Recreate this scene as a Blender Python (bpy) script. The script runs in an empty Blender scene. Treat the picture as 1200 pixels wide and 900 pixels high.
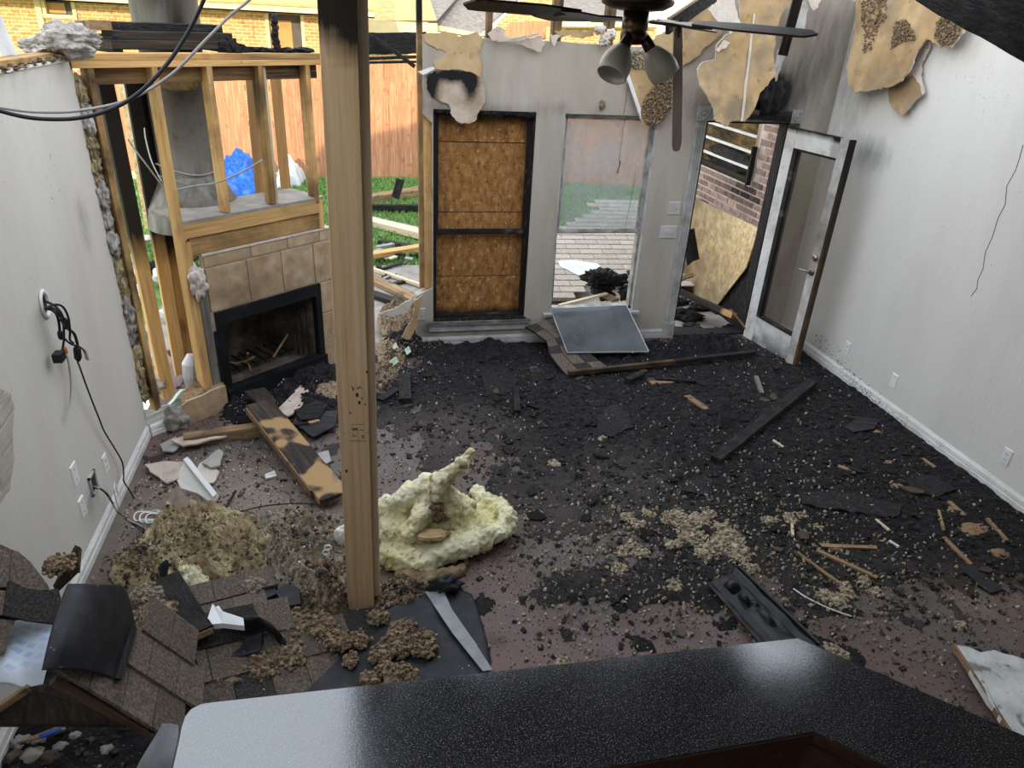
import bpy, math, random
from mathutils import Vector, Matrix, noise as NZ
from mathutils.geometry import tessellate_polygon
sc = bpy.context.scene
COL = sc.collection
random.seed(7)

# ------------------------------------------------------------------ camera
FPX, PITCH, ROLL, YAW = 832.1, .47397, -.056638, .2322
CAM = Vector((0, 0, 2.75))
def _basis():
    cp, sp, cy, sy = math.cos(PITCH), math.sin(PITCH), math.cos(YAW), math.sin(YAW)
    fw = Vector((sy*cp, cy*cp, -sp)); r = Vector((cy, -sy, 0)); d = fw.cross(r)
    cr, sr = math.cos(ROLL), math.sin(ROLL)
    return r*cr + d*sr, d*cr - r*sr, fw
RX, DY, FW = _basis()
cd = bpy.data.cameras.new('camera'); cam = bpy.data.objects.new('camera', cd); COL.objects.link(cam)
cd.sensor_width = 36; cd.lens = FPX/1200*36; cd.clip_start = .02; cd.clip_end = 300
cam.matrix_world = Matrix.Translation(CAM) @ Matrix((RX, -DY, -FW)).transposed().to_4x4()
sc.camera = cam

# ------------------------------------------------------------------ sky, sun, exposure
w = bpy.data.worlds.new('sky'); sc.world = w; w.use_nodes = True
nt = w.node_tree; bg = nt.nodes['Background']
tc = nt.nodes.new('ShaderNodeTexCoord'); sx = nt.nodes.new('ShaderNodeSeparateXYZ')
rp = nt.nodes.new('ShaderNodeValToRGB')
rp.color_ramp.elements[0].position = 0; rp.color_ramp.elements[0].color = (1.0, .96, .90, 1)
rp.color_ramp.elements[1].position = .7; rp.color_ramp.elements[1].color = (.80, .885, 1.0, 1)
nt.links.new(tc.outputs['Generated'], sx.inputs[0]); nt.links.new(sx.outputs['Z'], rp.inputs[0])
nt.links.new(rp.outputs[0], bg.inputs[0]); bg.inputs[1].default_value = 2.7
sl = bpy.data.lights.new('sun', 'SUN'); so = bpy.data.objects.new('sun', sl); COL.objects.link(so)
sl.energy = 4.4; sl.color = (1, .84, .58); sl.angle = .009
SUN_EL, SUN_AZ = math.radians(15.5), math.radians(13)
sdir = Vector((math.sin(SUN_AZ)*math.cos(SUN_EL), math.cos(SUN_AZ)*math.cos(SUN_EL), -math.sin(SUN_EL)))
so.rotation_euler = sdir.to_track_quat('-Z', 'Y').to_euler(); so.location = (-4, -20, 12)
vs = sc.view_settings
vs.view_transform = 'Standard'; vs.look = 'None'; vs.gamma = 1; vs.use_curve_mapping = False
vs.exposure = 0.0

# ------------------------------------------------------------------ where things stand
def ray(px, py): return RX*((px-600)/FPX) + DY*((py-450)/FPX) + FW
def Zp(px, py, z=0.):
    d = ray(px, py); return CAM + d*((z-CAM.z)/d.z)
def Xp(px, py, x):
    d = ray(px, py); return CAM + d*((x-CAM.x)/d.x)
def Yp(px, py, y):
    d = ray(px, py); return CAM + d*((y-CAM.y)/d.y)
def Pl(px, py, o, n):
    d = ray(px, py); return CAM + d*((o-CAM).dot(n)/d.dot(n))
XL, XR, YB = -1.5, 4.25, 6.064
DA = Vector((-1.351, 4.821, 0)); DU = Vector((1.136, .963, 0)).normalized(); DN = Vector((-DU.y, DU.x, 0))   # chimney breast: along, and away from the room
def Dw(s, z, off=0.): return DA + DU*s + DN*off + Vector((0, 0, z))
def Dp(px, py, off=0.): return Pl(px, py, DA + DN*off, DN)

def rgb(h):
    h = h.lstrip('#'); c = [int(h[i:i+2], 16)/255 for i in (0, 2, 4)]
    return tuple(((x/12.92) if x <= .04045 else ((x+.055)/1.055)**2.4) for x in c) + (1,)

# ------------------------------------------------------------------ objects
WM = {}
def place(o, parent, W):
    COL.objects.link(o)
    if parent is not None:
        o.parent = parent; o.matrix_basis = WM[parent.name].inverted() @ W
    else: o.matrix_basis = W
    WM[o.name] = W.copy()
def tag(o, label=None, cat=None, group=None, kind=None):
    if label: o['label'] = label
    if cat: o['category'] = cat
    if group: o['group'] = group
    if kind: o['kind'] = kind
    return o
def T(name, label, cat, loc, group=None, rz=0., kind=None):
    o = bpy.data.objects.new(name, None); o.empty_display_size = .05
    place(o, None, Matrix.Translation(Vector(loc)) @ Matrix.Rotation(rz, 4, 'Z'))
    return tag(o, label, cat, group, kind)
def mesh(v, f, mats, mi=None, smooth=False, stain=None, sv=None):
    me = bpy.data.meshes.new('m'); me.from_pydata([tuple(p) for p in v], [], f)
    for m in (mats if isinstance(mats, (list, tuple)) else [mats]): me.materials.append(m)
    if mi: me.polygons.foreach_set('material_index', mi)
    if smooth: me.polygons.foreach_set('use_smooth', [True]*len(f))
    if stain is not None:
        a = me.color_attributes.new('stain', 'FLOAT_COLOR', 'POINT')
        fl = []
        for p in (sv or v):
            s = stain(p); fl += [s[0], s[1], s[2], 1]
        a.data.foreach_set('color', fl)
    me.update(); return me
def mk(name, v, f, mats, parent=None, loc=None, mi=None, smooth=False, stain=None, label=None, cat=None, group=None, kind=None):
    v = [Vector(p) for p in v]
    if parent is not None: W = WM[parent.name].copy()
    else:
        if loc is None:
            xs = [p.x for p in v]; ys = [p.y for p in v]
            loc = ((min(xs)+max(xs))/2, (min(ys)+max(ys))/2, min(p.z for p in v))
        W = Matrix.Translation(Vector(loc))
    I = W.inverted()
    me = mesh([I @ p for p in v], f, mats, mi, smooth, stain, v)
    o = bpy.data.objects.new(name, me); me.name = name
    place(o, parent, W); tag(o, label, cat, group, kind); return o
def inst(name, me, W, parent=None, **k):
    o = bpy.data.objects.new(name, me); place(o, parent, W); tag(o, **k); return o

class MB:
    def __init__(s): s.v = []; s.f = []; s.mi = []
    def add(s, v, f, m=0):
        b = len(s.v); s.v += [Vector(p) for p in v]; s.f += [tuple(i+b for i in q) for q in f]; s.mi += [m]*len(f); return s
    def box(s, lo, hi, m=0):
        x0, y0, z0 = lo; x1, y1, z1 = hi
        return s.hexa([(x0,y0,z0),(x1,y0,z0),(x1,y1,z0),(x0,y1,z0),(x0,y0,z1),(x1,y0,z1),(x1,y1,z1),(x0,y1,z1)], m)
    def hexa(s, p, m=0): return s.add(p, [(0,3,2,1),(4,5,6,7),(0,1,5,4),(1,2,6,5),(2,3,7,6),(3,0,4,7)], m)
    def bar(s, p0, p1, w, h, up=(0,0,1), m=0):
        p0, p1 = Vector(p0), Vector(p1); z = (p1-p0).normalized(); x = Vector(up).cross(z)
        if x.length < 1e-4: x = Vector((1,0,0)).cross(z)
        x.normalize(); y = z.cross(x)
        c = [(-w/2,-h/2),(w/2,-h/2),(w/2,h/2),(-w/2,h/2)]
        return s.hexa([p0+x*a+y*b for a,b in c]+[p1+x*a+y*b for a,b in c], m)
    def tube(s, pts, r, n=8, m=0, cap=True):
        pts = [Vector(p) for p in pts]; L = len(pts); rr = r if isinstance(r,(list,tuple)) else [r]*L
        ref = None; b = len(s.v)
        for i,p in enumerate(pts):
            t = (pts[min(i+1,L-1)]-pts[max(i-1,0)]).normalized()
            if ref is None:
                ref = t.cross(Vector((.31,.17,.93)))
                if ref.length < .05: ref = t.cross(Vector((1,0,0)))
            ref = (ref - t*ref.dot(t)).normalized(); q = t.cross(ref)
            for k in range(n):
                a = 2*math.pi*k/n; s.v.append(p + (ref*math.cos(a)+q*math.sin(a))*rr[i])
        for i in range(L-1):
            for k in range(n):
                k2 = (k+1)%n; s.f.append((b+i*n+k, b+i*n+k2, b+(i+1)*n+k2, b+(i+1)*n+k)); s.mi.append(m)
        if cap:
            s.f.append(tuple(b+k for k in reversed(range(n)))); s.f.append(tuple(b+(L-1)*n+k for k in range(n))); s.mi += [m,m]
        return s
    def lathe(s, prof, M=None, n=24, m=0):
        M = M or Matrix(); b = len(s.v)
        for r,z in prof:
            for k in range(n):
                a = 2*math.pi*k/n; s.v.append(M @ Vector((r*math.cos(a), r*math.sin(a), z)))
        for i in range(len(prof)-1):
            for k in range(n):
                k2 = (k+1)%n; s.f.append((b+i*n+k, b+i*n+k2, b+(i+1)*n+k2, b+(i+1)*n+k)); s.mi.append(m)
        return s
    def prism(s, poly, dv, m=0, mside=None):            # poly: 3-D outline, dv: thickness vector
        poly = [Vector(p) for p in poly]; n = len(poly); dv = Vector(dv); b = len(s.v)
        s.v += poly + [p+dv for p in poly]
        for t in tessellate_polygon([poly]):
            s.f.append((b+t[0], b+t[1], b+t[2])); s.f.append((b+n+t[2], b+n+t[1], b+n+t[0])); s.mi += [m,m]
        for i in range(n):
            j = (i+1)%n; s.f.append((b+i, b+j, b+n+j, b+n+i)); s.mi.append(m if mside is None else mside)
        return s
    def grid(s, fn, nu, nv, th=None, m=0):              # fn(u,v) -> point, u,v in 0..1; th: thickness vector
        b = len(s.v)
        for j in range(nv+1):
            for i in range(nu+1): s.v.append(Vector(fn(i/nu, j/nv)))
        W1 = nu+1
        for j in range(nv):
            for i in range(nu):
                s.f.append((b+j*W1+i, b+j*W1+i+1, b+(j+1)*W1+i+1, b+(j+1)*W1+i)); s.mi.append(m)
        if th is not None:
            th = Vector(th); N = W1*(nv+1); s.v += [p+th for p in s.v[b:b+N]]
            for j in range(nv):
                for i in range(nu):
                    s.f.append((b+N+j*W1+i, b+N+(j+1)*W1+i, b+N+(j+1)*W1+i+1, b+N+j*W1+i+1)); s.mi.append(m)
            ring = [i for i in range(W1)]+[j*W1+nu for j in range(1,nv+1)]+[nv*W1+i for i in range(nu-1,-1,-1)]+[j*W1 for j in range(nv-1,0,-1)]
            for a in range(len(ring)):
                c = ring[(a+1)%len(ring)]; q = ring[a]
                s.f.append((b+c, b+q, b+N+q, b+N+c)); s.mi.append(m)
        return s
    def ball(s, c, r, M=None, lev=1, m=0):
        V, F = ICO[lev]; c = Vector(c); r = Vector(r) if isinstance(r,(tuple,list,Vector)) else Vector((r,r,r))
        vv = [Vector((p.x*r.x, p.y*r.y, p.z*r.z)) for p in V]
        if M is not None: vv = [M @ p for p in vv]
        return s.add([p+c for p in vv], F, m)
    def build(s, name, mats, parent=None, **k): return mk(name, s.v, s.f, mats, parent, mi=(s.mi if isinstance(mats,(list,tuple)) else None), **k)
def _ico():
    t = (1+5**.5)/2
    v = [Vector(p).normalized() for p in [(-1,t,0),(1,t,0),(-1,-t,0),(1,-t,0),(0,-1,t),(0,1,t),(0,-1,-t),(0,1,-t),(t,0,-1),(t,0,1),(-t,0,-1),(-t,0,1)]]
    f = [(0,11,5),(0,5,1),(0,1,7),(0,7,10),(0,10,11),(1,5,9),(5,11,4),(11,10,2),(10,7,6),(7,1,8),(3,9,4),(3,4,2),(3,2,6),(3,6,8),(3,8,9),(4,9,5),(2,4,11),(6,2,10),(8,6,7),(9,8,1)]
    out = [(v,f)]
    for _ in range(4):
        v = list(v); nf = []; c = {}
        def mid(a,b):
            k = (min(a,b),max(a,b))
            if k not in c: c[k] = len(v); v.append(((v[a]+v[b])/2).normalized())
            return c[k]
        for a,b,d in f:
            x,y,z = mid(a,b),mid(b,d),mid(d,a); nf += [(a,x,z),(b,y,x),(d,z,y),(x,y,z)]
        f = nf; out.append((v,f))
    return out
ICO = _ico()

def frame(p0, p1, up=(0,0,1)):
    p0, p1 = Vector(p0), Vector(p1); z = (p1-p0).normalized(); x = Vector(up).cross(z)
    if x.length < 1e-3: x = Vector((1,0,0)).cross(z)
    x.normalize(); y = z.cross(x)
    M = Matrix((x,y,z)).transposed().to_4x4(); M.translation = p0; return M
def beam(name, p0, p1, w, h, mat, parent=None, up=(0,0,1), rough=.0, seg=6, stain=None, ends=(0,0), **k):
    """a length of timber: grain along local z, x = width (across `up`), y = height"""
    L = (Vector(p1)-Vector(p0)).length; W = frame(p0, p1, up); v = []; f = []
    c = min(w,h)*.06
    sec = [(-w/2+c,-h/2),(w/2-c,-h/2),(w/2,-h/2+c),(w/2,h/2-c),(w/2-c,h/2),(-w/2+c,h/2),(-w/2,h/2-c),(-w/2,-h/2+c)]
    if rough: seg = max(seg, int(L/.07))
    n = 8; sd = random.random()*50
    for i in range(seg+1):
        t = i/seg
        for (a,b) in sec:
            g = 1.
            z = t*L
            if rough:
                q = NZ.noise(Vector((a*9+sd, b*9, z*9))); g += q*rough
                if i == 0 and ends[0]: z += abs(NZ.noise(Vector((a*40+sd, b*40, 1))))*ends[0]
                if i == seg and ends[1]: z -= abs(NZ.noise(Vector((a*40+sd, b*40, 7))))*ends[1]
            v.append(Vector((a*g, b*g, z)))
    for i in range(seg):
        for kk in range(n):
            k2 = (kk+1)%n; f.append((i*n+kk, i*n+k2, (i+1)*n+k2, (i+1)*n+kk))
    f.append(tuple(reversed(range(n)))); f.append(tuple(seg*n+q for q in range(n)))
    me = mesh(v, f, mat, stain=stain, sv=[W @ p for p in v]); me.name = name
    if parent is None and k.get('label') is None and k.get('kind') is None: print('unlabelled', name)
    return inst(name, me, W, parent, **k)
def pl_interp(tab, x):
    if x <= tab[0][0]: return tab[0][1]
    for (a,b),(c,d) in zip(tab, tab[1:]):
        if x <= c: return b+(d-b)*(x-a)/(c-a)
    return tab[-1][1]
def fr(p, sc_=1., o=4): return NZ.fractal(Vector(p)*sc_, 1.0, 2.0, o)
def blobs(lst):
    def fn(p):
        s = 0
        for (c, rx, ry, rz, a) in lst:
            d = ((p[0]-c[0])/rx)**2 + ((p[1]-c[1])/ry)**2 + ((p[2]-c[2])/rz)**2
            if d < 6: s += a*math.exp(-d)
        return s
    return fn
from mathutils.geometry import delaunay_2d_cdt
def plate3(poly, dv, cell=.035, wr=0., sd=1.):
    """a flat ragged piece with inner vertices: front, back and rim; returns an MB with mats 0 = front, 1 = back and rim"""
    poly = [Vector(p) for p in poly]; c = sum(poly, Vector())/len(poly); dv = Vector(dv)
    n = Vector()
    for i in range(len(poly)): n += (poly[i]-c).cross(poly[(i+1)%len(poly)]-c)
    n.normalize(); u = n.orthogonal().normalized(); v = n.cross(u)
    P2 = [Vector(((p-c).dot(u),(p-c).dot(v))) for p in poly]; N = len(P2)
    if sum(P2[i].x*P2[(i+1)%N].y-P2[(i+1)%N].x*P2[i].y for i in range(N)) < 0: pass
    xs = [p.x for p in P2]; ys = [p.y for p in P2]; pts = list(P2); rr = random.Random(3)
    x = min(xs)
    while x < max(xs):
        y = min(ys)
        while y < max(ys): pts.append(Vector((x+rr.uniform(-.2,.2)*cell,y+rr.uniform(-.2,.2)*cell))); y += cell
        x += cell
    vo,eo,fo,_,_,_ = delaunay_2d_cdt(pts, [(i,(i+1)%N) for i in range(N)], [], 1, 1e-5)
    b = MB(); V3 = []
    for q in vo:
        h = wr*NZ.fractal(Vector((q.x*6+sd,q.y*6,sd)),1,2,3) if wr else 0
        V3.append(c+u*q.x+v*q.y+n*h)
    b.v = V3+[p+dv for p in V3]; M_ = len(V3); flip = n.dot(dv) > 0; cnt = {}
    for f in fo:
        f = tuple(f); b.f.append(f[::-1] if flip else f); b.mi.append(0); b.f.append(tuple(i+M_ for i in (f if flip else f[::-1]))); b.mi.append(1)
        for a,d in zip(f,f[1:]+f[:1]): cnt.setdefault((min(a,d),max(a,d)),[]).append((a,d))
    for k,l in cnt.items():
        if len(l) == 1:
            a,d = l[0]; b.f.append((a,d,d+M_,a+M_) if flip else (d,a,a+M_,d+M_)); b.mi.append(1)
    return b
def ordinals(objs, fmt):
    """tell look-alikes apart by their order from the left of the row they lie in"""
    W_ = ['first','second','third','fourth','fifth','sixth','seventh','eighth','ninth','tenth','eleventh','twelfth','thirteenth','fourteenth','fifteenth','sixteenth','seventeenth','eighteenth','nineteenth','twentieth'] + ['twenty-'+q for q in ('first','second','third','fourth','fifth','sixth','seventh','eighth')]
    def px(o):
        d = WM[o.name].translation-CAM; return d.dot(RX)/d.dot(FW)
    for i,o in enumerate(sorted(objs, key=px)): o['label'] = fmt % W_[min(i,27)]
def jag(poly, amp, step, seed=0):                      # ragged outline of a 2-D/3-D polygon
    out = []; rnd = random.Random(seed)
    for i in range(len(poly)):
        a = Vector(poly[i]); b = Vector(poly[(i+1)%len(poly)]); n = max(1, int((b-a).length/step))
        for k in range(n):
            p = a.lerp(b, k/n)
            out.append(p + Vector([rnd.uniform(-amp,amp) for _ in p]) if k or amp > 0 else p)
    return out
# ------------------------------------------------------------------ materials
def surf(name, ramp, scale=4, detail=6, stretch=(1,1,1), rough=.85, bump=.15, bscale=60, spots=(), stain=None, rand=0., metal=0., spec=.3, rfr=None, bdist=.01):
    m = bpy.data.materials.new(name); m.use_nodes = True; t = m.node_tree; N = t.nodes; L = t.links; b = N['Principled BSDF']
    tc = N.new('ShaderNodeTexCoord'); oi = N.new('ShaderNodeObjectInfo')
    ad = N.new('ShaderNodeVectorMath'); ad.operation = 'MULTIPLY_ADD'                     # every object its own piece of the grain
    ad.inputs[0].default_value = (1,1,1)
    cmb = N.new('ShaderNodeCombineXYZ')
    for i in range(3): L.new(oi.outputs['Random'], cmb.inputs[i])
    L.new(cmb.outputs[0], ad.inputs[0]); ad.inputs[1].default_value = (13.7, 7.9, 21.3); L.new(tc.outputs['Object'], ad.inputs[2])
    mp = N.new('ShaderNodeMapping'); mp.inputs['Scale'].default_value = stretch; L.new(ad.outputs[0], mp.inputs[0])
    def noise(sc_, vec, det=4, r=.6):
        n = N.new('ShaderNodeTexNoise'); n.inputs['Scale'].default_value = sc_; n.inputs['Detail'].default_value = det; n.inputs['Roughness'].default_value = r
        L.new(vec, n.inputs['Vector']); return n.outputs['Fac']
    n1 = noise(scale, mp.outputs[0], detail)
    cr = N.new('ShaderNodeValToRGB'); e = cr.color_ramp.elements
    e[0].position, e[0].color = ramp[0][0], rgb(ramp[0][1]); e[1].position, e[1].color = ramp[-1][0], rgb(ramp[-1][1])
    for p, c in ramp[1:-1]:
        x = cr.color_ramp.elements.new(p); x.color = rgb(c)
    L.new(n1, cr.inputs[0]); col = cr.outputs[0]
    def mix(fac, a, c):
        x = N.new('ShaderNodeMix'); x.data_type = 'RGBA'
        if isinstance(fac, float): x.inputs[0].default_value = fac
        else: L.new(fac, x.inputs[0])
        L.new(a, x.inputs[6])
        if isinstance(c, tuple): x.inputs[7].default_value = c
        else: L.new(c, x.inputs[7])
        return x.outputs[2]
    def mrange(v, a, c, to=1.):
        x = N.new('ShaderNodeMapRange'); L.new(v, x.inputs[0]); x.inputs[1].default_value = a; x.inputs[2].default_value = c; x.inputs[4].default_value = to; return x.outputs[0]
    for (hx, sc_, lo, hi, amt) in spots:
        col = mix(mrange(noise(sc_, ad.outputs[0], 2, .5), lo, hi, amt), col, rgb(hx))
    if stain:
        at = N.new('ShaderNodeAttribute'); at.attribute_name = 'stain'; sp = N.new('ShaderNodeSeparateColor'); L.new(at.outputs['Color'], sp.inputs[0])
        for i, (hx, sc_, amp) in enumerate(stain):
            pk = amp >= 2; ns = noise(sc_, ad.outputs[0] if i == 1 else mp.outputs[0], 4 if pk else 5, .65)
            x = N.new('ShaderNodeMath'); x.operation = 'MULTIPLY_ADD'; L.new(ns, x.inputs[0]); x.inputs[1].default_value = amp; L.new(sp.outputs[i], x.inputs[2])
            y = N.new('ShaderNodeMath'); y.operation = 'SUBTRACT'; L.new(x.outputs[0], y.inputs[0]); y.inputs[1].default_value = amp*.5+(.75 if pk else 0)
            z = N.new('ShaderNodeMath'); z.operation = 'MULTIPLY'; L.new(mrange(y.outputs[0], .05, .85), z.inputs[0]); L.new(mrange(sp.outputs[i], 0., .12), z.inputs[1])
            col = mix(z.outputs[0], col, rgb(hx))
    if rand:
        hv = N.new('ShaderNodeHueSaturation'); L.new(mrange(oi.outputs['Random'], 0, 1), hv.inputs['Value'])
        mr = N.new('ShaderNodeMapRange'); L.new(oi.outputs['Random'], mr.inputs[0]); mr.inputs[3].default_value = 1-rand; mr.inputs[4].default_value = 1+rand
        L.new(mr.outputs[0], hv.inputs['Value']); L.new(col, hv.inputs['Color']); col = hv.outputs[0]
    L.new(col, b.inputs['Base Color']); b.inputs['Roughness'].default_value = rough; b.inputs['Metallic'].default_value = metal; b.inputs['Specular IOR Level'].default_value = spec
    if rfr: L.new(mrange(noise(rfr[0], mp.outputs[0], 4), rfr[1], rfr[2], 1.), b.inputs['Roughness'])
    if rfr and len(rfr) > 3:
        q = N.new('ShaderNodeMapRange'); L.new(noise(rfr[0], mp.outputs[0], 4), q.inputs[0]); q.inputs[1].default_value = .3; q.inputs[2].default_value = .7; q.inputs[3].default_value = rfr[1]; q.inputs[4].default_value = rfr[2]; L.new(q.outputs[0], b.inputs['Roughness'])
    if bump:
        bp = N.new('ShaderNodeBump'); bp.inputs['Strength'].default_value = bump; bp.inputs['Distance'].default_value = bdist
        L.new(noise(bscale, mp.outputs[0] , 5), bp.inputs['Height']); L.new(bp.outputs[0], b.inputs['Normal'])
    return m
def glassy(name, dust, dcol, tint='#ffffff', rough=.03, scale=5, lo=.3, hi=.75):
    m = bpy.data.materials.new(name); m.use_nodes = True; t = m.node_tree; N = t.nodes; L = t.links
    out = N['Material Output']; N.remove(N['Principled BSDF'])
    tr = N.new('ShaderNodeBsdfTransparent'); tr.inputs[0].default_value = rgb(tint)
    gl = N.new('ShaderNodeBsdfGlossy'); gl.inputs['Roughness'].default_value = rough
    fr_ = N.new('ShaderNodeFresnel'); fr_.inputs[0].default_value = 1.5
    a = N.new('ShaderNodeMixShader'); ge = N.new('ShaderNodeNewGeometry'); inv = N.new('ShaderNodeMath'); inv.operation = 'SUBTRACT'; inv.inputs[0].default_value = 1; L.new(ge.outputs['Backfacing'], inv.inputs[1]); mu = N.new('ShaderNodeMath'); mu.operation = 'MULTIPLY'; L.new(inv.outputs[0], mu.inputs[0]); L.new(fr_.outputs[0], mu.inputs[1]); L.new(mu.outputs[0], a.inputs[0]); L.new(tr.outputs[0], a.inputs[1]); L.new(gl.outputs[0], a.inputs[2])
    df = N.new('ShaderNodeBsdfDiffuse'); df.inputs[0].default_value = rgb(dcol)
    ns = N.new('ShaderNodeTexNoise'); ns.inputs['Scale'].default_value = scale; ns.inputs['Detail'].default_value = 6
    tc = N.new('ShaderNodeTexCoord'); L.new(tc.outputs['Object'], ns.inputs['Vector'])
    mr = N.new('ShaderNodeMapRange'); L.new(ns.outputs['Fac'], mr.inputs[0]); mr.inputs[1].default_value = lo; mr.inputs[2].default_value = hi; mr.inputs[3].default_value = dust*.5; mr.inputs[4].default_value = dust
    x = N.new('ShaderNodeMixShader'); L.new(mr.outputs[0], x.inputs[0]); L.new(a.outputs[0], x.inputs[1]); L.new(df.outputs[0], x.inputs[2]); L.new(x.outputs[0], out.inputs[0])
    return m

SOOT_SHADE = (('#2a2724', 5, .9), ('#5d5040', 42, 5.), ('#0a0a0a', 6, .7))
M = {}
M['plaster'] = surf('white_plaster', [(.3,'#cfcdc8'),(.5,'#d8d6d1'),(.7,'#dddbd7')], 1.6, 5, (1,1,.35), .8, .25, 45, [('#55504a',70,.73,.78,.8)], SOOT_SHADE)
M['plaster_left'] = surf('grey_white_plaster', [(.3,'#c5c0b9'),(.5,'#cdc9c2'),(.7,'#d3d0ca')], 1.6, 5, (1,1,.35), .8, .25, 45, [('#55504a',60,.73,.78,.7)], SOOT_SHADE)
M['plaster_back'] = surf('smoked_grey_plaster', [(.3,'#9b9387'),(.5,'#aaa296'),(.7,'#b5aca1')], 2.0, 6, (1.6,1,.35), .8, .25, 45, [('#4a4642',70,.73,.78,.8)], SOOT_SHADE)
M['gypsum'] = surf('broken_gypsum', [(.3,'#bdb0a4'),(.7,'#d6ccc3')], 12, 5, rough=.95, bump=.5, bscale=60)
M['trim'] = surf('white_painted_trim', [(.3,'#cfcdc8'),(.6,'#e6e5e2')], 6, 5, rough=.5, bump=.08, spots=[('#3a3632',40,.68,.75,.7)], stain=SOOT_SHADE)
M['trim_grey'] = surf('sooty_painted_trim', [(.3,'#8d8c89'),(.6,'#b9b8b5')], 7, 6, rough=.55, bump=.1, spots=[('#3a3735',30,.68,.78,.5)], stain=SOOT_SHADE)
M['door'] = surf('scorched_white_door_paint', [(.3,'#a9a8a6'),(.5,'#cfcfce'),(.7,'#dededd')], 5, 6, rough=.5, bump=.15, spots=[('#4a4744',14,.64,.80,.5)], stain=(('#4a3a2a',6,.9),('#8b7a60',8,1.),('#0a0a0a',7,.7)))
M['sash'] = surf('sooty_window_sash', [(.35,'#77756f'),(.65,'#b5b2ab')], 9, 5, rough=.6, spots=[('#2b2824',20,.64,.76,.6)], stain=SOOT_SHADE)
M['burnt_sash'] = surf('burnt_window_sash', [(.35,'#0d0c0b'),(.6,'#24211e'),(.8,'#6d6a66')], 9, 6, rough=.7, bump=.3)
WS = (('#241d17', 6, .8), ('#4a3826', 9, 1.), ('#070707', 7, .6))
M['stud'] = surf('framing_pine', [(.25,'#b5864e'),(.5,'#cfa469'),(.75,'#dfbb86')], 5, 7, (9,9,.5), .75, .2, 25, [('#7a4d22',3,.66,.74,.6),('#2c2018',45,.72,.78,.7)], WS, rand=.14)
M['post'] = surf('new_pine_post', [(.25,'#b0926d'),(.5,'#caac84'),(.75,'#d6bd9a')], 4, 7, (10,10,.35), .7, .15, 25, [('#6f4a2c',4,.70,.76,.7)], WS)
M['paler_pine'] = surf('pale_pine_board', [(.25,'#b5a184'),(.5,'#cdbb9e'),(.75,'#d9cbb0')], 4, 7, (10,10,.35), .7, .15, 25, (), WS)
M['weathered'] = surf('weathered_board', [(.25,'#5c4a38'),(.5,'#8a7152'),(.75,'#a98c66')], 5, 7, (8,8,.5), .85, .35, 25, [('#2b241d',9,.58,.7,.8)], WS, rand=.12)
M['charwood'] = surf('charred_timber', [(.3,'#0a0a0b'),(.5,'#1b1a1b'),(.75,'#3a3737')], 9, 7, (3,3,1), .72, .9, 26, [('#4a4746',18,.66,.76,.5)], (('#7d6a55',6,.8),('#8d6a44',8,.9),('#050505',7,.6)), bdist=.02)
M['darkwood'] = surf('scorched_dark_board', [(.3,'#17120f'),(.5,'#2f2721'),(.75,'#4d4038')], 6, 7, (8,8,.5), .7, .4, 25, (), (('#c99a62',5,.8),('#8d6a44',8,.9),('#050505',7,.6)))
M['scorched'] = surf('scorched_plank_wood', [(.3,'#1c1613'),(.5,'#332b25'),(.75,'#574a40')], 6, 7, (7,7,.6), .75, .4, 25, [('#a8875c',3.4,.555,.60,.9)])
M['splinter'] = surf('raw_splinter', [(.3,'#665340'),(.6,'#95795a'),(.8,'#b89d7b')], 6, 6, (9,9,.5), .85, .3, 25, [('#2a1d12',14,.6,.7,.7)], rand=.2)
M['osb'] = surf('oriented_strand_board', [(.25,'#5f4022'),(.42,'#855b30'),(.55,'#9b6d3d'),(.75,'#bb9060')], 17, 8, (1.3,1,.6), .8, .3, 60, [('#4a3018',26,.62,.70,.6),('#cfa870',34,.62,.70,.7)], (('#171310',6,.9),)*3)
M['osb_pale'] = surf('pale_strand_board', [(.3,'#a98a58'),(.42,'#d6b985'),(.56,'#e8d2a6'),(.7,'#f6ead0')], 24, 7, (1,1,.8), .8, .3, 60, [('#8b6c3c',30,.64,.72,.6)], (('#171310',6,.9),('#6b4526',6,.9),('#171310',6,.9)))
M['tile'] = surf('tan_stone_tile', [(.25,'#93795b'),(.45,'#ab9273'),(.6,'#b9a184'),(.78,'#c9b59a')], 9, 7, rough=.45, bump=.1, bscale=30, stain=SOOT_SHADE, rand=.05)
M['grout'] = surf('pale_grout', [(.3,'#a89a86'),(.7,'#cabda9')], 20, 3, rough=.95, stain=SOOT_SHADE)
M['blackmetal'] = surf('black_firebox_metal', [(.3,'#0c0d0f'),(.6,'#1a1c20'),(.8,'#2c2f35')], 7, 5, rough=.45, bump=.1, spots=[('#6d6a66',35,.70,.78,.7)])
M['firebrick'] = surf('sooty_firebrick', [(.3,'#2a2420'),(.55,'#5d5147'),(.75,'#8a7d6f')], 6, 5, rough=.95, bump=.3)
M['galv'] = surf('galvanised_flue', [(.25,'#5d5c58'),(.45,'#7d7b75'),(.6,'#918f89'),(.8,'#a8a6a1')], 5, 7, (3,3,.3), .55, .08, 30, [('#4a463f',9,.6,.72,.6)], (('#1d1c1c',5,.8),('#5a4a38',8,.9),('#0a0a0a',5,.6)), metal=.45)
M['concrete'] = surf('grey_patio_concrete', [(.3,'#7d776f'),(.6,'#9b958c'),(.8,'#aaa59c')], 6, 6, rough=.95, bump=.3)
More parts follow.
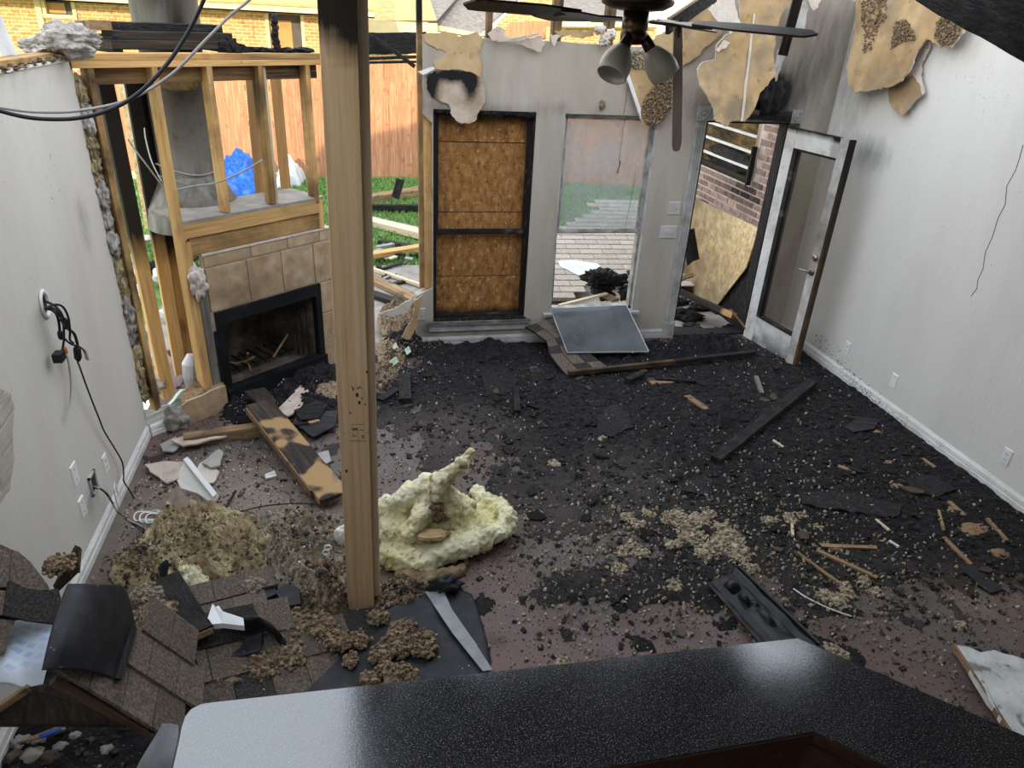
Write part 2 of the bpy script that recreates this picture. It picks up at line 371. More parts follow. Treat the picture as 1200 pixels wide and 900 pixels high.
M['charstuff'] = surf('charcoal_and_ash', [(.28,'#060607'),(.45,'#141315'),(.6,'#232022'),(.8,'#413b3a')], 22, 8, rough=.9, bump=1., bscale=50, spots=[('#8a8279',85,.67,.73,.7),('#050505',12,.58,.68,.8)], bdist=.02, stain=(('#4a4340',9,.9),('#6a5a50',8,.9),('#000000',8,.8)))
M['flake'] = surf('black_char_flake', [(.3,'#0c0c0e'),(.5,'#1c1b1c'),(.7,'#3a3736')], 35, 5, rough=.8, bump=.8, bscale=60, rand=.2)
M['flake_brown'] = surf('brown_debris_flake', [(.3,'#2f2621'),(.5,'#4f4138'),(.7,'#6d5c4e')], 15, 5, rough=.9, bump=.5, bscale=60)
M['cream'] = surf('cream_insulation_bits', [(.3,'#6d604e'),(.5,'#9c8e77'),(.7,'#c4b8a2')], 50, 4, rough=.95, bump=.6, bscale=90)
M['white_bits'] = surf('white_plaster_bits', [(.3,'#b9b5ae'),(.7,'#e4e1dc')], 30, 4, rough=.95, bump=.4)
M['cellulose'] = surf('brown_blown_insulation', [(.28,'#4d3d2f'),(.45,'#7b6751'),(.6,'#a28d73'),(.78,'#c6b498')], 45, 6, rough=.98, bump=1., bscale=80, bdist=.015)
M['cellulose_grey'] = surf('grey_blown_insulation', [(.28,'#5a5146'),(.5,'#8f8573'),(.75,'#c0b69f')], 24, 6, rough=.98, bump=1., bscale=80, bdist=.015)
M['batt'] = surf('yellow_glass_wool', [(.24,'#857a5c'),(.40,'#c2ba95'),(.5,'#dfd9b4'),(.60,'#e9e4c6'),(.75,'#efe5a8')], 5, 8, rough=.98, bump=1., bscale=28, spots=[('#e2d58e',2.2,.50,.66,.5),('#5a4a38',9,.60,.70,.75),('#3d3026',40,.66,.72,.7)], bdist=.02, stain=(('#5f5545',7,.9),('#f0e060',4,.8),('#1c1814',9,.8)))
M['batt_dirty'] = surf('dirty_tan_glass_wool', [(.22,'#66563f'),(.38,'#8c785a'),(.5,'#b3a17d'),(.62,'#c9b991'),(.8,'#ded3ae')], 5, 9, rough=.98, bump=1., bscale=40, spots=[('#3d3226',10,.56,.68,.8),('#2a221a',45,.62,.70,.7)], bdist=.02, stain=(('#3f362c',7,.9),('#d9cc88',5,.8),('#1c1814',9,.8)))
M['mineral'] = surf('grey_white_mineral_wool', [(.25,'#6b655e'),(.45,'#a39d95'),(.65,'#cfcac4'),(.8,'#e6e2dd')], 9, 7, rough=.98, bump=1., bscale=35, spots=[('#5a4636',14,.60,.7,.7)], bdist=.02)
M['shingle'] = surf('brown_grey_asphalt_shingle', [(.3,'#3d362f'),(.5,'#5b5148'),(.7,'#766a5e')], 90, 3, rough=.95, bump=.7, bscale=160, spots=[('#a3988a',140,.66,.72,.6)], rand=.16, bdist=.004)
M['shingle_tan'] = surf('tan_grey_shingle', [(.3,'#8f857a'),(.5,'#a99f93'),(.7,'#c2b8ab')], 60, 3, rough=.95, bump=.5, bscale=120, rand=.10, bdist=.004)  # tan-grey colour of the fallen slope's own shingles
M['shingle_dark'] = surf('sooty_asphalt_shingle', [(.3,'#1c1b1b'),(.5,'#302d2c'),(.7,'#46413e')], 90, 3, rough=.95, bump=.7, bscale=160, spots=[('#8a8178',150,.68,.74,.6)], rand=.18, bdist=.004)
M['felt'] = surf('black_roofing_felt', [(.3,'#131316'),(.5,'#1f1f24'),(.75,'#33333a')], 10, 6, rough=.55, bump=.25, bscale=30, spots=[('#77726b',60,.70,.76,.6)])
M['felt_grey'] = surf('grey_felt_underside', [(.3,'#77777a'),(.6,'#929295'),(.8,'#a9a9ab')], 8, 6, rough=.5, bump=.2)
M['kraft'] = surf('tan_drywall_paper', [(.25,'#a3875f'),(.5,'#b79b73'),(.75,'#c7ad87')], 4, 6, rough=.85, bump=.2, bscale=25, spots=[('#6d5638',14,.66,.74,.6)], stain=(('#3b2e22',6,.9),('#8a7a66',14,1.2),('#0a0a0a',6,.7)))
M['underside'] = surf('smoke_blackened_ceiling', [(.3,'#191715'),(.6,'#2b2825'),(.8,'#3a3632')], 3, 5, rough=.95, bump=.2)
M['peel'] = surf('bare_pinkish_plaster', [(.25,'#a08d80'),(.5,'#bfada0'),(.75,'#cfc1b6')], 8, 6, rough=.9, bump=.4, bscale=25, stain=(('#34302e',9,1.),('#a88a60',5,.9),('#1a1a1c',9,.9)))
M['blacksteel'] = surf('black_plastic', [(.3,'#101013'),(.7,'#1c1c20')], 8, 4, rough=.4, bump=.05)
M['greycable'] = surf('grey_cable_sheath', [(.3,'#8a8783'),(.7,'#aeaba6')], 8, 3, rough=.5, bump=0)
M['whiteplastic'] = surf('white_plastic', [(.3,'#d9d9d8'),(.7,'#ededec')], 4, 3, rough=.35, bump=0)
M['socket'] = surf('dark_slot', [(.3,'#2b2a29'),(.7,'#383634')], 4, 3, rough=.6, bump=0)
M['orange'] = surf('orange_plug', [(.3,'#d9701a'),(.7,'#e8902c')], 4, 3, rough=.5, bump=0)
M['bronze'] = surf('antique_bronze', [(.3,'#2a211b'),(.55,'#43362c'),(.8,'#6e5d4c')], 6, 5, rough=.32, bump=.03, metal=.85)
M['nickel'] = surf('tarnished_nickel', [(.3,'#6d6760'),(.6,'#9c968d'),(.8,'#bdb8b0')], 9, 4, rough=.3, bump=.03, metal=.9)
M['blade_dark'] = surf('dark_walnut_blade', [(.3,'#15100e'),(.6,'#251d19'),(.8,'#372c26')], 5, 6, (1,6,6), .4, .06, spots=[('#8a8178',26,.68,.76,.5)])
M['blade_lit'] = surf('lit_mauve_blade', [(.3,'#978680'),(.6,'#ad9b95'),(.8,'#bcaba5')], 5, 6, (6,6,1), .5, .06)  # light falling on the hanging blade is put into this paler colour
M['frost'] = surf('smoked_frosted_glass', [(.3,'#8d8a80'),(.6,'#aaa79b'),(.8,'#bcb9ac')], 4, 4, rough=.35, bump=0, spec=.5)
M['laminate'] = surf('speckled_black_laminate', [(.38,'#131314'),(.48,'#232325'),(.56,'#37373a'),(.66,'#605e5f')], 260, 3, rough=.2, bump=.02, bscale=120, spots=[('#7b776f',260,.64,.70,.7)], spec=.5, rfr=(2.2,.07,.2,1)); M['laminate'].node_tree.nodes['Principled BSDF'].inputs['IOR'].default_value = 2.3
M['cabinet'] = surf('dark_oak_cabinet', [(.3,'#1c0f07'),(.5,'#2f1a0d'),(.75,'#432816')], 5, 6, (8,1,8), .5, .1)
M['drybacking'] = surf('plain_painted_board', [(.3,'#8d8a85'),(.7,'#a8a5a0')], 3, 4, rough=.9, bump=.05)
M['lawn'] = surf('lawn', [(.3,'#4d6c38'),(.5,'#66864a'),(.7,'#82a062')], 6, 7, rough=.95, bump=.8, bscale=50, spots=[('#8c8a4c',3,.62,.72,.5)], bdist=.03)
M['grass'] = surf('grass_blade', [(.3,'#53783a'),(.5,'#6f944c'),(.7,'#8bab68')], 9, 3, rough=.8, bump=0)
M['picket'] = surf('cedar_picket', [(.25,'#9f6d50'),(.5,'#bb8563'),(.75,'#d0a181')], 5, 6, (7,7,.5), .85, .2, 25, [('#8a5a3c',6,.62,.72,.5)], rand=.12)
M['brick'] = surf('smoked_red_brick', [(.25,'#806b64'),(.5,'#9c837a'),(.75,'#b59f95')], 18, 5, rough=.9, bump=.5, bscale=50, rand=.22, stain=(('#211d1b',6,.9),)*3)
M['mortar'] = surf('pale_mortar', [(.3,'#b3a498'),(.7,'#d6cac0')], 16, 4, rough=.95, stain=(('#2b2623',6,.9),)*3)
M['farroof'] = surf('grey_roof_shingles', [(.3,'#6f6a64'),(.5,'#837d76'),(.7,'#968f88')], 6, 5, (1,1,1), .95, .3, 8, rand=.06)
M['farroof_tan'] = surf('tan_roof_shingles', [(.3,'#b3935a'),(.5,'#c9a86c'),(.7,'#d9bb82')], 6, 5, (1,1,1), .95, .3, 8)
M['fascia'] = surf('cream_fascia', [(.3,'#d9c79a'),(.7,'#ecdcb3')], 3, 3, rough=.7, bump=0)
M['screen'] = surf('dark_window_screen', [(.3,'#4a4540'),(.7,'#6a625a')], 3, 3, rough=.5, bump=0)
M['blind'] = surf('tan_window_blind', [(.3,'#b08a52'),(.7,'#c79f63')], 3, 3, rough=.6, bump=0)
M['tarp'] = surf('blue_tarpaulin', [(.3,'#0d3f96'),(.5,'#185bbd'),(.75,'#4683d9')], 7, 5, rough=.35, bump=.4, bscale=16, bdist=.03)
M['wrap'] = surf('white_plastic_wrap', [(.3,'#b9bcc0'),(.7,'#dfe1e4')], 5, 5, rough=.35, bump=.3, bscale=12)
M['grille'] = surf('clear_grey_plastic', [(.3,'#6a6c6e'),(.6,'#8b8d90'),(.8,'#a9abad')], 6, 6, rough=.3, bump=.5, bscale=9)
M['foam'] = surf('mint_green_shards', [(.3,'#9fb9a4'),(.7,'#cfe0d0')], 6, 3, rough=.6, bump=.05)
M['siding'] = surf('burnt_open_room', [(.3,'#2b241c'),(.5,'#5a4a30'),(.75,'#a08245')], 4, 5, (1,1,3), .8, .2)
M['pane_dusty'] = glassy('dusty_pane', .52, '#c0c4c6', '#f2f4f3', .04, 6)
M['pane_shard'] = glassy('smoked_loose_pane', .42, '#8d9194', '#8d9395', .05, 3.5)
M['pane_clear'] = glassy('clear_door_pane', .10, '#a39a92', '#f4f1ee', .03, 4)
def brickwall_mat():
    m = bpy.data.materials.new('yellow_brick_courses'); m.use_nodes = True; t = m.node_tree; N = t.nodes; L = t.links; b = N['Principled BSDF']
    tc = N.new('ShaderNodeTexCoord'); s = N.new('ShaderNodeSeparateXYZ'); c = N.new('ShaderNodeCombineXYZ'); L.new(tc.outputs['Object'], s.inputs[0])
    L.new(s.outputs['X'], c.inputs[0]); L.new(s.outputs['Z'], c.inputs[1])
    br = N.new('ShaderNodeTexBrick'); br.inputs['Scale'].default_value = 1; br.inputs['Brick Width'].default_value = .21; br.inputs['Row Height'].default_value = .076; br.inputs['Mortar Size'].default_value = .01
    br.inputs['Color1'].default_value = rgb('#b58d58'); br.inputs['Color2'].default_value = rgb('#cfa86e'); br.inputs['Mortar'].default_value = rgb('#dcc79d'); L.new(c.outputs[0], br.inputs['Vector'])
    ns = N.new('ShaderNodeTexNoise'); ns.inputs['Scale'].default_value = 9; L.new(tc.outputs['Object'], ns.inputs['Vector'])
    mr = N.new('ShaderNodeMapRange'); L.new(ns.outputs[0], mr.inputs[0]); mr.inputs[1].default_value = .58; mr.inputs[2].default_value = .66; mr.inputs[4].default_value = .7
    x = N.new('ShaderNodeMix'); x.data_type = 'RGBA'; L.new(mr.outputs[0], x.inputs[0]); L.new(br.outputs['Color'], x.inputs[6]); x.inputs[7].default_value = rgb('#a56a3c')
    L.new(x.outputs[2], b.inputs['Base Color']); b.inputs['Roughness'].default_value = .9
    bp = N.new('ShaderNodeBump'); bp.inputs['Strength'].default_value = .5; bp.inputs['Distance'].default_value = .01; bp.invert = True; L.new(br.outputs['Fac'], bp.inputs['Height']); L.new(bp.outputs[0], b.inputs['Normal'])
    return m
M['farbrick'] = brickwall_mat()
# ------------------------------------------------------------------ the setting
def strips(us, ivs, fn, th, step=.07):
    """wall made of upright strips: ivs(ua,ub) -> [(z0a,z0b,z1a,z1b)], fn(u,z) -> point on the room face, th = thickness vector"""
    b = MB(); th = Vector(th)
    for ua, ub in zip(us, us[1:]):
        for (a0, b0, a1, b1) in ivs(ua, ub):
            n = max(1, int((max(a1,b1)-min(a0,b0))/step)); k0 = len(b.v)
            for i in range(n+1):
                t = i/n; b.v += [fn(ua, a0+(a1-a0)*t), fn(ub, b0+(b1-b0)*t)]
            m = len(b.v)-k0; b.v += [p+th for p in b.v[k0:k0+m]]
            for i in range(n):
                q = k0+2*i
                b.f += [(q,q+1,q+3,q+2),(q+m,q+m+2,q+m+3,q+m+1),(q,q+2,q+2+m,q+m),(q+1,q+1+m,q+3+m,q+3)]
            q = k0+2*n; b.f += [(k0,k0+m,k0+1+m,k0+1),(q,q+1,q+1+m,q+m)]
    return b
def wblob(px, py, rx, rz, a, plane): p = plane(px, py); return (p, rx, rx, rz, a)
def rng(a, b, s):
    n = max(1, round((b-a)/s)); return [a+(b-a)*i/n for i in range(n+1)]

# floor: worn mauve-brown boards under soot; the stains are world-placed
def FB(px, py, r, a, asp=1.): p = Zp(px, py); return (p, r, r*asp, 9, a)
CHAR_SHADE = blobs([FB(760,470,.95,1.,.7), FB(880,480,.9,.8,.8), FB(620,470,.7,.6,.8), FB(700,560,.7,.55), FB(900,560,.7,.75), FB(1000,540,.6,.7), FB(1080,600,.55,.7), FB(540,430,.5,.5),
              FB(830,640,.35,.6), FB(690,690,.28,.4), FB(1000,640,.35,.4), FB(330,470,.4,.8,.8), FB(420,470,.3,.5), FB(760,410,.7,.6,.5), FB(600,410,.6,.6,.5), FB(960,720,.3,.3), FB(640,590,.4,.3), FB(1150,640,.4,.6), FB(1000,470,.4,.8), FB(1090,540,.35,.8), FB(1170,600,.35,.7), FB(930,425,.4,.7), FB(870,415,.4,.6), FB(110,870,.5,.8), FB(20,890,.3,.6), FB(500,500,.5,.3), FB(480,450,.4,.3), FB(760,700,.5,.15), FB(1060,680,.5,.2)])  # char, plus blobs painting the shade under the fallen roof piece
DUST = blobs([FB(480,520,.5,.8), FB(560,500,.4,.5), FB(300,560,.6,.6), FB(620,600,.5,.5), FB(1150,760,.4,.5), FB(740,560,.5,.5), FB(700,640,.4,.35), FB(250,560,.6,.75), FB(170,620,.5,.7), FB(420,600,.5,.4), FB(900,680,.5,.35), FB(1080,700,.5,.4), FB(630,740,.5,.25)])
PALE = blobs([FB(300,570,.35,.35), FB(180,600,.5,.4), FB(380,640,.5,.5), FB(1165,700,.3,.3)])
fl_mat = surf('mauve_brown_floor', [(.25,'#4b3b38'),(.45,'#634e49'),(.6,'#725a54'),(.8,'#7d6962')], 3, 7, (1,1,1), .72, .15, 40, [('#2a2322',5,.58,.74,.65),('#1a1616',45,.64,.72,.7),('#b5aca4',75,.735,.77,.7)], (('#0c0b0c',3,1.0),('#5d5551',4,.9),('#8d7d6d',7,.9)), rfr=(3,.35,.75,1))
b = MB(); b.grid(lambda u,v: (XL-.1+u*(XR-XL+.2), -1.6+v*(YB+.12+1.6), 0), 96, 128, (0,0,-.1))
b.build('floor', fl_mat, kind='structure', stain=lambda p: (CHAR_SHADE(p), DUST(p), PALE(p)), loc=(0,0,0))

# right wall
cor = (XR, YB, 0)
RWp = lambda px,py: Xp(px,py,XR)
sR = blobs([wblob(1000,40,.3,.5,.35,RWp), wblob(985,150,.25,.5,.18,RWp), wblob(1020,180,.22,.12,.45,RWp), wblob(1010,110,.3,.2,.12,RWp), wblob(1110,30,.5,.25,.15,RWp)])  # smoke soot, plus one blob painting the door's shadow beside its top
gR = blobs([wblob(960,398,.12,.10,.8,RWp), wblob(1000,445,.30,.06,1.2,RWp), wblob(1030,475,.32,.06,1.35,RWp), wblob(1065,505,.25,.06,1.2,RWp), wblob(980,415,.2,.09,.7,RWp), wblob(1150,568,.15,.06,.7,RWp), wblob(1155,130,.22,.18,.22,RWp), wblob(1145,80,.2,.2,.22,RWp), wblob(1020,350,.3,.2,.14,RWp)])
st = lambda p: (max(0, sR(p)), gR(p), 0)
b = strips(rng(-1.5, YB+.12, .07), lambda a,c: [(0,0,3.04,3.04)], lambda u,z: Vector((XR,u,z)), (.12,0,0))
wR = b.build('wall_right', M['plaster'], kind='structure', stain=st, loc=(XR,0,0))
def line_tube(name, pts, r, mat, parent=None, **k): return MB().tube(pts, r, 6).build(name, mat, parent, **k)
line_tube('crack', [RWp(*p)+Vector((-.001,0,0)) for p in [(1199,170),(1195,185),(1190,200),(1180,218),(1178,240),(1170,255),(1163,278),(1155,295),(1152,315),(1146,328),(1145,338),(1138,347)]], .0022, M['socket'], wR)

# left wall: torn off on the right, bare top edge
LWp = lambda px,py: Xp(px,py,XL)
def yedge(z): return 4.735 + .02*NZ.noise(Vector((0,3,z*7))) + .012*NZ.noise(Vector((4,3,z*23)))
sL = blobs([wblob(100,265,.08,.15,.28,LWp), wblob(30,90,.5,.1,.12,LWp), wblob(110,580,.12,.1,.2,LWp)])
gL = blobs([wblob(60,180,.2,.2,.2,LWp), wblob(65,240,.08,.22,.24,LWp), wblob(100,265,.08,.15,.22,LWp)])
YE0 = 4.3
def lw(u, z): return Vector((XL, u if u <= YE0 else YE0+(u-YE0)/(4.735-YE0)*(yedge(z)-YE0), z))
b = strips(rng(-1.5, 4.735, .07), lambda a,c: [(0,0,2.432,2.432)], lw, (-.11,0,0))
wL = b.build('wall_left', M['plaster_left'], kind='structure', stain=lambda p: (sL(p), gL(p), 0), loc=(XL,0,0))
MB().box((XL-.004,-1.5,2.425),(XL+.012,4.73,2.438)).build('corner_bead', M['trim'], wL)
for pp in ([(27,435),(20,445),(22,460),(12,480),(6,500)], [(22,150),(28,165),(35,180)], [(46,35+120),(50,170)]):
    pass
# a shallow tear in the paint low on the left wall
poly = [LWp(*p)+Vector((.0005,0,0)) for p in [(0,455),(12,462),(17,480),(14,505),(16,540),(10,575),(0,590)]]
MB().prism(jag(poly,.002,.02,3), (.001,0,0)).build('paint_tear', M['plaster_back'], wL)
# drywall return beside the chimney breast
b = MB(); b.prism(jag([Dw(-.19,0),Dw(.02,0),Dw(.02,.15),Dw(-.04,.20),Dw(-.10,.17),Dw(-.19,.22)], .004, .03, 5), DN*.012)
b.build('wall_return', M['plaster_left'], kind='structure')

# back wall with two window openings and a doorway
W1 = (.662, 1.506, .25, 2.078); W2 = (1.757, 2.590, .30, 2.072); DO = (3.045, 3.845, 0, 2.05)
BWp = lambda px,py: Yp(px,py,YB)
def ztop(x): return pl_interp([(.4,2.605),(.9,2.60),(1.3,2.615),(2.3,2.60),(2.6,2.62),(2.85,2.8),(3.05,3.04),(4.3,3.04)], x) + .012*NZ.noise(Vector((x*14,1,1))) + .006*NZ.noise(Vector((x*47,1,1)))
def bw(u, z):
    if u < .5701:
        e = .575 if z > 2.02 else (.648 if z > .56 else .50)
        e += .012*NZ.noise(Vector((z*13,9,2)))
        return Vector((min(e,.655), YB, z))
    return Vector((max(u,.0), YB, z))
def biv(a, c):
    m = (a+c)/2; t = (ztop(a), ztop(c))
    def seg(z0, z1=None): return (z0,z0,t[0],t[1]) if z1 is None else (z0,z0,z1,z1)
    for o in (W1, W2, DO):
        if o[0] < m < o[1]: return ([seg(0,o[2])] if o[2] > 0 else []) + [seg(o[3])]
    return [seg(0)]
us = [.57,.662] + rng(W1[0],W1[1],.06)[1:] + rng(W1[1],W2[0],.06)[1:] + rng(W2[0],W2[1],.06)[1:] + rng(W2[1],DO[0],.06)[1:] + rng(DO[0],DO[1],.06)[1:] + rng(DO[1],XR,.06)[1:]
sB = blobs([wblob(900,110,.16,.16,1.5,BWp), wblob(925,120,.18,.3,.45,BWp), wblob(825,125,.14,.12,.55,BWp), wblob(960,60,.3,.5,.45,BWp), wblob(560,128,.5,.05,.55,BWp), wblob(600,100,.4,.2,.08,BWp), wblob(700,130,.35,.03,.35,BWp), wblob(640,330,.2,.3,.12,BWp), wblob(500,385,.2,.08,.6,BWp), wblob(560,395,.6,.06,.35,BWp), wblob(760,395,.3,.08,.3,BWp), wblob(945,300,.35,.9,.15,BWp)])
kB = blobs([wblob(905,112,.12,.12,1.6,BWp), wblob(885,130,.3,.05,.9,BWp), wblob(480+20,110,.05,.1,.2,BWp)])
gB = blobs([wblob(960,100,.1,.35,.5,BWp), wblob(915,60,.1,.3,.5,BWp)])
b = strips(us, biv, bw, (0,.12,0))
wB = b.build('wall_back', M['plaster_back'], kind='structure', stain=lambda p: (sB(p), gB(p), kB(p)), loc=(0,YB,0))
line_tube('crack', [BWp(*p)-Vector((0,.001,0)) for p in [(738,90),(735,105),(733,120),(731,133)]], .002, M['socket'], wB)

# the part of the house still standing behind and over the camera
b = MB(); b.box((XL-.1,-1.62,0),(XR+.12,-1.5,3.04)); b.build('wall_front', M['plaster'], kind='structure')
def cedge(x): return (3.22 if not 2.40 < x < 2.86 else 2.80) + .3*( .10*NZ.noise(Vector((x*2.3,5,0))) + .05*NZ.noise(Vector((x*9,5,0))))
b = MB(); n = 120; x0, x1 = -.15, XR
b.prism([Vector((x0,-1.5,3.05))] + [Vector((x1,-1.5,3.05))] + [Vector((x1-(x1-x0)*i/n, cedge(x1-(x1-x0)*i/n) if i<n else cedge(x0), 3.05)) for i in range(n+1)], (0,0,.013))
b.build('ceiling', M['underside'], kind='structure')
b = MB(); e = .25                                       # unseen upright slab in hipped-roof outline, added to shade the room from low sun
rA, rB = Vector((-2.2,-1.6,5.55)), Vector((3.4,-1.6,5.55))
b.hexa([(-5.5,-1.9,2.9),(5.2,-1.9,2.9),(5.2,-1.6,2.9),(-5.5,-1.6,2.9),(-4.3,-1.9,5.0),(4.6,-1.9,5.0),(4.6,-1.6,5.0),(-4.3,-1.6,5.0)])
b.hexa([(-4.3,-1.9,5.0),(4.6,-1.9,5.0),(4.6,-1.6,5.0),(-4.3,-1.6,5.0),rA-Vector((0,.3,0)),rB-Vector((0,.3,0)),rB,rA])
b.build('roof', M['farroof'], kind='structure')
b = MB(); b.box((-5.5,-1.9,-.15),(5.2,-1.63,2.9)); b.build('wall_outer', M['farbrick'], kind='structure')

# baseboards: two reeded strips
def baseboard(name, p0, p1, inward, mat=M['trim'], h=.085):
    p0, p1, n = Vector(p0), Vector(p1), Vector(inward).normalized(); d = p1-p0
    prof = [(0,0),(.016,0),(.016,h*.40),(.012,h*.44),(.012,h*.50),(.015,h*.54),(.013,h*.80),(.007,h*.9),(.004,h),(0,h)]
    b = MB(); m = len(prof); N = max(2,int(d.length/.12))
    for i in range(N+1):
        b.v += [p0+d*(i/N)+n*a+Vector((0,0,z)) for a,z in prof]
    for i in range(N):
        for k in range(m-1): b.f.append((i*m+k,(i+1)*m+k,(i+1)*m+k+1,i*m+k+1))
    b.f += [tuple(range(m)), tuple(N*m+k for k in reversed(range(m)))]
    return b.build(name, mat, kind='structure', stain=lambda p: (.35*fr(p,3.1)+.05 if p[2] < .04 else .0, max(0,gR(p))*.6, 0))
baseboard('baseboard_right', (XR,-1.4,0), (XR,YB,0), (-1,0,0), h=.10)
baseboard('baseboard_left', (XL,-1.4,0), (XL,4.70,0), (1,0,0), h=.095)
q = Dw(-.19,0); baseboard('baseboard_diagonal', Dw(-.175,0), Dw(.0,0), -DN, h=.095)
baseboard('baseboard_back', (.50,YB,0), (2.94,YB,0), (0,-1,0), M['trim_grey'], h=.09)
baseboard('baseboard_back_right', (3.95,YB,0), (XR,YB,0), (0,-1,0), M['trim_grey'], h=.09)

# windows
def window(name, o, glassmat, burnt):
    x0, x1, z0, z1 = o; y0 = YB+.045
    t = T(name, None, None, (x0,YB,z0)); t['kind'] = 'structure'
    fm = M['burnt_sash'] if burnt else M['sash']
    b = MB(); s = .028
    b.box((x0,y0,z0),(x0+s,y0+.07,z1)).box((x1-s,y0,z0),(x1,y0+.07,z1)).box((x0,y0,z1-s),(x1,y0+.07,z1)).box((x0,y0,z0),(x1,y0+.07,z0+s)); b.build('window_frame', fm, t)
    zm = 1.062
    b = MB(); b.box((x0+s,y0+.012,zm-.02),(x1-s,y0+.05,zm+.02)).box((x0+s,y0+.004,zm-.012),(x1-s,y0+.012,zm+.006)); b.build('meeting_rail', fm, t)
    b = MB(); k = .018
    b.box((x0+s,y0+.02,zm+.02),(x0+s+k,y0+.045,z1-s)).box((x1-s-k,y0+.02,zm+.02),(x1-s,y0+.045,z1-s)).box((x0+s,y0+.02,z1-s-k),(x1-s,y0+.045,z1-s)); b.build('upper_sash', fm, t)
    b = MB(); yy = YB
    b.box((x0-.06,yy-.045,z0-.028),(x1+.06,yy+.045,z0-.004)); b.build('window_sill', M['trim_grey'], t, stain=lambda p: (.5+.5*fr(p,6) if burnt else .12,0,.5+.6*fr(p,9) if burnt and p[2]>z0-.02 else 0))
    b = MB(); b.box((x0-.04,yy-.02,z0-.10),(x1+.04,yy-.001,z0-.03)).box((x0-.04,yy-.028,z0-.05),(x1+.04,yy-.018,z0-.03)); b.build('apron', M['trim_grey'], t)
    b = MB(); b.box((x0-.004,YB-.002,z0),(x0+.004,y0,z1)).box((x1-.004,YB-.002,z0),(x1+.004,y0,z1)); b.build('jamb_lining', fm if burnt else M['trim_grey'], t)
    if glassmat:
        b = MB(); b.box((x0+s+k-.003,y0+.029,zm+.018),(x1-s-k+.003,y0+.034,z1-s-k+.003)); b.build('pane', glassmat, t)
    return t
w1 = window('window_1', W1, None, True)
w2 = window('window_2', W2, M['pane_dusty'], False)
for pts in ([(727,188),(726,194),(724,200),(723,203)],):
    line_tube('crack', [Yp(*p,YB+.07) for p in pts], .004, M['socket'], w2)
for pts in ([(735,133),(730,150),(728,170),(725,190)],[(745,200),(743,215),(741,223)],[(741,225),(737,245),(733,266)]):
    line_tube('crack', [Yp(*p,YB+.07) for p in pts], .0014, M['socket'], w2)
b = MB(); b.bar(BWp(652,285)+Vector((-.0,.07,0)), BWp(648,352)+Vector((0,.07,0)), .03,.03); b.build('broken_stile', M['weathered'], w2)

# doorway: fluted casing, corner blocks, half-burnt head casing
d1 = T('door_1', None, None, (3.4,YB,0)); d1['kind'] = 'structure'
def casing(x0, x1, z0, z1, name, mat, stn=None):
    b = MB(); b.box((x0,YB-.016,z0),(x1,YB,z1)); n = 4; wd = (x1-x0)/(n*2+1)
    for i in range(n): b.box((x0+wd*(2*i+1),YB-.024,z0),(x0+wd*(2*i+2),YB-.015,z1))
    return b.build(name, mat, d1, stain=stn)
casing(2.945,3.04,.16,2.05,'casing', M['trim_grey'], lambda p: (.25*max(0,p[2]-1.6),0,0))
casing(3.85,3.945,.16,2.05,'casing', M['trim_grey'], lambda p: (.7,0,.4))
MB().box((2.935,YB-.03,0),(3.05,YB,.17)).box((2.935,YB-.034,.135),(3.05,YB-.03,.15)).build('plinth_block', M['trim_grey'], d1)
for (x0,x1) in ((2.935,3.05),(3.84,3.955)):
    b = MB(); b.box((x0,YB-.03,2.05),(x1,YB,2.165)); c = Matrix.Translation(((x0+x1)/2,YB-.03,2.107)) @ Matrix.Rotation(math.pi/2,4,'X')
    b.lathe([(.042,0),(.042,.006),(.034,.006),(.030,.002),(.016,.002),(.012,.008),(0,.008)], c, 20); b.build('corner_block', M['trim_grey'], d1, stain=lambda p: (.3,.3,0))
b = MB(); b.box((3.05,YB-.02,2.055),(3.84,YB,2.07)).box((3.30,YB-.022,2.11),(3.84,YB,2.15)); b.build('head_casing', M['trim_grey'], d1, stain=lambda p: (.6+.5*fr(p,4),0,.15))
b = MB()
for i in range(26):
    x = 3.31+i*.0205; b.box((x,YB-.028,2.073+random.random()*.004),(x+.0185,YB-.004,2.108+random.random()*.006))
b.build('charred_moulding', M['charwood'], d1)
b = MB(); b.box((3.045,YB,0),(3.06,YB+.13,2.05)).box((3.83,YB,0),(3.845,YB+.13,2.05)).box((3.045,YB,2.035),(3.845,YB+.13,2.05)); b.build('door_frame', M['charwood'], d1)
b = MB(); b.box((3.045,YB-.01,-.002),(3.845,YB+.14,.018)); b.build('threshold', M['charwood'], d1)
# the door leaf, swung into the room
H0, H1 = Vector((3.835,6.02,0)), Vector((3.952,5.262,0)); du = (H1-H0).normalized(); dn = Vector((-du.y,du.x,0)); DWD = (H1-H0).length
dn = -dn if dn.x > 0 else dn                            # dn: towards the room's left
def dpt(s, t, z): return H0 + du*s + dn*t + Vector((0,0,z))
def dbox(b, s0, s1, t0, t1, z0, z1, m=0): return b.hexa([dpt(s0,t0,z0),dpt(s1,t0,z0),dpt(s1,t1,z0),dpt(s0,t1,z0),dpt(s0,t0,z1),dpt(s1,t0,z1),dpt(s1,t1,z1),dpt(s0,t1,z1)], m)
dl = T('door_leaf', None, None, H0); dl['kind'] = 'structure'
Hh = 2.025; g0, g1, z0, z1 = .135, DWD-.125, .27, 1.86
def dgrid(name, s0, s1, za, zb, stn):
    n = max(2,int((zb-za)/.05)); m_ = max(2,int((s1-s0)/.03)); b = MB()
    for t, flip in ((.0225,1),(-.0225,-1)):
        b.grid(lambda u,v: dpt(s0+(s1-s0)*u, t, za+(zb-za)*v), m_, n)
    dbox(b, s0,s1,-.0224,.0224,za,zb); return b.build(name, M['door'], dl, stain=stn)
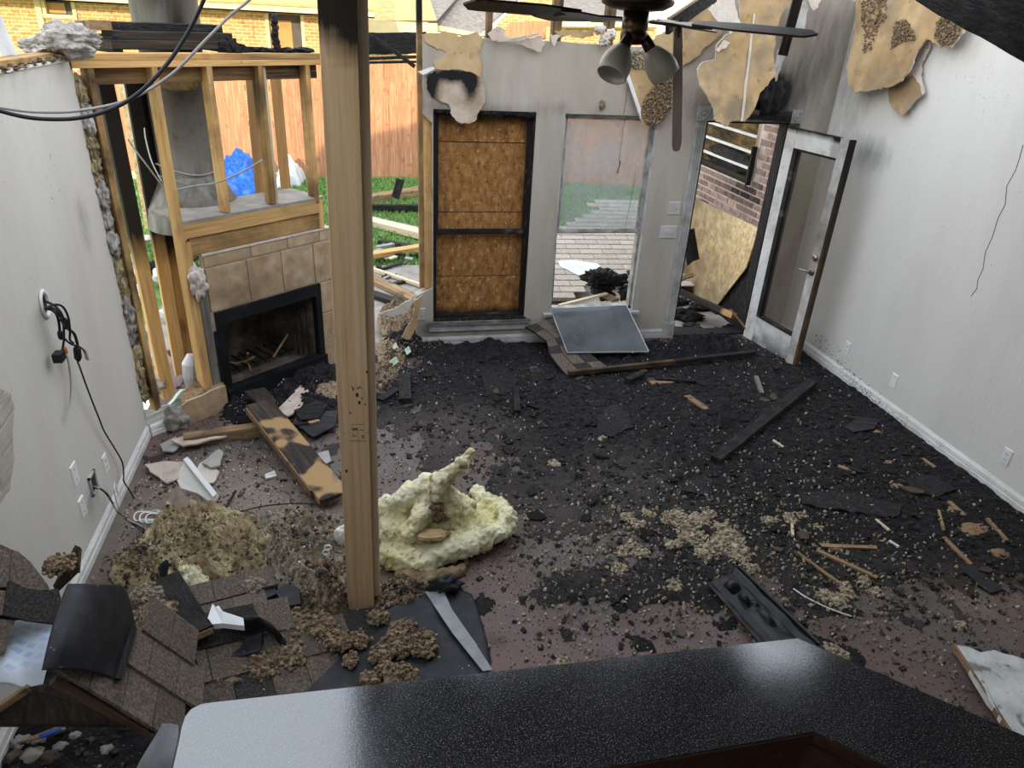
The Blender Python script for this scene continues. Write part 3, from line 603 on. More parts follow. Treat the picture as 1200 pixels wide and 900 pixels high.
dst = lambda p: (0, 0, max(0, min(1.3, (p[2]-1.98)*22)) * .9 + (.35 if p[2]>1.8 and p[1]<5.45 else 0))
dgrid('hinge_stile', 0, g0, 0, Hh, dst)
dgrid('lock_stile', g1, DWD-.03, 0, Hh, lambda p: (.0, max(0,.45+.6*fr(p,3.0)) if p[2]<1.5 else .2, .5*max(0,p[2]-1.3)+.35*(1 if 1.0<p[2]<1.6 else 0)))
dgrid('top_rail', g0, g1, z1, Hh, dst)
dgrid('bottom_rail', g0, g1, 0, z0, lambda p: (0,max(0,.5*fr(p,5)),max(0,.55-p[2]*3+.4*fr(p,6))))
b = MB(); dbox(b, DWD-.03,DWD,-.023,.023,0,Hh); b.build('edge_strip', M['darkwood'], dl, stain=lambda p: (0,.8 if .5<p[2]<1.3 else .2,.9 if p[2]>1.4 else 0))
b = MB(); dbox(b,g0-.004,g0+.045,-.028,.03,z0,z1); dbox(b,g0,g1,-.028,.03,z0-.004,z0+.014); dbox(b,g0,g1,-.028,.03,z1-.014,z1+.004)
b.build('glazing_bead', M['burnt_sash'], dl)
b = MB(); dbox(b,g0,g1,-.003,.003,z0,z1); b.build('pane', M['pane_clear'], dl)
for zz, nm in ((1.03,'deadbolt'),(.90,'door_lever')):
    b = MB()
    for sgn in (1,-1):
        Mx = Matrix.Translation(dpt(DWD-.075,sgn*.0225,zz)) @ (dn*sgn).to_track_quat('Z','Y').to_matrix().to_4x4()
        b.lathe([(0,0),(.03,0),(.03,.008),(.024,.014),(.012,.016),(.012,.04),(0,.04)] if nm=='door_lever' else [(0,0),(.028,0),(.028,.014),(.018,.022),(0,.022)], Mx, 18)
        if nm == 'door_lever': b.tube([dpt(DWD-.075,sgn*.062,zz),dpt(DWD-.11,sgn*.066,zz+.004),dpt(DWD-.16,sgn*.064,zz-.004),dpt(DWD-.19,sgn*.062,zz-.002)], [.009,.009,.007,.006], 8)
    b.build(nm, M['nickel'], dl, label='tarnished lever handle' if nm=='door_lever' else None)

# wall plates
def plate(mx, wdt, hgt, label, kind, parent_mat=M['whiteplastic'], group=None):
    """mx: matrix with z pointing out of the wall, x right, y up"""
    t = T('outlet_plate' if kind=='outlet' else ('switch_plate' if kind=='switch' else 'blank_plate'), label, 'outlet' if kind=='outlet' else ('switch' if kind=='switch' else 'wall plate'), mx.translation, group)
    def P(x,y,z): return mx @ Vector((x,y,z))
    def bx(b,x0,x1,y0,y1,z0,z1): return b.hexa([P(x0,y0,z0),P(x1,y0,z0),P(x1,y1,z0),P(x0,y1,z0),P(x0,y0,z1),P(x1,y0,z1),P(x1,y1,z1),P(x0,y1,z1)])
    a, c = wdt/2, hgt/2
    b = MB(); b.hexa([P(-a,-c,0),P(a,-c,0),P(a,c,0),P(-a,c,0),P(-a+.004,-c+.004,.007),P(a-.004,-c+.004,.007),P(a-.004,c-.004,.007),P(-a+.004,c-.004,.007)]); b.build('cover', parent_mat, t)
    n = max(1, round(wdt/.07)) if kind != 'outlet' else 1
    for i in range(n):
        x = (i-(n-1)/2)*.046
        if kind == 'outlet':
            for y in (.02,-.02):
                r = bx(MB(),x-.016,x+.016,y-.014,y+.014,.006,.009).build('socket', parent_mat, t)
                s = MB(); bx(s,x-.009,x-.006,y-.004,y+.007,.008,.0095); bx(s,x+.006,x+.009,y-.004,y+.007,.008,.0095); bx(s,x-.003,x+.003,y-.011,y-.006,.008,.0095); s.build('slots', M['socket'], r)
        elif kind == 'switch':
            bx(MB(),x-.006,x+.006,-.012,.012,.006,.014).build('toggle', parent_mat, t)
        else:
            for y in (.03,-.03): bx(MB(),x-.003,x+.003,y-.003,y+.003,.006,.0085).build('screw', M['socket'], t)
    return t
def onwall(p, n, up=(0,0,1)):
    n = Vector(n); u = Vector(up); x = u.cross(n); Q = Matrix((x,u,n)).transposed().to_4x4(); Q.translation = Vector(p); return Q
for px, py, lb, k in ((1180,535,'white outlet low on the right wall, nearest the camera','outlet'),(1048,446,'white blank plate low on the right wall, middle of three plates','blank'),(993,408,'white outlet low on the right wall, close to the open door','outlet')):
    plate(onwall(RWp(px,py), (-1,0,0)), .072, .115, lb, k)
plate(onwall(LWp(87,556), (1,0,0)), .078, .125, 'white wall plate low on the left wall, highest and farthest left', 'blank')
plate(onwall(LWp(123,543), (1,0,0)), .072, .115, 'white outlet low on the left wall beside the hanging cable', 'outlet')
plate(onwall(LWp(96,594), (1,0,0)), .072, .115, 'white wall plate with one dark screw, lowest on the left wall', 'blank')
M['grimyplate'] = surf('grimy_plate', [(.3,'#a8a6a1'),(.7,'#bfbdb8')], 9, 4, rough=.5, bump=0, spots=[('#3a3632',50,.66,.72,.7)])
plate(onwall(BWp(790,244), (0,-1,0)), .12, .12, 'grimy upper switch plate on the grey wall beside the door casing', 'switch', M['grimyplate'])
plate(onwall(BWp(783,272), (0,-1,0)), .165, .12, 'grimy wide lower switch plate on the grey wall near the door casing', 'switch', M['grimyplate'])
plate(onwall(Yp(494,368,YB), (0,-1,0)), .07, .115, 'small outlet on the broken grey wall left of the boarded window', 'outlet', M['grimyplate'])
# ------------------------------------------------------------------ chimney breast framing
tf = T('timber_frame', 'bare pine stud framing above and beside the tiled fireplace, its top plates smoke stained', 'framing', Dw(.6,0,.1))
def ssoot(a, b_, up=True):          # soot that thickens with height
    return lambda p: (max(0, min(1.2, (p[2]-a)/(b_-a))) if up else 0, 0, 0)
clean = lambda p: (.10+.25*fr(p,2.2), 0, 0)
top0, top1 = Dw(-.20,2.442,.045), Dw(1.55,2.442,.045)
beam('top_plate', top0, top1, .09, .038, M['stud'], tf, stain=lambda p: (.15 if (p-DA).dot(DU) < .9 else .45+.4*fr(p,5), 0, max(0,.1+fr(p,4)) if (p-DA).dot(DU) > .9 else 0))
beam('top_plate', Dw(-.18,2.403,.045), Dw(1.54,2.403,.045), .09, .038, M['stud'], tf, stain=lambda p: (.05 if (p-DA).dot(DU) < .9 else .25+.3*fr(p,5), 0, 0))
beam('header', Dw(-.05,2.335,.09), Dw(1.54,2.335,.09), .038, .09, M['stud'], tf, stain=lambda p: (.65+.2*fr(p,3),0,0))
beam('top_plate', (XL-.055,3.2,2.452), (XL-.055,4.72,2.452), .095, .038, M['stud'], tf, stain=lambda p: (.2+.5*fr(p,3),.3+.6*fr(p,8),0))
def stud(s, off, z0, z1, mat=M['stud'], stain=clean, w_=.038, h_=.089, lean=0., nm='stud'):
    return beam(nm, Dw(s,z0,off+h_/2), Dw(s+lean,z1,off+h_/2), w_, h_, mat, tf, up=DN, seg=14, rough=.02, stain=stain)
HI = 2.384
stud(-.085, .005, .16, HI, stain=lambda p: (.1+.35*fr(p,3), .55+.5*fr(p,4), 0))
stud(.285, .0, .02, HI, stain=lambda p: (.08+.25*fr(p,2), 0, 0))
stud(.325, .01, .02, 1.3, stain=lambda p: (.1+.2*fr(p,2), 0, 0))
stud(.645, .0, 1.455, HI, stain=lambda p: (.12+.3*fr(p,3), .2+.5*fr(p,3), 0))
stud(1.022, .0, 1.455, HI, stain=lambda p: (.3+.5*fr(p,4), .2, .1))
stud(1.062, .03, 1.455, HI, M['paler_pine'])
stud(1.41, .0, 1.40, HI, stain=lambda p: (.25+.5*fr(p,3), .2, 0))
dk = lambda p: (1.0, 0, .25)
for a,c in (((297,90),(308,236)),((325,90),(338,231))):
    q = Dp(*c,.42); r_ = Dp(*a,.42); stud((q-DA).dot(DU), .40, 1.30, 2.40, M['darkwood'], dk, lean=(r_-q).dot(DU))
# studs of the side wall behind the left gap: burnt above, clean below
def lowclean(h): return lambda p: (max(0, min(1.15, (p[2]-h)/.35+.2*fr(p,4))), 0, max(0,(p[2]-h-.3))*.45)
def gap_stud(pxb, pxt, zb, mat, st, y_up=2.33, w_=.04, h_=.09, nm='stud'):
    p = Zp(*pxb, zb); d = ray(*pxt); s = (p.xy-CAM.xy).length/d.xy.length
    q = Vector((CAM.x+d.x*s, CAM.y+d.y*s, y_up)); return beam(nm, p, q, w_, h_, mat, tf, up=Vector((1,.6,0)), seg=16, rough=.02, stain=st)
gap_stud((197,465),(121,88),.06,M['stud'],lowclean(1.02), w_=.06)
gap_stud((212,393+45),(153,88),.06,M['stud'],lowclean(.95))
gap_stud((222,432),(164,88),.06,M['stud'],lowclean(.85), w_=.05)
gap_stud((229,410),(176,88),.1,M['stud'],lowclean(.7))
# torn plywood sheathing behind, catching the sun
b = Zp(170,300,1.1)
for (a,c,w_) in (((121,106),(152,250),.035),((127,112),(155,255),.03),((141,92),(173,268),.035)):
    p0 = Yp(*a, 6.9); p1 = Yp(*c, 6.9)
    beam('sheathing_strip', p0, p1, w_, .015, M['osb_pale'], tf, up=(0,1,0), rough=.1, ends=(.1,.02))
# the front sill of the recess
beam('sill_plate', Dw(.30,1.385,.02), Dw(1.455,1.385,.02), .12, .038, M['stud'], tf, up=DN, stain=lambda p:(.1+.3*fr(p,2),0,0))
beam('sill_plate', Dw(.34,1.262,.035), Dw(1.42,1.262,.035), .12, .038, M['stud'], tf, up=DN, stain=lambda p:(.25+.4*fr(p,3),.2,0))
b = MB(); b.hexa([Dw(.30,1.425,0),Dw(1.46,1.425,0),Dw(1.46,1.425,.40),Dw(.30,1.425,.40),Dw(.30,1.446,0),Dw(1.46,1.446,0),Dw(1.46,1.446,.40),Dw(.30,1.446,.40)])
b.build('ledge', M['concrete'], tf)
beam('sill_plate', Dw(1.44,1.20,.045), Dw(1.44,1.45,.045), .04, .09, M['stud'], tf, up=DN)

# mineral wool packed in the torn edge of the left wall
def lump(name, c, r, mat, seed=0, amp=.35, freq=2.2, lev=4, M3=None, parent=None, flat=None, fine=.12, stain=None, **k):
    V, F = ICO[lev]; v = []; c = Vector(c); r = Vector(r) if not isinstance(r,(int,float)) else Vector((r,r,r)); sd = Vector((seed*3.7, seed*1.9, seed*5.3))
    for p in V:
        g = 1 + amp*NZ.fractal(p*freq+sd, 1., 2., 3) + fine*NZ.noise(p*freq*6+sd)
        q = Vector((p.x*r.x, p.y*r.y, p.z*r.z))*g
        if M3 is not None: q = M3 @ q
        q = q + c
        if flat is not None and q.z < flat: q.z = flat + .004*NZ.noise(q*40)
        v.append(q)
    return mk(name, v, F, mat, parent, smooth=True, stain=stain, **k)
iw = T('cavity_insulation', 'tufts of brown and white mineral wool hanging out of the torn left wall edge', 'insulation', (XL-.02,4.77,.2))
zs = [2.25,2.1,1.97,1.83,1.68,1.52,1.38,1.22,1.08,.93,.78,.63,.48,.35]
for i,z in enumerate(zs):
    m = M['mineral'] if i in (1,4,5,6,9,10) else M['batt_dirty']
    lump('wool_tuft', (XL+.005+random.uniform(-.01,.015), 4.775+random.uniform(-.015,.02), z), (.035,.055,.095), m, i, .55, 2.4, 3, parent=iw)
lump('insulation_wad', Zp(168,465,.14)+Vector((0,.15,.05)), (.12,.08,.09), M['mineral'], 31, .5, 2.2, 3, flat=0, label='white wool wad at the foot of the studs', cat='insulation')
b = MB(); tb = Zp(225,440,.16)
b.tube([tb+Vector((-.02,.02,-.12)), tb+Vector((-.01,0,0)), tb+Vector((.0,.0,.10)), tb+Vector((.02,.02,.17))], [.04,.055,.06,.035], 14)
b.build('flexible_duct', M['wrap'], label='short white ribbed duct stub between the studs', cat='duct')
b = MB(); b.prism(jag([Dw(-.05,.02,.06),Dw(.28,.02,.06),Dw(.26,.17,.10),Dw(.14,.21,.10),Dw(.02,.12,.08)],.008,.05,2), DN*.03)
b.build('mint_insulation_sheet', M['foam'], label='pale mint green crumpled sheet beside the hearth block', cat='sheet')

# ------------------------------------------------------------------ fireplace
fp = T('fireplace', 'corner fireplace with tan stone tiles around a black metal firebox', 'fireplace', Dw(.95,0,.1))
S0, S1, FX0, FX1, FZ0, FZ1, TZ = .405, 1.525, .435, 1.36, .0, .76, 1.185
b = MB()
def dbx(b, s0,s1,o0,o1,z0,z1,m=0): return b.hexa([Dw(s0,z0,o0),Dw(s1,z0,o0),Dw(s1,z0,o1),Dw(s0,z0,o1),Dw(s0,z1,o0),Dw(s1,z1,o0),Dw(s1,z1,o1),Dw(s0,z1,o1)],m)
dbx(b,S0,S1,.012,.05,FZ1,TZ+.01); dbx(b,FX1,S1,.012,.05,0,FZ1); dbx(b,S0,FX0-.0,.012,.05,0,FZ1)
b.build('backer', M['grout'], fp)
dbx(MB(),S0,S1,.0,.10,TZ,TZ+.012).build('mortar_bed', M['mortar'], fp)
tst = blobs([(Dw(.6,.9),.12,.12,.1,.15),(Dw(.9,.78),.5,.5,.05,.35),(Dw(.7,1.12),.1,.1,.1,.25)])
def tile(s0,s1,z0,z1):
    b = MB(); g = .004; pr = random.uniform(-.001,.001)
    p = [Dw(s0+g,z0+g,.012),Dw(s1-g,z0+g,.012),Dw(s1-g,z1-g,.012),Dw(s0+g,z1-g,.012)]
    c = .004; o = .001+pr
    q = [Dw(s0+g+c,z0+g+c,o),Dw(s1-g-c,z0+g+c,o),Dw(s1-g-c,z1-g-c,o),Dw(s0+g+c,z1-g-c,o)]
    b.add(p+q,[(4,7,6,5),(0,4,5,1),(1,5,6,2),(2,6,7,3),(3,7,4,0)]); b.build('tile', M['tile'], fp, stain=lambda p: (tst(p),0,0))
cols = [S0,.735,1.03,1.33,S1]
for a,c in zip(cols,cols[1:]): tile(a,c,FZ1+.005,1.095)
cols = [S0,.78,1.10,1.40,S1]
for a,c in zip(cols,cols[1:]): tile(a,c,1.098,TZ)
for z0,z1 in ((.0,.21),(.213,.49),(.493,.76)): tile(FX1+.01,S1,z0,z1)
for i,(z0,z1) in enumerate(((0,.28),(.283,.57),(.573,.86),(.863,1.185))):          # tiles on the far cheek
    b = MB(); p = [Dw(S1+.012,z0+.004,.03),Dw(S1+.012,z0+.004,.30),Dw(S1+.012,z1-.004,.30),Dw(S1+.012,z1-.004,.03)]
    b.prism(p, -DU*.012); b.build('tile', M['tile'], fp)
# firebox
b = MB(); o = .006
dbx(b,FX0-.004,FX1+.006,-.012,.05,.665,FZ1); dbx(b,FX0-.004,FX0+.05,-.01,.05,.1,.67); dbx(b,FX1-.045,FX1+.006,-.01,.05,.1,.67); b.build('firebox_surround', M['blackmetal'], fp)
b = MB(); dbx(b,FX0+.0,FX1+.01,-.035,.06,0,.135); dbx(b,FX0+.03,FX1-.02,-.040,-.034,.02,.05); b.build('hearth_panel', M['blackmetal'], fp)
b = MB(); z0, z1 = .12, .68; d = .50
P = [Dw(FX0+.05,0,.05),Dw(FX1-.045,0,.05),Dw(FX1-.20,0,d),Dw(FX0+.20,0,d)]
up = Vector((0,0,1))
b.add([P[0]+up*z0,P[3]+up*z0,P[3]+up*z1,P[0]+up*z1],[(0,1,2,3)]); b.add([P[1]+up*z0,P[2]+up*z0,P[2]+up*z1,P[1]+up*z1],[(3,2,1,0)])
b.add([P[2]+up*z0,P[3]+up*z0,P[3]+up*z1,P[2]+up*z1],[(0,1,2,3)]); b.add([p+up*z0 for p in P],[(0,1,2,3)]); b.add([p+up*z1 for p in P],[(3,2,1,0)])
fb = b.build('firebox', M['firebrick'], fp)
for s in (FX0+.07, FX1-.10):
    b = MB(); sg = 1 if s < .9 else -1
    for k in range(3): b.bar(Dw(s+sg*.028*k,.14,.07+.035*k),Dw(s+sg*.028*k,.665,.07+.035*k),.022,.01)
    b.build('folded_glass_door', M['blackmetal'], fp)
gr = MB()
for k in range(7): gr.bar(Dw(.66+.08*k,.17,.16),Dw(.68+.075*k,.18,.42),.012,.012)
gr.bar(Dw(.62,.165,.2),Dw(1.2,.165,.2),.012,.012); gr.build('grate', M['blackmetal'], fp)
for k in range(6):
    a = Dw(random.uniform(.65,1.1),.19,random.uniform(.12,.4)); c = a+DU*random.uniform(-.2,.25)+DN*random.uniform(-.12,.12)+up*random.uniform(-.02,.14)
    if k < 6: beam('burnt_stick', a, c, .014,.012, M['weathered'], fp, rough=.2)
b = MB(); dbx(b,.338,S0-.003,.0,.02,.12,1.10); b.build('flashing', M['galv'], fp)
b = MB(); dbx(b,S0-.004,S0+.03,-.008,.012,.10,.62); b.build('edge_strip', M['blackmetal'], fp)
lump('plaster_remnant', Dw(.33,1.02,-.01), (.06,.04,.11), M['gypsum'], 8, .6, 2.5, 3, parent=fp)
# hearth block left of the firebox
b = MB(); b.prism(jag([Dw(.06,0,-.05),Dw(.405,0,-.05),Dw(.405,.20,-.05),Dw(.33,.205,-.05),Dw(.22,.19,-.05),Dw(.10,.19,-.05),Dw(.06,.17,-.05)],.002,.05,4), DN*.02)
hb = b.build('hearth_skirt', M['tile'], label='broken tan tile skirt left of the firebox, at the foot of the studs', cat='tile')
b = MB(); b.prism(jag([Dw(.06,.171,-.03),Dw(.40,.19,-.03),Dw(.42,.215,.03),Dw(.25,.235,.08),Dw(.10,.19,.05)],.006,.05,6), (0,0,.012)); b.build('torn_backing', M['weathered'], hb)
lump('mortar_rubble', Dw(.0,.06,-.02), (.08,.07,.11), M['concrete'], 12, .4, 2, 3, flat=0, label='grey rubble lump between wall return and hearth tile', cat='rubble')

# flue
fc = Dp(217,168,.55); fc.z = 0
fl = T('flue_pipe', 'large grey metal chimney flue standing behind the studs', 'flue', fc)
b = MB(); b.lathe([(.34,1.25),(.33,1.40),(.205,1.62),(.20,1.64),(.20,2.45)], Matrix.Translation(fc), 40)
b.lathe([(.21,2.60),(.212,2.62),(.212,2.98),(.22,2.985),(.22,3.0),(.205,3.02),(.0,3.03)], Matrix.Translation(fc), 40)
b.lathe([(.20,2.45),(.20,2.62)], Matrix.Translation(fc), 40)
b.build('pipe', M['galv'], fl, smooth=True, stain=blobs([(fc+Vector((.05,-.2,2.35)),.2,.2,.12,1.2),(fc+Vector((.1,-.2,2.85)),.07,.2,.25,1.0),(fc+Vector((-.05,-.2,2.0)),.2,.3,.3,.3)]) and (lambda p: (max(0,(p.z-2.2)*3) if p.z < 2.5 else .9*math.exp(-((p.x-fc.x-.06+(p.z-2.8)*.25)/.06)**2), .25+.4*fr(p,3), 0)))
b = MB()
for z,tw in ((1.60,.0),(1.68,.02),(1.53,-.03)):
    b.tube([fc+Vector((.215*math.cos(a),.215*math.sin(a),z+.03*math.sin(a*2+tw*20))) for a in [i*math.pi*2/24 for i in range(25)]], .006, 6)
b.build('strap', M['greycable'], fl)
# charred boards stacked at the head of the chase
cb = T('charred_board_stack', 'stack of charred boards framing the flue on top of the chase', 'timber', Dw(.35,2.46,.15))
for (s0,s1,z,o,wd,mt) in ((.10,.92,2.50,.16,.05,'darkwood'),(.14,.93,2.548,.2,.05,'darkwood'),(.22,.90,2.595,.26,.045,'charwood'),(.15,.85,2.50,.85,.05,'charwood')):
    beam('board', Dw(s0,z,o), Dw(s1,z,o+.02), .14, wd, M[mt], cb, rough=.06)
for s in (.14,.9): beam('board', Dw(s,2.50,.1), Dw(s,2.50,.85), .05, .09, M['charwood'], cb, rough=.06)
beam('board', Dw(.08,2.60,.14), Dw(.16,2.585,.5), .12, .05, M['weathered'], cb)
for i in range(9):
    s = .85+.08*i; lump('char_lump', Dw(s,2.47,.08+random.uniform(0,.08)), (.07,.05,.02+.05*max(0,1-i/2.2)), M['charstuff'], i+60, .6, 2.5, 2, label='crumbled black char along the right end of the top plate', cat='char', group='char lumps on the top plate') if i < 9 else None
b = MB()
for i in range(40):
    z = i*.0055; b.ball(Dw(1.205+random.uniform(-.012,.012),2.47+z,.06+random.uniform(-.01,.01)), random.uniform(.012,.022), None, 1)
b.build('charred_stub', M['charwood'], label='upright knobbly charred stub standing on the top plate', cat='timber')
lump('insulation_clump', Yp(82,47,4.6), (.13,.09,.075), M['mineral'], 21, .5, 1.8, 4, label='big grey white insulation clump lying on the top plate', cat='insulation')
lump('insulation_clump', Yp(48,52,4.6)+Vector((0,0,-.01)), (.09,.08,.045), M['mineral'], 22, .5, 2, 4, label='small dirty insulation clump left of the big one on the plate', cat='insulation')
b = MB(); p = Yp(12,66,4.25); b.tube([p+Vector((0,0,-.10)), p, p+Vector((-.02,0,.10)), p+Vector((-.025,0,.175))], [.034,.034,.033,.03], 16)
b.build('vent_pipe', M['wrap'], label='white wrapped pipe stub above the left wall', cat='pipe')
for i in range(7):
    lump('wool_scrap', Yp(4+11*i,86-2.5*i,3.82+.12*i)+Vector((-.03,0,.015)), (.05,.03,.016), M['cellulose'], i+80, .7, 3, 3, label='brown insulation scraps along the top of the left wall', cat='insulation', group='scraps on the left wall')
ordinals([o for o in COL.objects if o.name.startswith('char_lump') and o.parent is None], '%s crumbled char lump from the left along the right end of the top plate')
ordinals([o for o in COL.objects if o.name.startswith('wool_scrap')], '%s brown insulation scrap from the left on top of the left wall')

# two cables sagging across the upper left
def sag(name, pts, r, mat, label):
    P = [Yp(x,y,d) for x,y,d in pts]; out = []
    for i in range(len(P)-1):
        p0 = P[max(i-1,0)]; p1 = P[i]; p2 = P[i+1]; p3 = P[min(i+2,len(P)-1)]
        for k in range(6):
            t = k/6; out.append(.5*((2*p1)+(p2-p0)*t+(2*p0-5*p1+4*p2-p3)*t*t+(3*p1-p0-3*p2+p3)*t**3))
    out.append(P[-1]); return MB().tube(out, r, 8).build(name, mat, label=label, cat='cable')
sag('black_cable', [(-30,118,2.9),(0,130,2.95),(45,139,3),(100,137,3.05),(150,118,3.1),(190,82,3.15),(222,35,3.2),(245,-15,3.2),(262,-60,3.2)], .0075, M['blacksteel'], 'black cable sagging across the upper left in front of the framing')
sag('grey_cable', [(-30,120,2.95),(0,126,3),(40,131,3.05),(90,130,3.1),(150,117,3.15),(200,88,3.2),(240,48,3.25),(270,18,3.3),(292,0,3.3),(330,-40,3.3)], .0055, M['greycable'], 'thinner grey cable sagging behind the black one')
sag('white_wire', [(208,222,5.0),(228,218,4.95),(250,215,4.9),(270,208,4.9),(290,198,4.9),(307,188,4.9)], .006, M['greycable'], 'pale wire strung between the studs in front of the flue')
sag('white_wire', [(150,163,4.9),(160,178,4.9),(173,195,4.9),(190,218,5.0)], .005, M['greycable'], 'pale wire hanging down against the left studs')
sag('thin_white_wire', [(169,150,4.85),(171,165,4.85),(178,190,4.85),(189,212,4.9)], .004, M['whiteplastic'], 'thin white wire curving down the sooty studs')
b = MB(); c = Yp(205,96,5.35); b.tube([c+Vector((-.15,.02,.02)), c, c+Vector((.13,-.03,.0))], [.05,.055,.045], 12); b.build('duct_elbow', M['weathered'], label='brown scorched duct piece under the top plate by the flue', cat='duct')
# ------------------------------------------------------------------ outdoors
b = MB(); b.box((-30,8.7,-.45),(40,60,-.15)).box((-30,-12,-.45),(-2.0,8.7,-.15)); b.build('lawn', M['lawn'], kind='structure', loc=(0,8,-.45))
b = MB(); b.box((-2.0,6.19,-.35),(9,8.7,-.07)); b.build('patio', M['concrete'], kind='structure')
b = MB(); rnd = random.Random(3)
for i in range(42000):
    x = rnd.uniform(-4,7); y = 8.75+5.6*rnd.random()**.9; h = rnd.uniform(.03,.075); a = rnd.uniform(0,6.28); wd = .008+.0008*y
    dx, dy = math.cos(a)*wd, math.sin(a)*wd
    b.add([(x-dx,y-dy,-.15),(x+dx,y+dy,-.15),(x+rnd.uniform(-.03,.03),y+rnd.uniform(-.03,.03),-.15+h)],[(0,1,2)])
g = b.build('lawn_grass', M['grass'], kind='stuff', label='short bright green grass of the yard behind the house', cat='grass')

def picket_mesh(h, wd):
    b = MB(); p = [(-wd/2,0,0),(wd/2,0,0),(wd/2,0,h-.05),(wd/4,0,h),(-wd/4,0,h),(-wd/2,0,h-.05)]; b.prism([Vector(q) for q in p],(0,.018,0)); return mesh(b.v,b.f,M['picket'])
def fence(name, label, pts, h, wd, step, base=-.15, rail=True):
    t = T(name, label, 'fence', (pts[0][0],pts[0][1],base)); me = picket_mesh(h, wd); me2 = picket_mesh(h-.03, wd)
    for a, c in zip(pts, pts[1:]):
        a, c = Vector(a).to_3d(), Vector(c).to_3d(); L = (c-a).length; d = (c-a)/L; an = math.atan2(d.y,d.x)
        for i in range(int(L/step)):
            p = a+d*(i+.5)*step; nrm = Vector((-d.y,d.x,0))*(rnd.uniform(-.004,.004))
            inst('picket', me if i%3 else me2, Matrix.Translation((p.x+nrm.x,p.y+nrm.y,base)) @ Matrix.Rotation(an,4,'Z') @ Matrix.Rotation(rnd.uniform(-.008,.008),4,'Y'), t)
        nn = Vector((-d.y,d.x,0))
        for z in (.3,.95,1.55): beam('rail', a+nn*.05+Vector((0,0,base+z)), c+nn*.05+Vector((0,0,base+z)), .038, .085, M['picket'], t)
    return t
fence('picket_fence', 'orange brown cedar picket fence along the far side of the lawn', [(-6.5,14.35),(2.2,14.62),(9.5,12.75)], 1.77, .138, .142)
fence('picket_fence', 'second cedar fence farther back, glimpsed below the charred beam', [(-1.2,17.3),(4.2,17.3)], 2.05, .138, .142, base=-.25)
b = MB(); b.box((-6,14.1,-.16),(-.9,14.25,-.02)); b.build('garden_edging', M['paler_pine'], label='low pale board edging along the foot of the fence', cat='edging')

# neighbour's brick house
YN = 20.0
nh = T('neighbour_house', 'sunlit yellow brick house with cream eaves beyond the fence', 'house', (-4,YN,-.5))
b = MB()
def hole_wall(b, x0,x1,z0,z1, holes, y, th):
    xs = sorted({x0,x1,*[h[0] for h in holes],*[h[1] for h in holes]}); zs_ = sorted({z0,z1,*[h[2] for h in holes],*[h[3] for h in holes]})
    for xa,xb in zip(xs,xs[1:]):
        for za,zb in zip(zs_,zs_[1:]):
            if not any(h[0] <= (xa+xb)/2 <= h[1] and h[2] <= (za+zb)/2 <= h[3] for h in holes): b.box((xa,y,za),(xb,y+th,zb))
    return b
def NP(px,py,y=YN): return Yp(px,py,y)
wA = (NP(311,0).x, NP(352,0).x, NP(330,60).z-.05, 2.58)
wBn = (NP(50,0).x, NP(84,0).x, NP(70,17).z, 2.70)
hole_wall(b,-10.0,.45,-.5,2.75,[wA,wBn],YN,.2).build('brick_wall', M['farbrick'], nh)
for wn,wz in ((wA,'a'),(wBn,'b')):
    f = MB().box((wn[0]-.05,YN-.03,wn[2]-.06),(wn[0]+.03,YN+.1,wn[3])).box((wn[1]-.03,YN-.03,wn[2]-.06),(wn[1]+.05,YN+.1,wn[3])).box((wn[0]-.05,YN-.05,wn[2]-.08),(wn[1]+.05,YN+.1,wn[2])).build('window_frame', M['fascia'], nh)
    MB().box((wn[0],YN+.11,wn[2]),(wn[1],YN+.13,wn[3])).build('screen', M['screen'], f)
    MB().box((wn[0]+.02,YN+.08,wn[2]+.02),(wn[0]+(wn[1]-wn[0])*.68,YN+.105,wn[3]-.14)).build('blind', M['blind'], f)
for (xa,xb) in ((NP(40,0).x,NP(47,0).x),): MB().box((xa,YN-.08,-.3),(xb,YN,2.75)).build('downspout', M['fascia'], nh)
hw = NP(60,30); MB().box((hw.x-.25,YN-.04,hw.z-.05),(hw.x+.85,YN,hw.z+.05)).build('window_ledge', M['fascia'], nh)
dpx = NP(75,33); MB().box((NP(50,0).x,YN-.05,dpx.z-1.5),(NP(95,0).x,YN-.01,dpx.z)).build('door_panel', M['fascia'], nh)
MB().box((-10.4,YN-.6,2.60),(.7,YN-.55,2.76)).box((-10.4,YN-.6,2.60),(.7,YN,2.63)).build('eave', M['fascia'], nh)
b = MB(); b.hexa([(-10.4,YN-.65,2.76),(.8,YN-.65,2.76),(.8,YN+3,4.0),(-10.4,YN+3,4.0),(-10.4,YN-.65,2.82),(.8,YN-.65,2.82),(.8,YN+3,4.06),(-10.4,YN+3,4.06)]); b.build('roof', M['farroof_tan'], nh)
MB().box((-10,YN+.2,-.5),(.45,YN+3,2.7)).build('back_mass', M['fascia'], nh)
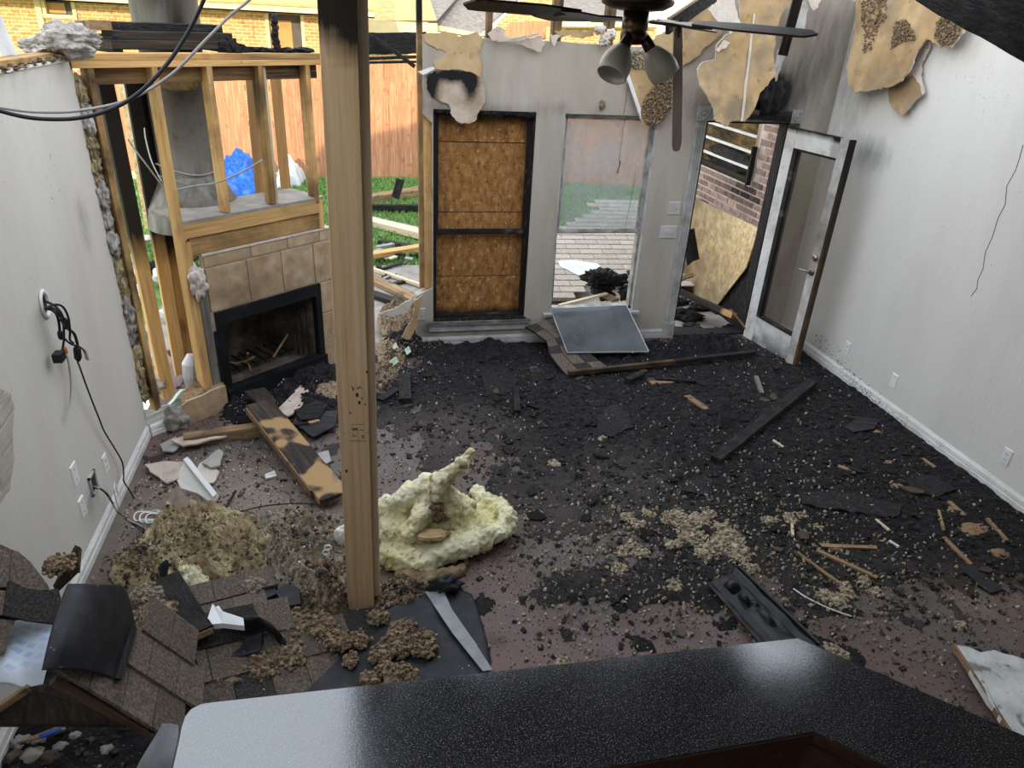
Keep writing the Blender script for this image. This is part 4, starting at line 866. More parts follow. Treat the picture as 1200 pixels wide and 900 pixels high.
# houses farther right: hipped roofs of tan and grey
def quad3(name, px4, ys, mat, parent, th=.15):
    p = [Yp(x,y,d) for (x,y),d in zip(px4,ys)]; return MB().prism(p,(0,th,-.05)).build(name, mat, parent)
h2 = T('neighbour_house', 'tan roofed house with cream fascia, seen between post and broken wall', 'house', (2.5,24,-.5))
quad3('hip_roof', [(395,24),(512,24),(505,2),(470,-30),(395,-30)], [24,24,26,30,30], M['farroof_tan'], h2)
quad3('hip_roof', [(512,24),(440,-5),(470,-30),(560,-30)], [24.3,27,30,30], M['farroof'], h2)
MB().box((Yp(395,32,24).x,23.9,Yp(450,38,24).z-.12),(Yp(512,30,24).x,24,Yp(450,24,24).z)).build('fascia', M['fascia'], h2)
MB().box((Yp(395,40,24).x,24.2,-.5),(Yp(512,40,24).x,27,Yp(450,37,24).z)).build('house_wall', M['farbrick'], h2)
h3 = T('neighbour_house', 'grey shingle roofed house with yellow gable, seen over the broken wall top', 'house', (6,26,-.5))
quad3('grey_roof', [(500,28),(562,40),(612,-4),(560,-20),(530,-20)], [25,25,28,29,29], M['farroof'], h3)
quad3('fascia', [(498,27),(562,39),(562,44),(498,33)], [24.95]*4, M['fascia'], h3)
quad3('fascia', [(560,42),(612,0),(622,0),(572,42)], [24.9,26,26,24.9], M['fascia'], h3)
quad3('gable', [(566,45),(612,-2),(660,-2),(660,45)], [25.2]*4, M['farbrick'], h3)
quad3('siding', [(590,45),(598,26),(660,24),(660,45)], [25]*4, M['picket'], h3)
h4 = T('neighbour_house', 'pale grey shingle roof right of the bare studs, farthest right beyond the wall', 'house', (9,26,-.5))
quad3('grey_roof', [(658,26),(760,28),(760,-30),(658,-30)], [24,24,32,32], M['farroof'], h4)
quad3('fascia', [(658,25),(770,27),(770,32),(658,31)], [23.9]*4, M['fascia'], h4)
quad3('house_wall', [(640,31),(770,32),(770,90),(640,90)], [24.3]*4, M['farbrick'], h4)

# charred beam of a burnt lean-to between fence and post
cr = T('burnt_eave', 'charred black eave beam hanging in front of the far fence', 'timber', Yp(465,60,8.6))
for (a,c,h_) in (((395,52),(500,50),.21),((395,70),(505,66),.03),((395,74),(505,72),.025)):
    beam('charred_board', Yp(*a,8.6), Yp(*c,8.6), .05, h_, M['charwood'], cr, rough=.12)
beam('charred_strut', Yp(436,42,8.5), Yp(486,78,8.5), .04, .05, M['charwood'], cr, up=(0,1,0), rough=.12)
beam('charred_post', Yp(393,40,8.7), Zp(393,250,-.15)*1., .09, .09, M['charwood'], cr, up=(0,1,0), rough=.1)
beam('charred_post', Yp(503,40,8.7), Vector((Yp(503,40,8.7).x,8.7,-.08)), .09, .09, M['charwood'], cr, up=(0,1,0), rough=.1)

# blue tarp, white bag
def crumple(name, pts, h, mat, seed, label, cat, z=-.15, n=34, sharp=1.0):
    c = sum((Vector(p) for p in pts), Vector())/len(pts); b = MB()
    def fn(u, v):
        a = u*2*math.pi; k = len(pts); f = u*k; i = int(f)%k; t = f-int(f); e = Vector(pts[i]).lerp(Vector(pts[(i+1)%k]), t)
        p = c.lerp(e, v); r = abs(NZ.fractal(Vector((p.x*3+seed,p.y*3,seed)),1,2,4)); r2 = abs(NZ.noise(Vector((p.x*9+seed,p.y*9,3))))
        return Vector((p.x+.03*NZ.noise(p*8), p.y+.03*NZ.noise(p*7+Vector((5,5,5))), z+h*((1-v**2)*.75+.45*r*sharp*(1-v**6)+.15*r2)*(1 if v<.99 else .05)))
    b.grid(fn, n*2, n); return b.build(name, mat, smooth=True, label=label, cat=cat)
tp = [Zp(x,y,-.15) for x,y in ((262,246),(306,236),(312,222),(304,213),(262,214),(236,232))]
crumple('blue_tarp', [Vector((p.x,p.y,0)) for p in tp], .66, M['tarp'], 4, 'crumpled bright blue tarpaulin heaped on the lawn', 'tarp')
tp = [Zp(x,y,-.15) for x,y in ((322,222),(352,219),(358,211),(328,211))]
crumple('white_bag', [Vector((p.x,p.y,0)) for p in tp], .55, M['wrap'], 9, 'white plastic bag by the fence, seen between the studs', 'bag')
beam('charred_post_stub', Zp(274,238,-.15), Zp(274,238,-.15)+Vector((0,0,.30)), .12, .12, M['charwood'], None, up=(0,1,0), rough=.15, label='short black burnt stub standing by the blue tarp', cat='timber')

# burnt lumber lying on the lawn, seen left of the boarded window
for (a,c,wd,h_,mt,lb) in (((428,238),(500,228),.22,.12,'weathered','weathered board lying across the lawn nearest the fence'),
    ((428,248),(505,250),.10,.12,'charwood','black charred beam on the lawn below the weathered board'),
    ((428,262),(505,283),.20,.10,'paler_pine','pale splintered beam sloping across the grass'),
    ((428,256),(500,275),.22,.03,'felt_grey','grey sheet strip lying along the pale beam'),
    ((428,303),(505,292),.14,.06,'stud','yellow pine board on the patio edge'),
    ((445,285),(505,296),.09,.05,'charwood','thin dark burnt batten at the patio edge'),
    ((430,315),(505,342),.05,.04,'paler_pine','long thin pale batten on the patio'),
    ((430,325),(492,357),.16,.04,'weathered','wide scorched plank sloping on the patio'),
    ((430,345),(485,365),.12,.05,'charwood','charred plank in front of the wide scorched one')):
    z = -.15 if a[1] < 290 else -.07
    p, q = Zp(*a,z), Zp(*c,z); up_ = Vector((0,0,1)); beam('burnt_board', p+Vector((0,0,h_/2)), q+Vector((0,0,h_/2+.02)), wd, h_, M[mt], None, rough=.06, label=lb, cat='board')
p = Zp(463,232,-.02); beam('charred_block', p, p+Vector((.10,.05,.30)), .13, .09, M['charwood'], None, up=(0,1,0), rough=.15, label='black charred block standing on the weathered lawn board', cat='timber')
scr = []
for i in range(16):
    p = Zp(random.uniform(445,490), random.uniform(285,330), -.07); beam('wood_scrap', p+Vector((0,0,.02)), p+Vector((random.uniform(-.3,.3),random.uniform(-.2,.2),.03)), random.uniform(.03,.09), .02, M[random.choice(['weathered','charwood','felt_grey','paler_pine'])], None, rough=.1, label='small broken board scrap scattered on the patio edge', cat='scrap', group='scraps on the patio')
ordinals([o for o in COL.objects if o.name.startswith('wood_scrap')], '%s small broken board scrap from the left on the patio edge')
# debris behind the chase, between the left studs
for i in range(16):
    p = Zp(random.uniform(150,235), random.uniform(270,420), -.07)
    if p.y < 6.3 or True:
        lump('rubble_lump', p+Vector((0,0,.05)), (random.uniform(.06,.16),random.uniform(.06,.14),random.uniform(.04,.10)), M[random.choice(['mineral','charstuff','mineral','flake_brown','wrap'])], i+200, .5, 2, 2, label='rubble lump strewn outside behind the left studs', cat='rubble', group='rubble behind the studs')
ordinals([o for o in COL.objects if o.name.startswith('rubble_lump')], '%s rubble lump from the left, strewn outside behind the left studs')

# side wing: smoked brick wall with a burnt window, standing beyond the doorway
BX = 3.95
wg = T('brick_wing', None, None, (BX,7.2,-.1)); wg.name = 'wall_wing'; wg['kind'] = 'structure'; WM['wall_wing'] = WM['brick_wing']
BWg = lambda px,py: Xp(px,py,BX)
wo = (BWg(887,180).y+.02, BWg(815,180).y+.4, BWg(870,214).z, 2.02)     # window opening y0,y1,z0,z1
b = MB()
ys = sorted([6.19, wo[0], wo[1], 9.2]); zs_ = [-.1, wo[2], wo[3], 2.9]
for i,(ya,yb) in enumerate(zip(ys,ys[1:])):
    for j,(za,zb) in enumerate(zip(zs_,zs_[1:])):
        if i == 1 and j == 1: continue
        b.box((BX+.008,ya,za),(BX+.12,yb,zb))
ws = blobs([(Vector((BX,6.75,1.55)),1,.14,.30,1.1),(Vector((BX,7.0,1.25)),1,.6,.10,.6),(Vector((BX,7.6,.9)),1,.12,.2,.6),(Vector((BX,7.3,2.1)),1,.8,.12,.5),(Vector((BX,6.55,1.3)),1,.1,.3,.3)])
b.build('mortar', M['mortar'], wg, stain=lambda p: (ws(p)*.3,0,0))
def brickmesh():
    b = MB(); c = .004; L_, H_, D_ = .196, .056, .009
    p = [(0,-L_/2,-H_/2),(0,L_/2,-H_/2),(0,L_/2,H_/2),(0,-L_/2,H_/2)]; q = [(-D_,-L_/2+c,-H_/2+c),(-D_,L_/2-c,-H_/2+c),(-D_,L_/2-c,H_/2-c),(-D_,-L_/2+c,H_/2-c)]
    b.add(p+q,[(4,7,6,5),(0,4,5,1),(1,5,6,2),(2,6,7,3),(3,7,4,0)]); return b
bm_ = brickmesh(); levels = {}
def brick_me(s, half):
    k = (round(s*4), half)
    if k not in levels: levels[k] = mesh([Vector((p.x,p.y*(.47 if half else 1),p.z)) for p in bm_.v], bm_.f, M['brick'], stain=lambda p, s=k[0]/4: (s,0,0))
    return levels[k]
z = .50; row = 0; cnt = 0
while z < 2.20:
    y = 6.24 + (.104 if row%2 else 0)
    while y < 8.45:
        if not (wo[0]-.11 < y < wo[1] and wo[2]-.03 < z < wo[3]+.03) and cnt < 300:
            inst('brick', brick_me(min(1.2,ws((BX,y,z))), False), Matrix.Translation((BX+.010+random.uniform(-.002,.002),y,z)), wg); cnt += 1
        y += .209
    z += .0685; row += 1
# burnt window in the wing: charred frame, three bars, scorched room behind
bw_ = T('burnt_window', 'burnt out window with three pale bars in the brick wing', 'window', (BX,wo[0],wo[2]))
b = MB(); x0 = BX+.01
b.box((x0,wo[0],wo[2]),(x0+.08,wo[0]+.06,wo[3])).box((x0,wo[0],wo[3]-.05),(x0+.08,wo[1],wo[3])).box((x0,wo[0],wo[2]),(x0+.08,wo[1],wo[2]+.05)).build('window_frame', M['paler_pine'], bw_, stain=lambda p: (.35,0,max(0,.9-(p.z-wo[2])*2.2)))
for k in range(1,4):
    zz = wo[2]+(wo[3]-wo[2])*(.22+.24*(k-1)); MB().box((x0+.02,wo[0]+.04,zz-.012),(x0+.045,wo[1],zz+.012)).build('glazing_bar', M['trim'], bw_)
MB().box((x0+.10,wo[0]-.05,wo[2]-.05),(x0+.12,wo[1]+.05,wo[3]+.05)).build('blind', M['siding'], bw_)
lump('charred_curtain', Vector((BX+.07,wo[0]+.55,wo[2]+.13)), (.03,.5,.14), M['charwood'], 3, .5, 2, 3, parent=bw_)
beam('charred_shutter_strip', BWg(888,172)+Vector((-.03,0,0)), BWg(879,217)+Vector((-.03,0,0)), .035, .05, M['charwood'], None, up=(1,0,0), rough=.25, label='charred ragged strip hanging on the brick beside the burnt window', cat='timber')

# strand board sheet leaning on the wing
os_p = [(812,231),(889,268),(874,314),(826,376),(818,384),(795,384),(794,300),(803,262)]
ox = BX-.06
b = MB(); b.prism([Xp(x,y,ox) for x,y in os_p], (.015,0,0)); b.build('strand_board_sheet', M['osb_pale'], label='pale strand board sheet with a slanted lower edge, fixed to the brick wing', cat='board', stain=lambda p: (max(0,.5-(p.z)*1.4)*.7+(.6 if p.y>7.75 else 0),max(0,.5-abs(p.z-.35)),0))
b = MB(); b.box((BX-.02,6.2,-.07),(BX-.012,7.6,.85)); b.build('wing_void_panel', M['charwood'], label='blackened wall foot showing below the strand board sheet', cat='panel')
def qbeam(name, a, c, ya, yc, wd, h_, mat, label, up_=(0,0,1), **k): return beam(name, Yp(*a,ya), Yp(*c,yc), wd, h_, mat, None, up=up_, label=label, cat='board', **k)
qbeam('charred_plank', (788,338),(862,371),6.9,6.25,.22,.06,M['darkwood'],'thick blackened plank lying through the doorway with a pale sawn end', up_=(.3,.2,1), stain=lambda p: (1.2 if p.y < 6.27 else 0,0,0), rough=.04)
qbeam('charred_plank', (784,332),(812,322),7.0,6.9,.10,.04,M['weathered'],'short weathered board end behind the thick blackened plank', up_=(.3,.2,1), rough=.04)
qbeam('charred_lath', (856,362),(875,386),6.15,6.0,.025,.012,M['weathered'],'thin bent lath leaning at the foot of the open door', rough=.1)
qbeam('charred_plank', (790,386),(838,389),6.25,6.15,.10,.03,M['charwood'],'flat black plank on the threshold', rough=.1)
for i in range(16):
    lump('char_lump', Zp(random.uniform(790,868),random.uniform(352,394),-.05), (random.uniform(.06,.15),random.uniform(.06,.12),random.uniform(.03,.07)), M['charwood'], 400+i, .6, 2.5, 2, label='black char lump strewn outside the doorway', cat='char', group='char lumps outside the doorway')
ordinals([o for o in COL.objects if o.get('group') == 'char lumps outside the doorway'], '%s black char lump from the left, strewn outside the doorway')
b = MB(); b.grid(lambda u,v: Yp(800+u*14+6*v, 276+v*36-u*8, 6.20)+Vector((0,.03*math.sin(u*3),0)), 6, 8, (0,.02,0)); b.build('shingle_flap', M['shingle_dark'], label='hanging grey shingle flap just right of the door casing', cat='shingle')

# fallen roof slope lying outside window two: rows of shingle tabs
def tab_mesh(wd, h_, mat, th=.007):
    b = MB(); p = [(-wd/2,0,0),(wd/2,0,0),(wd/2,h_,0),(-wd/2,h_,0)]
    b.hexa([Vector((x,y,0)) for x,y,_ in p]+[Vector((x,y,th+(.005 if y == 0 else 0))) for x,y,_ in p]); return mesh(b.v,b.f,mat)
def inside(poly, x, y):
    c = False; n = len(poly)
    for i in range(n):
        x0,y0 = poly[i]; x1,y1 = poly[(i+1)%n]
        if (y0 > y) != (y1 > y) and x < (x1-x0)*(y-y0)/(y1-y0)+x0: c = not c
    return c
def shingle_field(parent, O, U, V, poly, wd, h_, mats, gap=.004, lim=300, lift=.002, seed=1, name='shingle_tab'):
    U = U.normalized(); Nn = U.cross(V).normalized(); V = Nn.cross(U); rr = random.Random(seed)
    Q = Matrix((U,V,Nn)).transposed().to_4x4(); me = [tab_mesh(wd*k-gap, h_*1.12, m) for m in mats for k in (1.,)]
    us_ = [p[0] for p in poly]; vs_ = [p[1] for p in poly]; r = 0; v = min(vs_); cnt = 0
    while v < max(vs_):
        u = min(us_)+(wd/2 if r%2 else 0)
        while u < max(us_):
            if (inside(poly, u, v+h_/2) or inside(poly, u-wd*.4, v+h_*.4) or inside(poly, u+wd*.4, v+h_*.4)) and cnt < lim:
                W = Matrix.Translation(O+U*u+V*v+Nn*(lift+rr.uniform(0,.002))) @ Q @ Matrix.Rotation(rr.uniform(-.012,.012),4,'Z') @ Matrix.Rotation(-.03,4,'X')
                inst(name, rr.choice(me), W, parent); cnt += 1
            u += wd
        v += h_; r += 1
    return Q
def plane3(A, B, C): return A, (B-A).cross(C-A).normalized()
A_, B_, C_ = Zp(640,344,.02), Zp(760,344,.02), Zp(722,236,.42)
O_, N_ = plane3(A_,B_,C_); U_ = (B_-A_).normalized(); V_ = N_.cross(U_)
def uv(px,py): p = Pl(px,py,O_,N_)-O_; return (p.dot(U_), p.dot(V_))
fr_ = T('fallen_roof_slope', 'collapsed tan shingled roof slope lying on the patio outside the clear window', 'roof', A_)
pol = [uv(*q) for q in ((632,350),(622,330),(640,290),(668,268),(720,234),(800,238),(800,330),(755,345),(725,322),(690,310),(672,318),(672,350))]
b = MB(); b.prism([O_+U_*u+V_*v-N_*.03 for u,v in pol], N_*.03); b.build('roof_deck', M['shingle_tan'], fr_)
shingle_field(fr_, O_, U_, V_, pol, .30, .145, [M['shingle_tan']]*2, gap=.008)
b = MB(); ff = lambda px,py: Pl(px,py,O_+N_*.016,N_); b.prism([ff(*q) for q in ((654,306),(672,305),(700,309),(704,312),(690,320),(678,323),(664,316),(656,312))], N_*.004); b.build('white_sheet', M['wrap'], label='white torn sheet lying on the fallen shingles outside', cat='sheet')
cbx = T('charred_debris_heap', 'black charred debris at the broken edge of the fallen roof, behind the loose pane', 'debris', Yp(715,340,6.6))
for i in range(16): lump('char_lump', Yp(random.uniform(688,750),random.uniform(318,350),random.uniform(6.35,6.8)), (random.uniform(.06,.13),.07,random.uniform(.03,.07)), M['charwood'], 300+i, .6, 2.5, 2, parent=cbx)
qbeam('wood_strip', (655,358),(711,344),6.16,6.4,.035,.02,M['paler_pine'],'pale thin wood strip lying over the window sill')
qbeam('wood_strip', (696,340),(722,352),6.6,6.3,.09,.03,M['weathered'],'short grey board end behind the pale strip')
# ------------------------------------------------------------------ boards closing window one
ob = T('window_boarding', 'brown strand board strips closing off the left window opening', 'board', (1.08,YB+.13,.27))
zc = [.27,.58,1.255,1.815,2.06] ; zc = [.27, BWp(560,326).z-.02, BWp(560,250).z-.02, BWp(560,168).z-.01, 2.06]
for a,c in zip(zc,zc[1:]):
    b = MB(); b.box((W1[0]-.0,YB+.125,a+.004),(W1[1]+.0,YB+.137,c-.004)); b = MB(); b.grid(lambda u,v: Vector((W1[0]+(W1[1]-W1[0])*u,YB+.125+.002*NZ.noise(Vector((u*5,v*5,a))),a+.004+(c-a-.008)*v)),14,10,(0,.012,0))
    b.build('board_strip', M['osb'], ob, stain=lambda p: (max(0,.9-abs(p.z-2.06)*7)+max(0,.8-(p.z-.27)*9)+max(0,.5-abs(p.x-1.48)*9)*.8,0,0))
MB().box((W1[0]-.01,YB+.139,.26),(W1[1]+.01,YB+.145,2.07)).build('added_gap_blocker', M['burnt_sash'], ob)  # added dark sheet that stops outdoor light in the strip gaps
b = MB()
for k in range(9): b.ball((W1[0]+.05+k*.095,YB+.03,W1[3]-.015),(.07,.03,.025+.012*(k%3)),None,1)
b.build('charred_head', M['charstuff'], w1)
b = MB()
for k in range(14): b.ball((W1[0]+.03+k*.062,YB+.02,W1[2]+.004),(.05,.035,.012+.006*(k%3)),None,1)
b.build('sill_char', M['charstuff'], w1)

# studs standing up out of the broken back wall
sw = T('wall_studs', 'charred edged studs sticking up out of the broken back wall', 'framing', (1.3,YB+.06,2.5))
for px,py,wd in ((492,20,.042),(573,15,.045),(653,10,.075),(716,4,.075)):
    p = Yp(px,py,YB+.075)
    beam('stud', (p.x,YB+.075,2.10 if px>500 else .56), (p.x+(.004 if px>500 else -.008),YB+.075,3.35), wd, .085, M['stud'], sw, up=(0,1,0), seg=16, rough=.03, ends=(0,.1), stain=lambda p,px=px: (.35+.4*fr(p,5)+(.3 if px>600 else 0),.3,max(0,(p.z-2.35)*1.2+.8*fr(p,6)) if px<600 else .15))
beam('stud', (.618,YB+.075,.56), (.612,YB+.075,2.3), .075, .085, M['stud'], sw, up=(0,1,0), seg=12, rough=.02, stain=lambda p: (.1+.3*fr(p,3),.1,0))

# ------------------------------------------------------------------ propping post
pp = T('support_post', 'tall pine prop post of two boards standing in the middle left', 'post', (-.06,2.85,0))
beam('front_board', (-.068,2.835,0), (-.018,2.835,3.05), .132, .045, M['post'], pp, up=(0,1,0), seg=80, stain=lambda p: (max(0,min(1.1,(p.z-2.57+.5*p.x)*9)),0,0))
beam('rear_board', (-.028,2.905,0), (.028,2.905,3.05), .12, .075, M['paler_pine'], pp, up=(0,1,0), seg=20, stain=lambda p: (0,0,0))
# ink marks: the same broken strokes as on the post
def pf(px,py): p = Yp(px,py,2.8115); return p
b = MB()
def dash(x0,y0,x1,y1,wd=.9):
    p,q = pf(x0,y0), pf(x1,y1); d = (q-p).normalized(); nn = Vector((0,-1,0)).cross(d)*wd*.0014; o = Vector((0,-.0012,0))
    b.prism([p-nn,q-nn,q+nn,p+nn],o)
for i in range(9): dash(411.5+i*1.75,497+(i%2)*.6,412.7+i*1.75,497.3,.55)
for x0,y0,x1,y1 in ((412.5,501.5,413.0,504.5),(413,501.6,414.6,501.8),(413.2,504.4,414.8,503.8),(415.2,501.5,415.4,504.5),(415.4,501.6,416.6,503.4),(416.6,503.2,417.4,501.5),(417.6,501.5,417.7,504.4),(418,503,419.2,501.6),(418.2,503,419.4,504.6),(422,503.6,426,504.2),(413.6,508.4,413.9,512.6),(413.8,511,418.6,510.7),(424.2,510.6,426.6,510.6),(424.2,513.2,426.6,513.2),(424.2,510.6,424.2,513.2),(426.6,510.6,426.6,513.2)): dash(x0,y0,x1,y1,.8)
for i in range(10): dash(411+i*1.8,516.5+.6*math.sin(i*1.9),412.2+i*1.8,516.6+.3*(i%3),.9)
for x0,y0,x1,y1 in ((412.5,452,413.5,457),(414,454,414.6,457.5),(418.5,453.5,420,456),(420,456,421,452.5),(421.5,453,424,455.5)): dash(x0,y0,x1,y1,.9)
b.build('ink_stamp', M['socket'], pp)
b = MB()
for (x,y,r) in ((430,436,1.1),(418.5,463,1.8),(421,472,1.5),(424,467,.8),(428,474,.8),(410.5,484,.9),(432,507,.7),(406,552,1.5),(403,508,.5)):
    c = pf(x,y); b.lathe([(r*.0038,0),(r*.003,.0012),(0,.0013)], Matrix.Translation(c)@Matrix.Rotation(math.pi/2,4,'X')@Matrix.Scale(1.8,4,(0,1,0)), 8)
b.build('knot', M['socket'], pp)

# ------------------------------------------------------------------ ceiling fan
FC = Vector((1.072,2.85,0)); fan = T('ceiling_fan', 'bronze ceiling fan with two frosted shades and one blade hanging down', 'fan', FC+Vector((0,0,2.6)))
TR = lambda z: Matrix.Translation(FC+Vector((0,0,z)))
MB().lathe([(0,2.80),(.055,2.80),(.10,2.805),(.132,2.822),(.138,2.835),(.132,2.845),(.134,2.875),(.134,2.93),(.12,2.955),(.05,2.975),(.02,2.98)],TR(0),36).build('motor', M['bronze'], fan, smooth=True)
MB().tube([FC+Vector((0,0,2.97)),FC+Vector((0,0,3.055))],.016,12).lathe([(.016,2.985),(.06,3.01),(.068,3.05)],TR(0),24).build('downrod', M['bronze'], fan, smooth=True)
MB().lathe([(0,2.685),(.035,2.688),(.05,2.70),(.052,2.725),(.046,2.735),(.05,2.745),(.048,2.80),(0,2.80)],TR(0),28).build('light_fitter', M['bronze'], fan, smooth=True)
def shade(az, dx):
    ax = Vector((math.cos(az)*.62,math.sin(az)*.62,-.78)).normalized(); o = FC+Vector((math.cos(az)*.05,math.sin(az)*.05,2.70)); Q = ax.to_track_quat('Z','Y').to_matrix().to_4x4(); Q.translation = o
    sh = MB().lathe([(.020,.03),(.030,.035),(.042,.055),(.056,.09),(.060,.115),(.057,.15),(.054,.152),(.057,.115),(.053,.09),(.039,.057),(.026,.038)],Q,28).build('glass_shade', M['frost'], fan, smooth=True)
    MB().lathe([(0,-.03),(.018,-.028),(.022,0),(.024,.035),(.02,.04),(0,.045)],Q,18).build('socket_cup', M['bronze'], fan, smooth=True)
    MB().ball(Q @ Vector((0,0,.075)),(.022,.022,.03),None,2).build('bulb', M['whiteplastic'], sh, smooth=True)
shade(math.radians(222),0); shade(math.radians(-18),0); shade(math.radians(100),0)
def blade(az, pitch, droop, mat, L0=.13, L1=.66, wd=.125, root=None, under=False):
    """blade along local x, arm included"""
    Rz = Matrix.Rotation(az,4,'Z') @ Matrix.Rotation(droop,4,'Y') @ Matrix.Rotation(pitch,4,'X'); Q = Matrix.Translation(FC+Vector((0,0,2.775))) @ Rz
    pts = []; n = 14
    def hw(t): return wd/2*(.55+.45*min(1,t/.35)) * (1 if t < .88 else math.sqrt(max(0,1-((t-.88)/.12)**2))*.999+.001)
    up_ = [(L0+.10+(L1-L0-.10)*i/n, hw(i/n)) for i in range(n+1)]
    pol_ = [Vector((x,y,0)) for x,y in up_] + [Vector((x,-y,0)) for x,y in reversed(up_)]
    b = MB(); b.prism([Q @ p for p in pol_], (Q.to_3x3() @ Vector((0,0,.007)))); bl = b.build('blade', mat, fan)
    b = MB(); b.prism([Q @ Vector(p) for p in ((.06,-.016,-.006),(.15,-.012,-.006),(.24,-.045,-.006),(.31,-.04,-.006),(.27,0,-.006),(.31,.04,-.006),(.24,.045,-.006),(.15,.012,-.006),(.06,.016,-.006))], Q.to_3x3() @ Vector((0,0,.006)))
    b.build('blade_arm', M['bronze'], bl); return bl
blade(math.radians(182), math.radians(12), math.radians(-1), M['blade_dark'], wd=.15)
blade(math.radians(-42), math.radians(10), math.radians(2), M['blade_dark'])
blade(math.radians(112), math.radians(12), math.radians(1), M['blade_dark'])
blade(math.radians(40), math.radians(12), math.radians(2), M['blade_dark'])
# the blade that dropped: it hangs from its loose arm
b = MB(); a0, a1 = Yp(795,27,2.85), Yp(793,178,2.85); M4 = frame(a0,a1,(0,1,0)); L_ = (a1-a0).length; wv = .021
pol_ = [Vector((-wv*.8,0,0)),Vector((wv*.8,0,0)),Vector((wv,0,L_*.5)),Vector((wv,0,L_-.03)),Vector((wv*.7,0,L_-.008)),Vector((0,0,L_)),Vector((-wv*.7,0,L_-.008)),Vector((-wv,0,L_-.03)),Vector((-wv,0,L_*.5))]
b.prism([M4 @ p for p in pol_], M4.to_3x3() @ Vector((0,.007,0))); hbld = b.build('blade', M['blade_lit'], fan, label='blade hanging straight down, lit tone in its colour')
MB().bar(FC+Vector((.06,0,2.765)), a0+Vector((0,0,-.01)), .02,.008).bar(a0+Vector((0,0,.01)),a0+Vector((0,0,-.05)),.03,.012).build('blade_arm', M['bronze'], hbld)
# burnt battens hanging past the fan
b0 = beam('charred_batten', Yp(782,32,3.3), Yp(838,-6,3.6), .02, .06, M['charwood'], None, up=(0,0,1), rough=.12, label='charred batten rising to the right just behind the fan', cat='timber')
beam('white_batten', Yp(783,22,3.28), Yp(826,-8,3.5), .012, .012, M['paler_pine'], None, label='thin pale batten above the charred one behind the fan', cat='timber', rough=.1)
beam('hanging_lath', Yp(938,-12,3.4), Yp(917,65,3.4), .048, .012, M['darkwood'], None, up=(0,1,0), label='dark brown slat hanging down before the back corner', cat='slat')
MB().tube([Yp(938,-12,3.4)+Vector((0,0,.35)),Yp(938,-12,3.4)],.006,6).build('nail_strap', M['bronze'], bpy.data.objects['hanging_lath'])
p0, p1 = Yp(1075,-26,3.35), Yp(1240,66,2.75)
beam('charred_rafter', p0+Vector((0,0,.03)), p1+Vector((0,0,.03)), .10, .20, M['charwood'], None, rough=.10, label='black charred rafter crossing the upper right corner', cat='timber')

# ------------------------------------------------------------------ torn plasterboard
def sheet(name, px, plane, mats, th, dv, label, cat='plasterboard', step=.022, amp=.007, seed=1, parent=None, stain=None, wr=.006):
    """a ragged flat piece with thickness: front paper, pale broken edge"""
    pts = [plane(x,y) for x,y in px]; pol_ = jag(pts, amp, step, seed); n = len(pol_)
    dv = Vector(dv); b = plate3(pol_, dv*th, .035, wr, seed*1.7); k = {} if parent else dict(label=label, cat=cat)
    return b.build(name, mats, parent, stain=stain, **k)
KM = [M['kraft'], M['gypsum']]
def bk(off): return lambda px,py: Yp(px,py,YB-off)
def tilt(o, n): n = Vector(n).normalized(); return lambda px,py: Pl(px,py,Vector(o),n)
kst = lambda px,py,off: blobs([(Yp(px,py,YB-off),.1,.1,.2,.8)])
t1 = sheet('plasterboard_flap', [(884,-12),(906,0),(900,25),(890,70),(872,80),(858,68),(850,40),(868,10)], lambda px,py: Yp(px,py,5.75), [M['gypsum'],M['gypsum']], .012, (0,1,0), '')if False else None
pA = tilt(Yp(870,100,5.72),(0,-1,.20))
sheet('plasterboard_flap', [(864,-14),(930,-14),(936,2),(918,12),(910,35),(907,62),(909,88),(900,100),(889,112),(884,128),(873,143),(862,141),(850,148),(838,140),(836,125),(828,112),(819,98),(817,82),(822,74),(838,70),(840,52),(852,40),(866,33),(868,15)], pA, KM, .013, (0,1,0), 'largest tan plasterboard flap hanging above the doorway', seed=3, stain=lambda p: (.15+.4*fr(p,2.5),.2+.5*fr(p,5),0))
sheet('paper_seam', [(883,16),(885,16),(877,88),(871,142),(868,142),(874,88)], tilt(Yp(870,100,5.71),(0,-1,.20)), [M['gypsum']]*2, .003, (0,1,0), 'pale taped seam running down the largest tan flap', 'plasterboard', amp=.0)
sheet('plasterboard_chunk', [(830,12),(858,-14),(866,20),(868,27),(856,41),(846,30),(838,22)], tilt(Yp(850,20,5.55),(0,-1,.2)), [M['gypsum']]*2, .012, (0,1,0), 'pale pinkish plasterboard chunk left of the largest flap', seed=5)
sheet('plasterboard_flap', [(800,15),(838,-8),(848,30),(843,42),(828,54),(818,66),(808,73),(800,76)], tilt(Yp(820,50,6.03),(0,-1,.03)), KM, .013, (0,1,0), 'tan plasterboard flap just right of the hanging fan blade', seed=6, stain=lambda p: (.1+.3*fr(p,3),.2+.5*fr(p,5),0))
sheet('plasterboard_chip', [(840,58),(850,46),(856,50),(852,56),(842,60)], tilt(Yp(870,100,5.70),(0,-1,.20)), [M['gypsum']]*2, .012, (0,1,0), 'small white plaster chip by the fan blade tip', seed=8)
sheet('plasterboard_strip', [(926,20),(934,-8),(947,8),(942,40),(928,42),(918,72),(910,96),(907,84),(912,60)], tilt(Yp(925,40,5.9),(0,-1,.1)), [M['trim_grey'],M['gypsum']], .012, (0,1,0), 'white broken strip beside the dark hanging slat', seed=9)
sheet('plasterboard_chip', [(945,-6),(964,-6),(958,8),(953,13),(948,4)], tilt(Yp(953,0,5.9),(0,-1,.1)), [M['gypsum']]*2, .012, (0,1,0), 'small white plaster chip high on the back wall near the corner', seed=10)
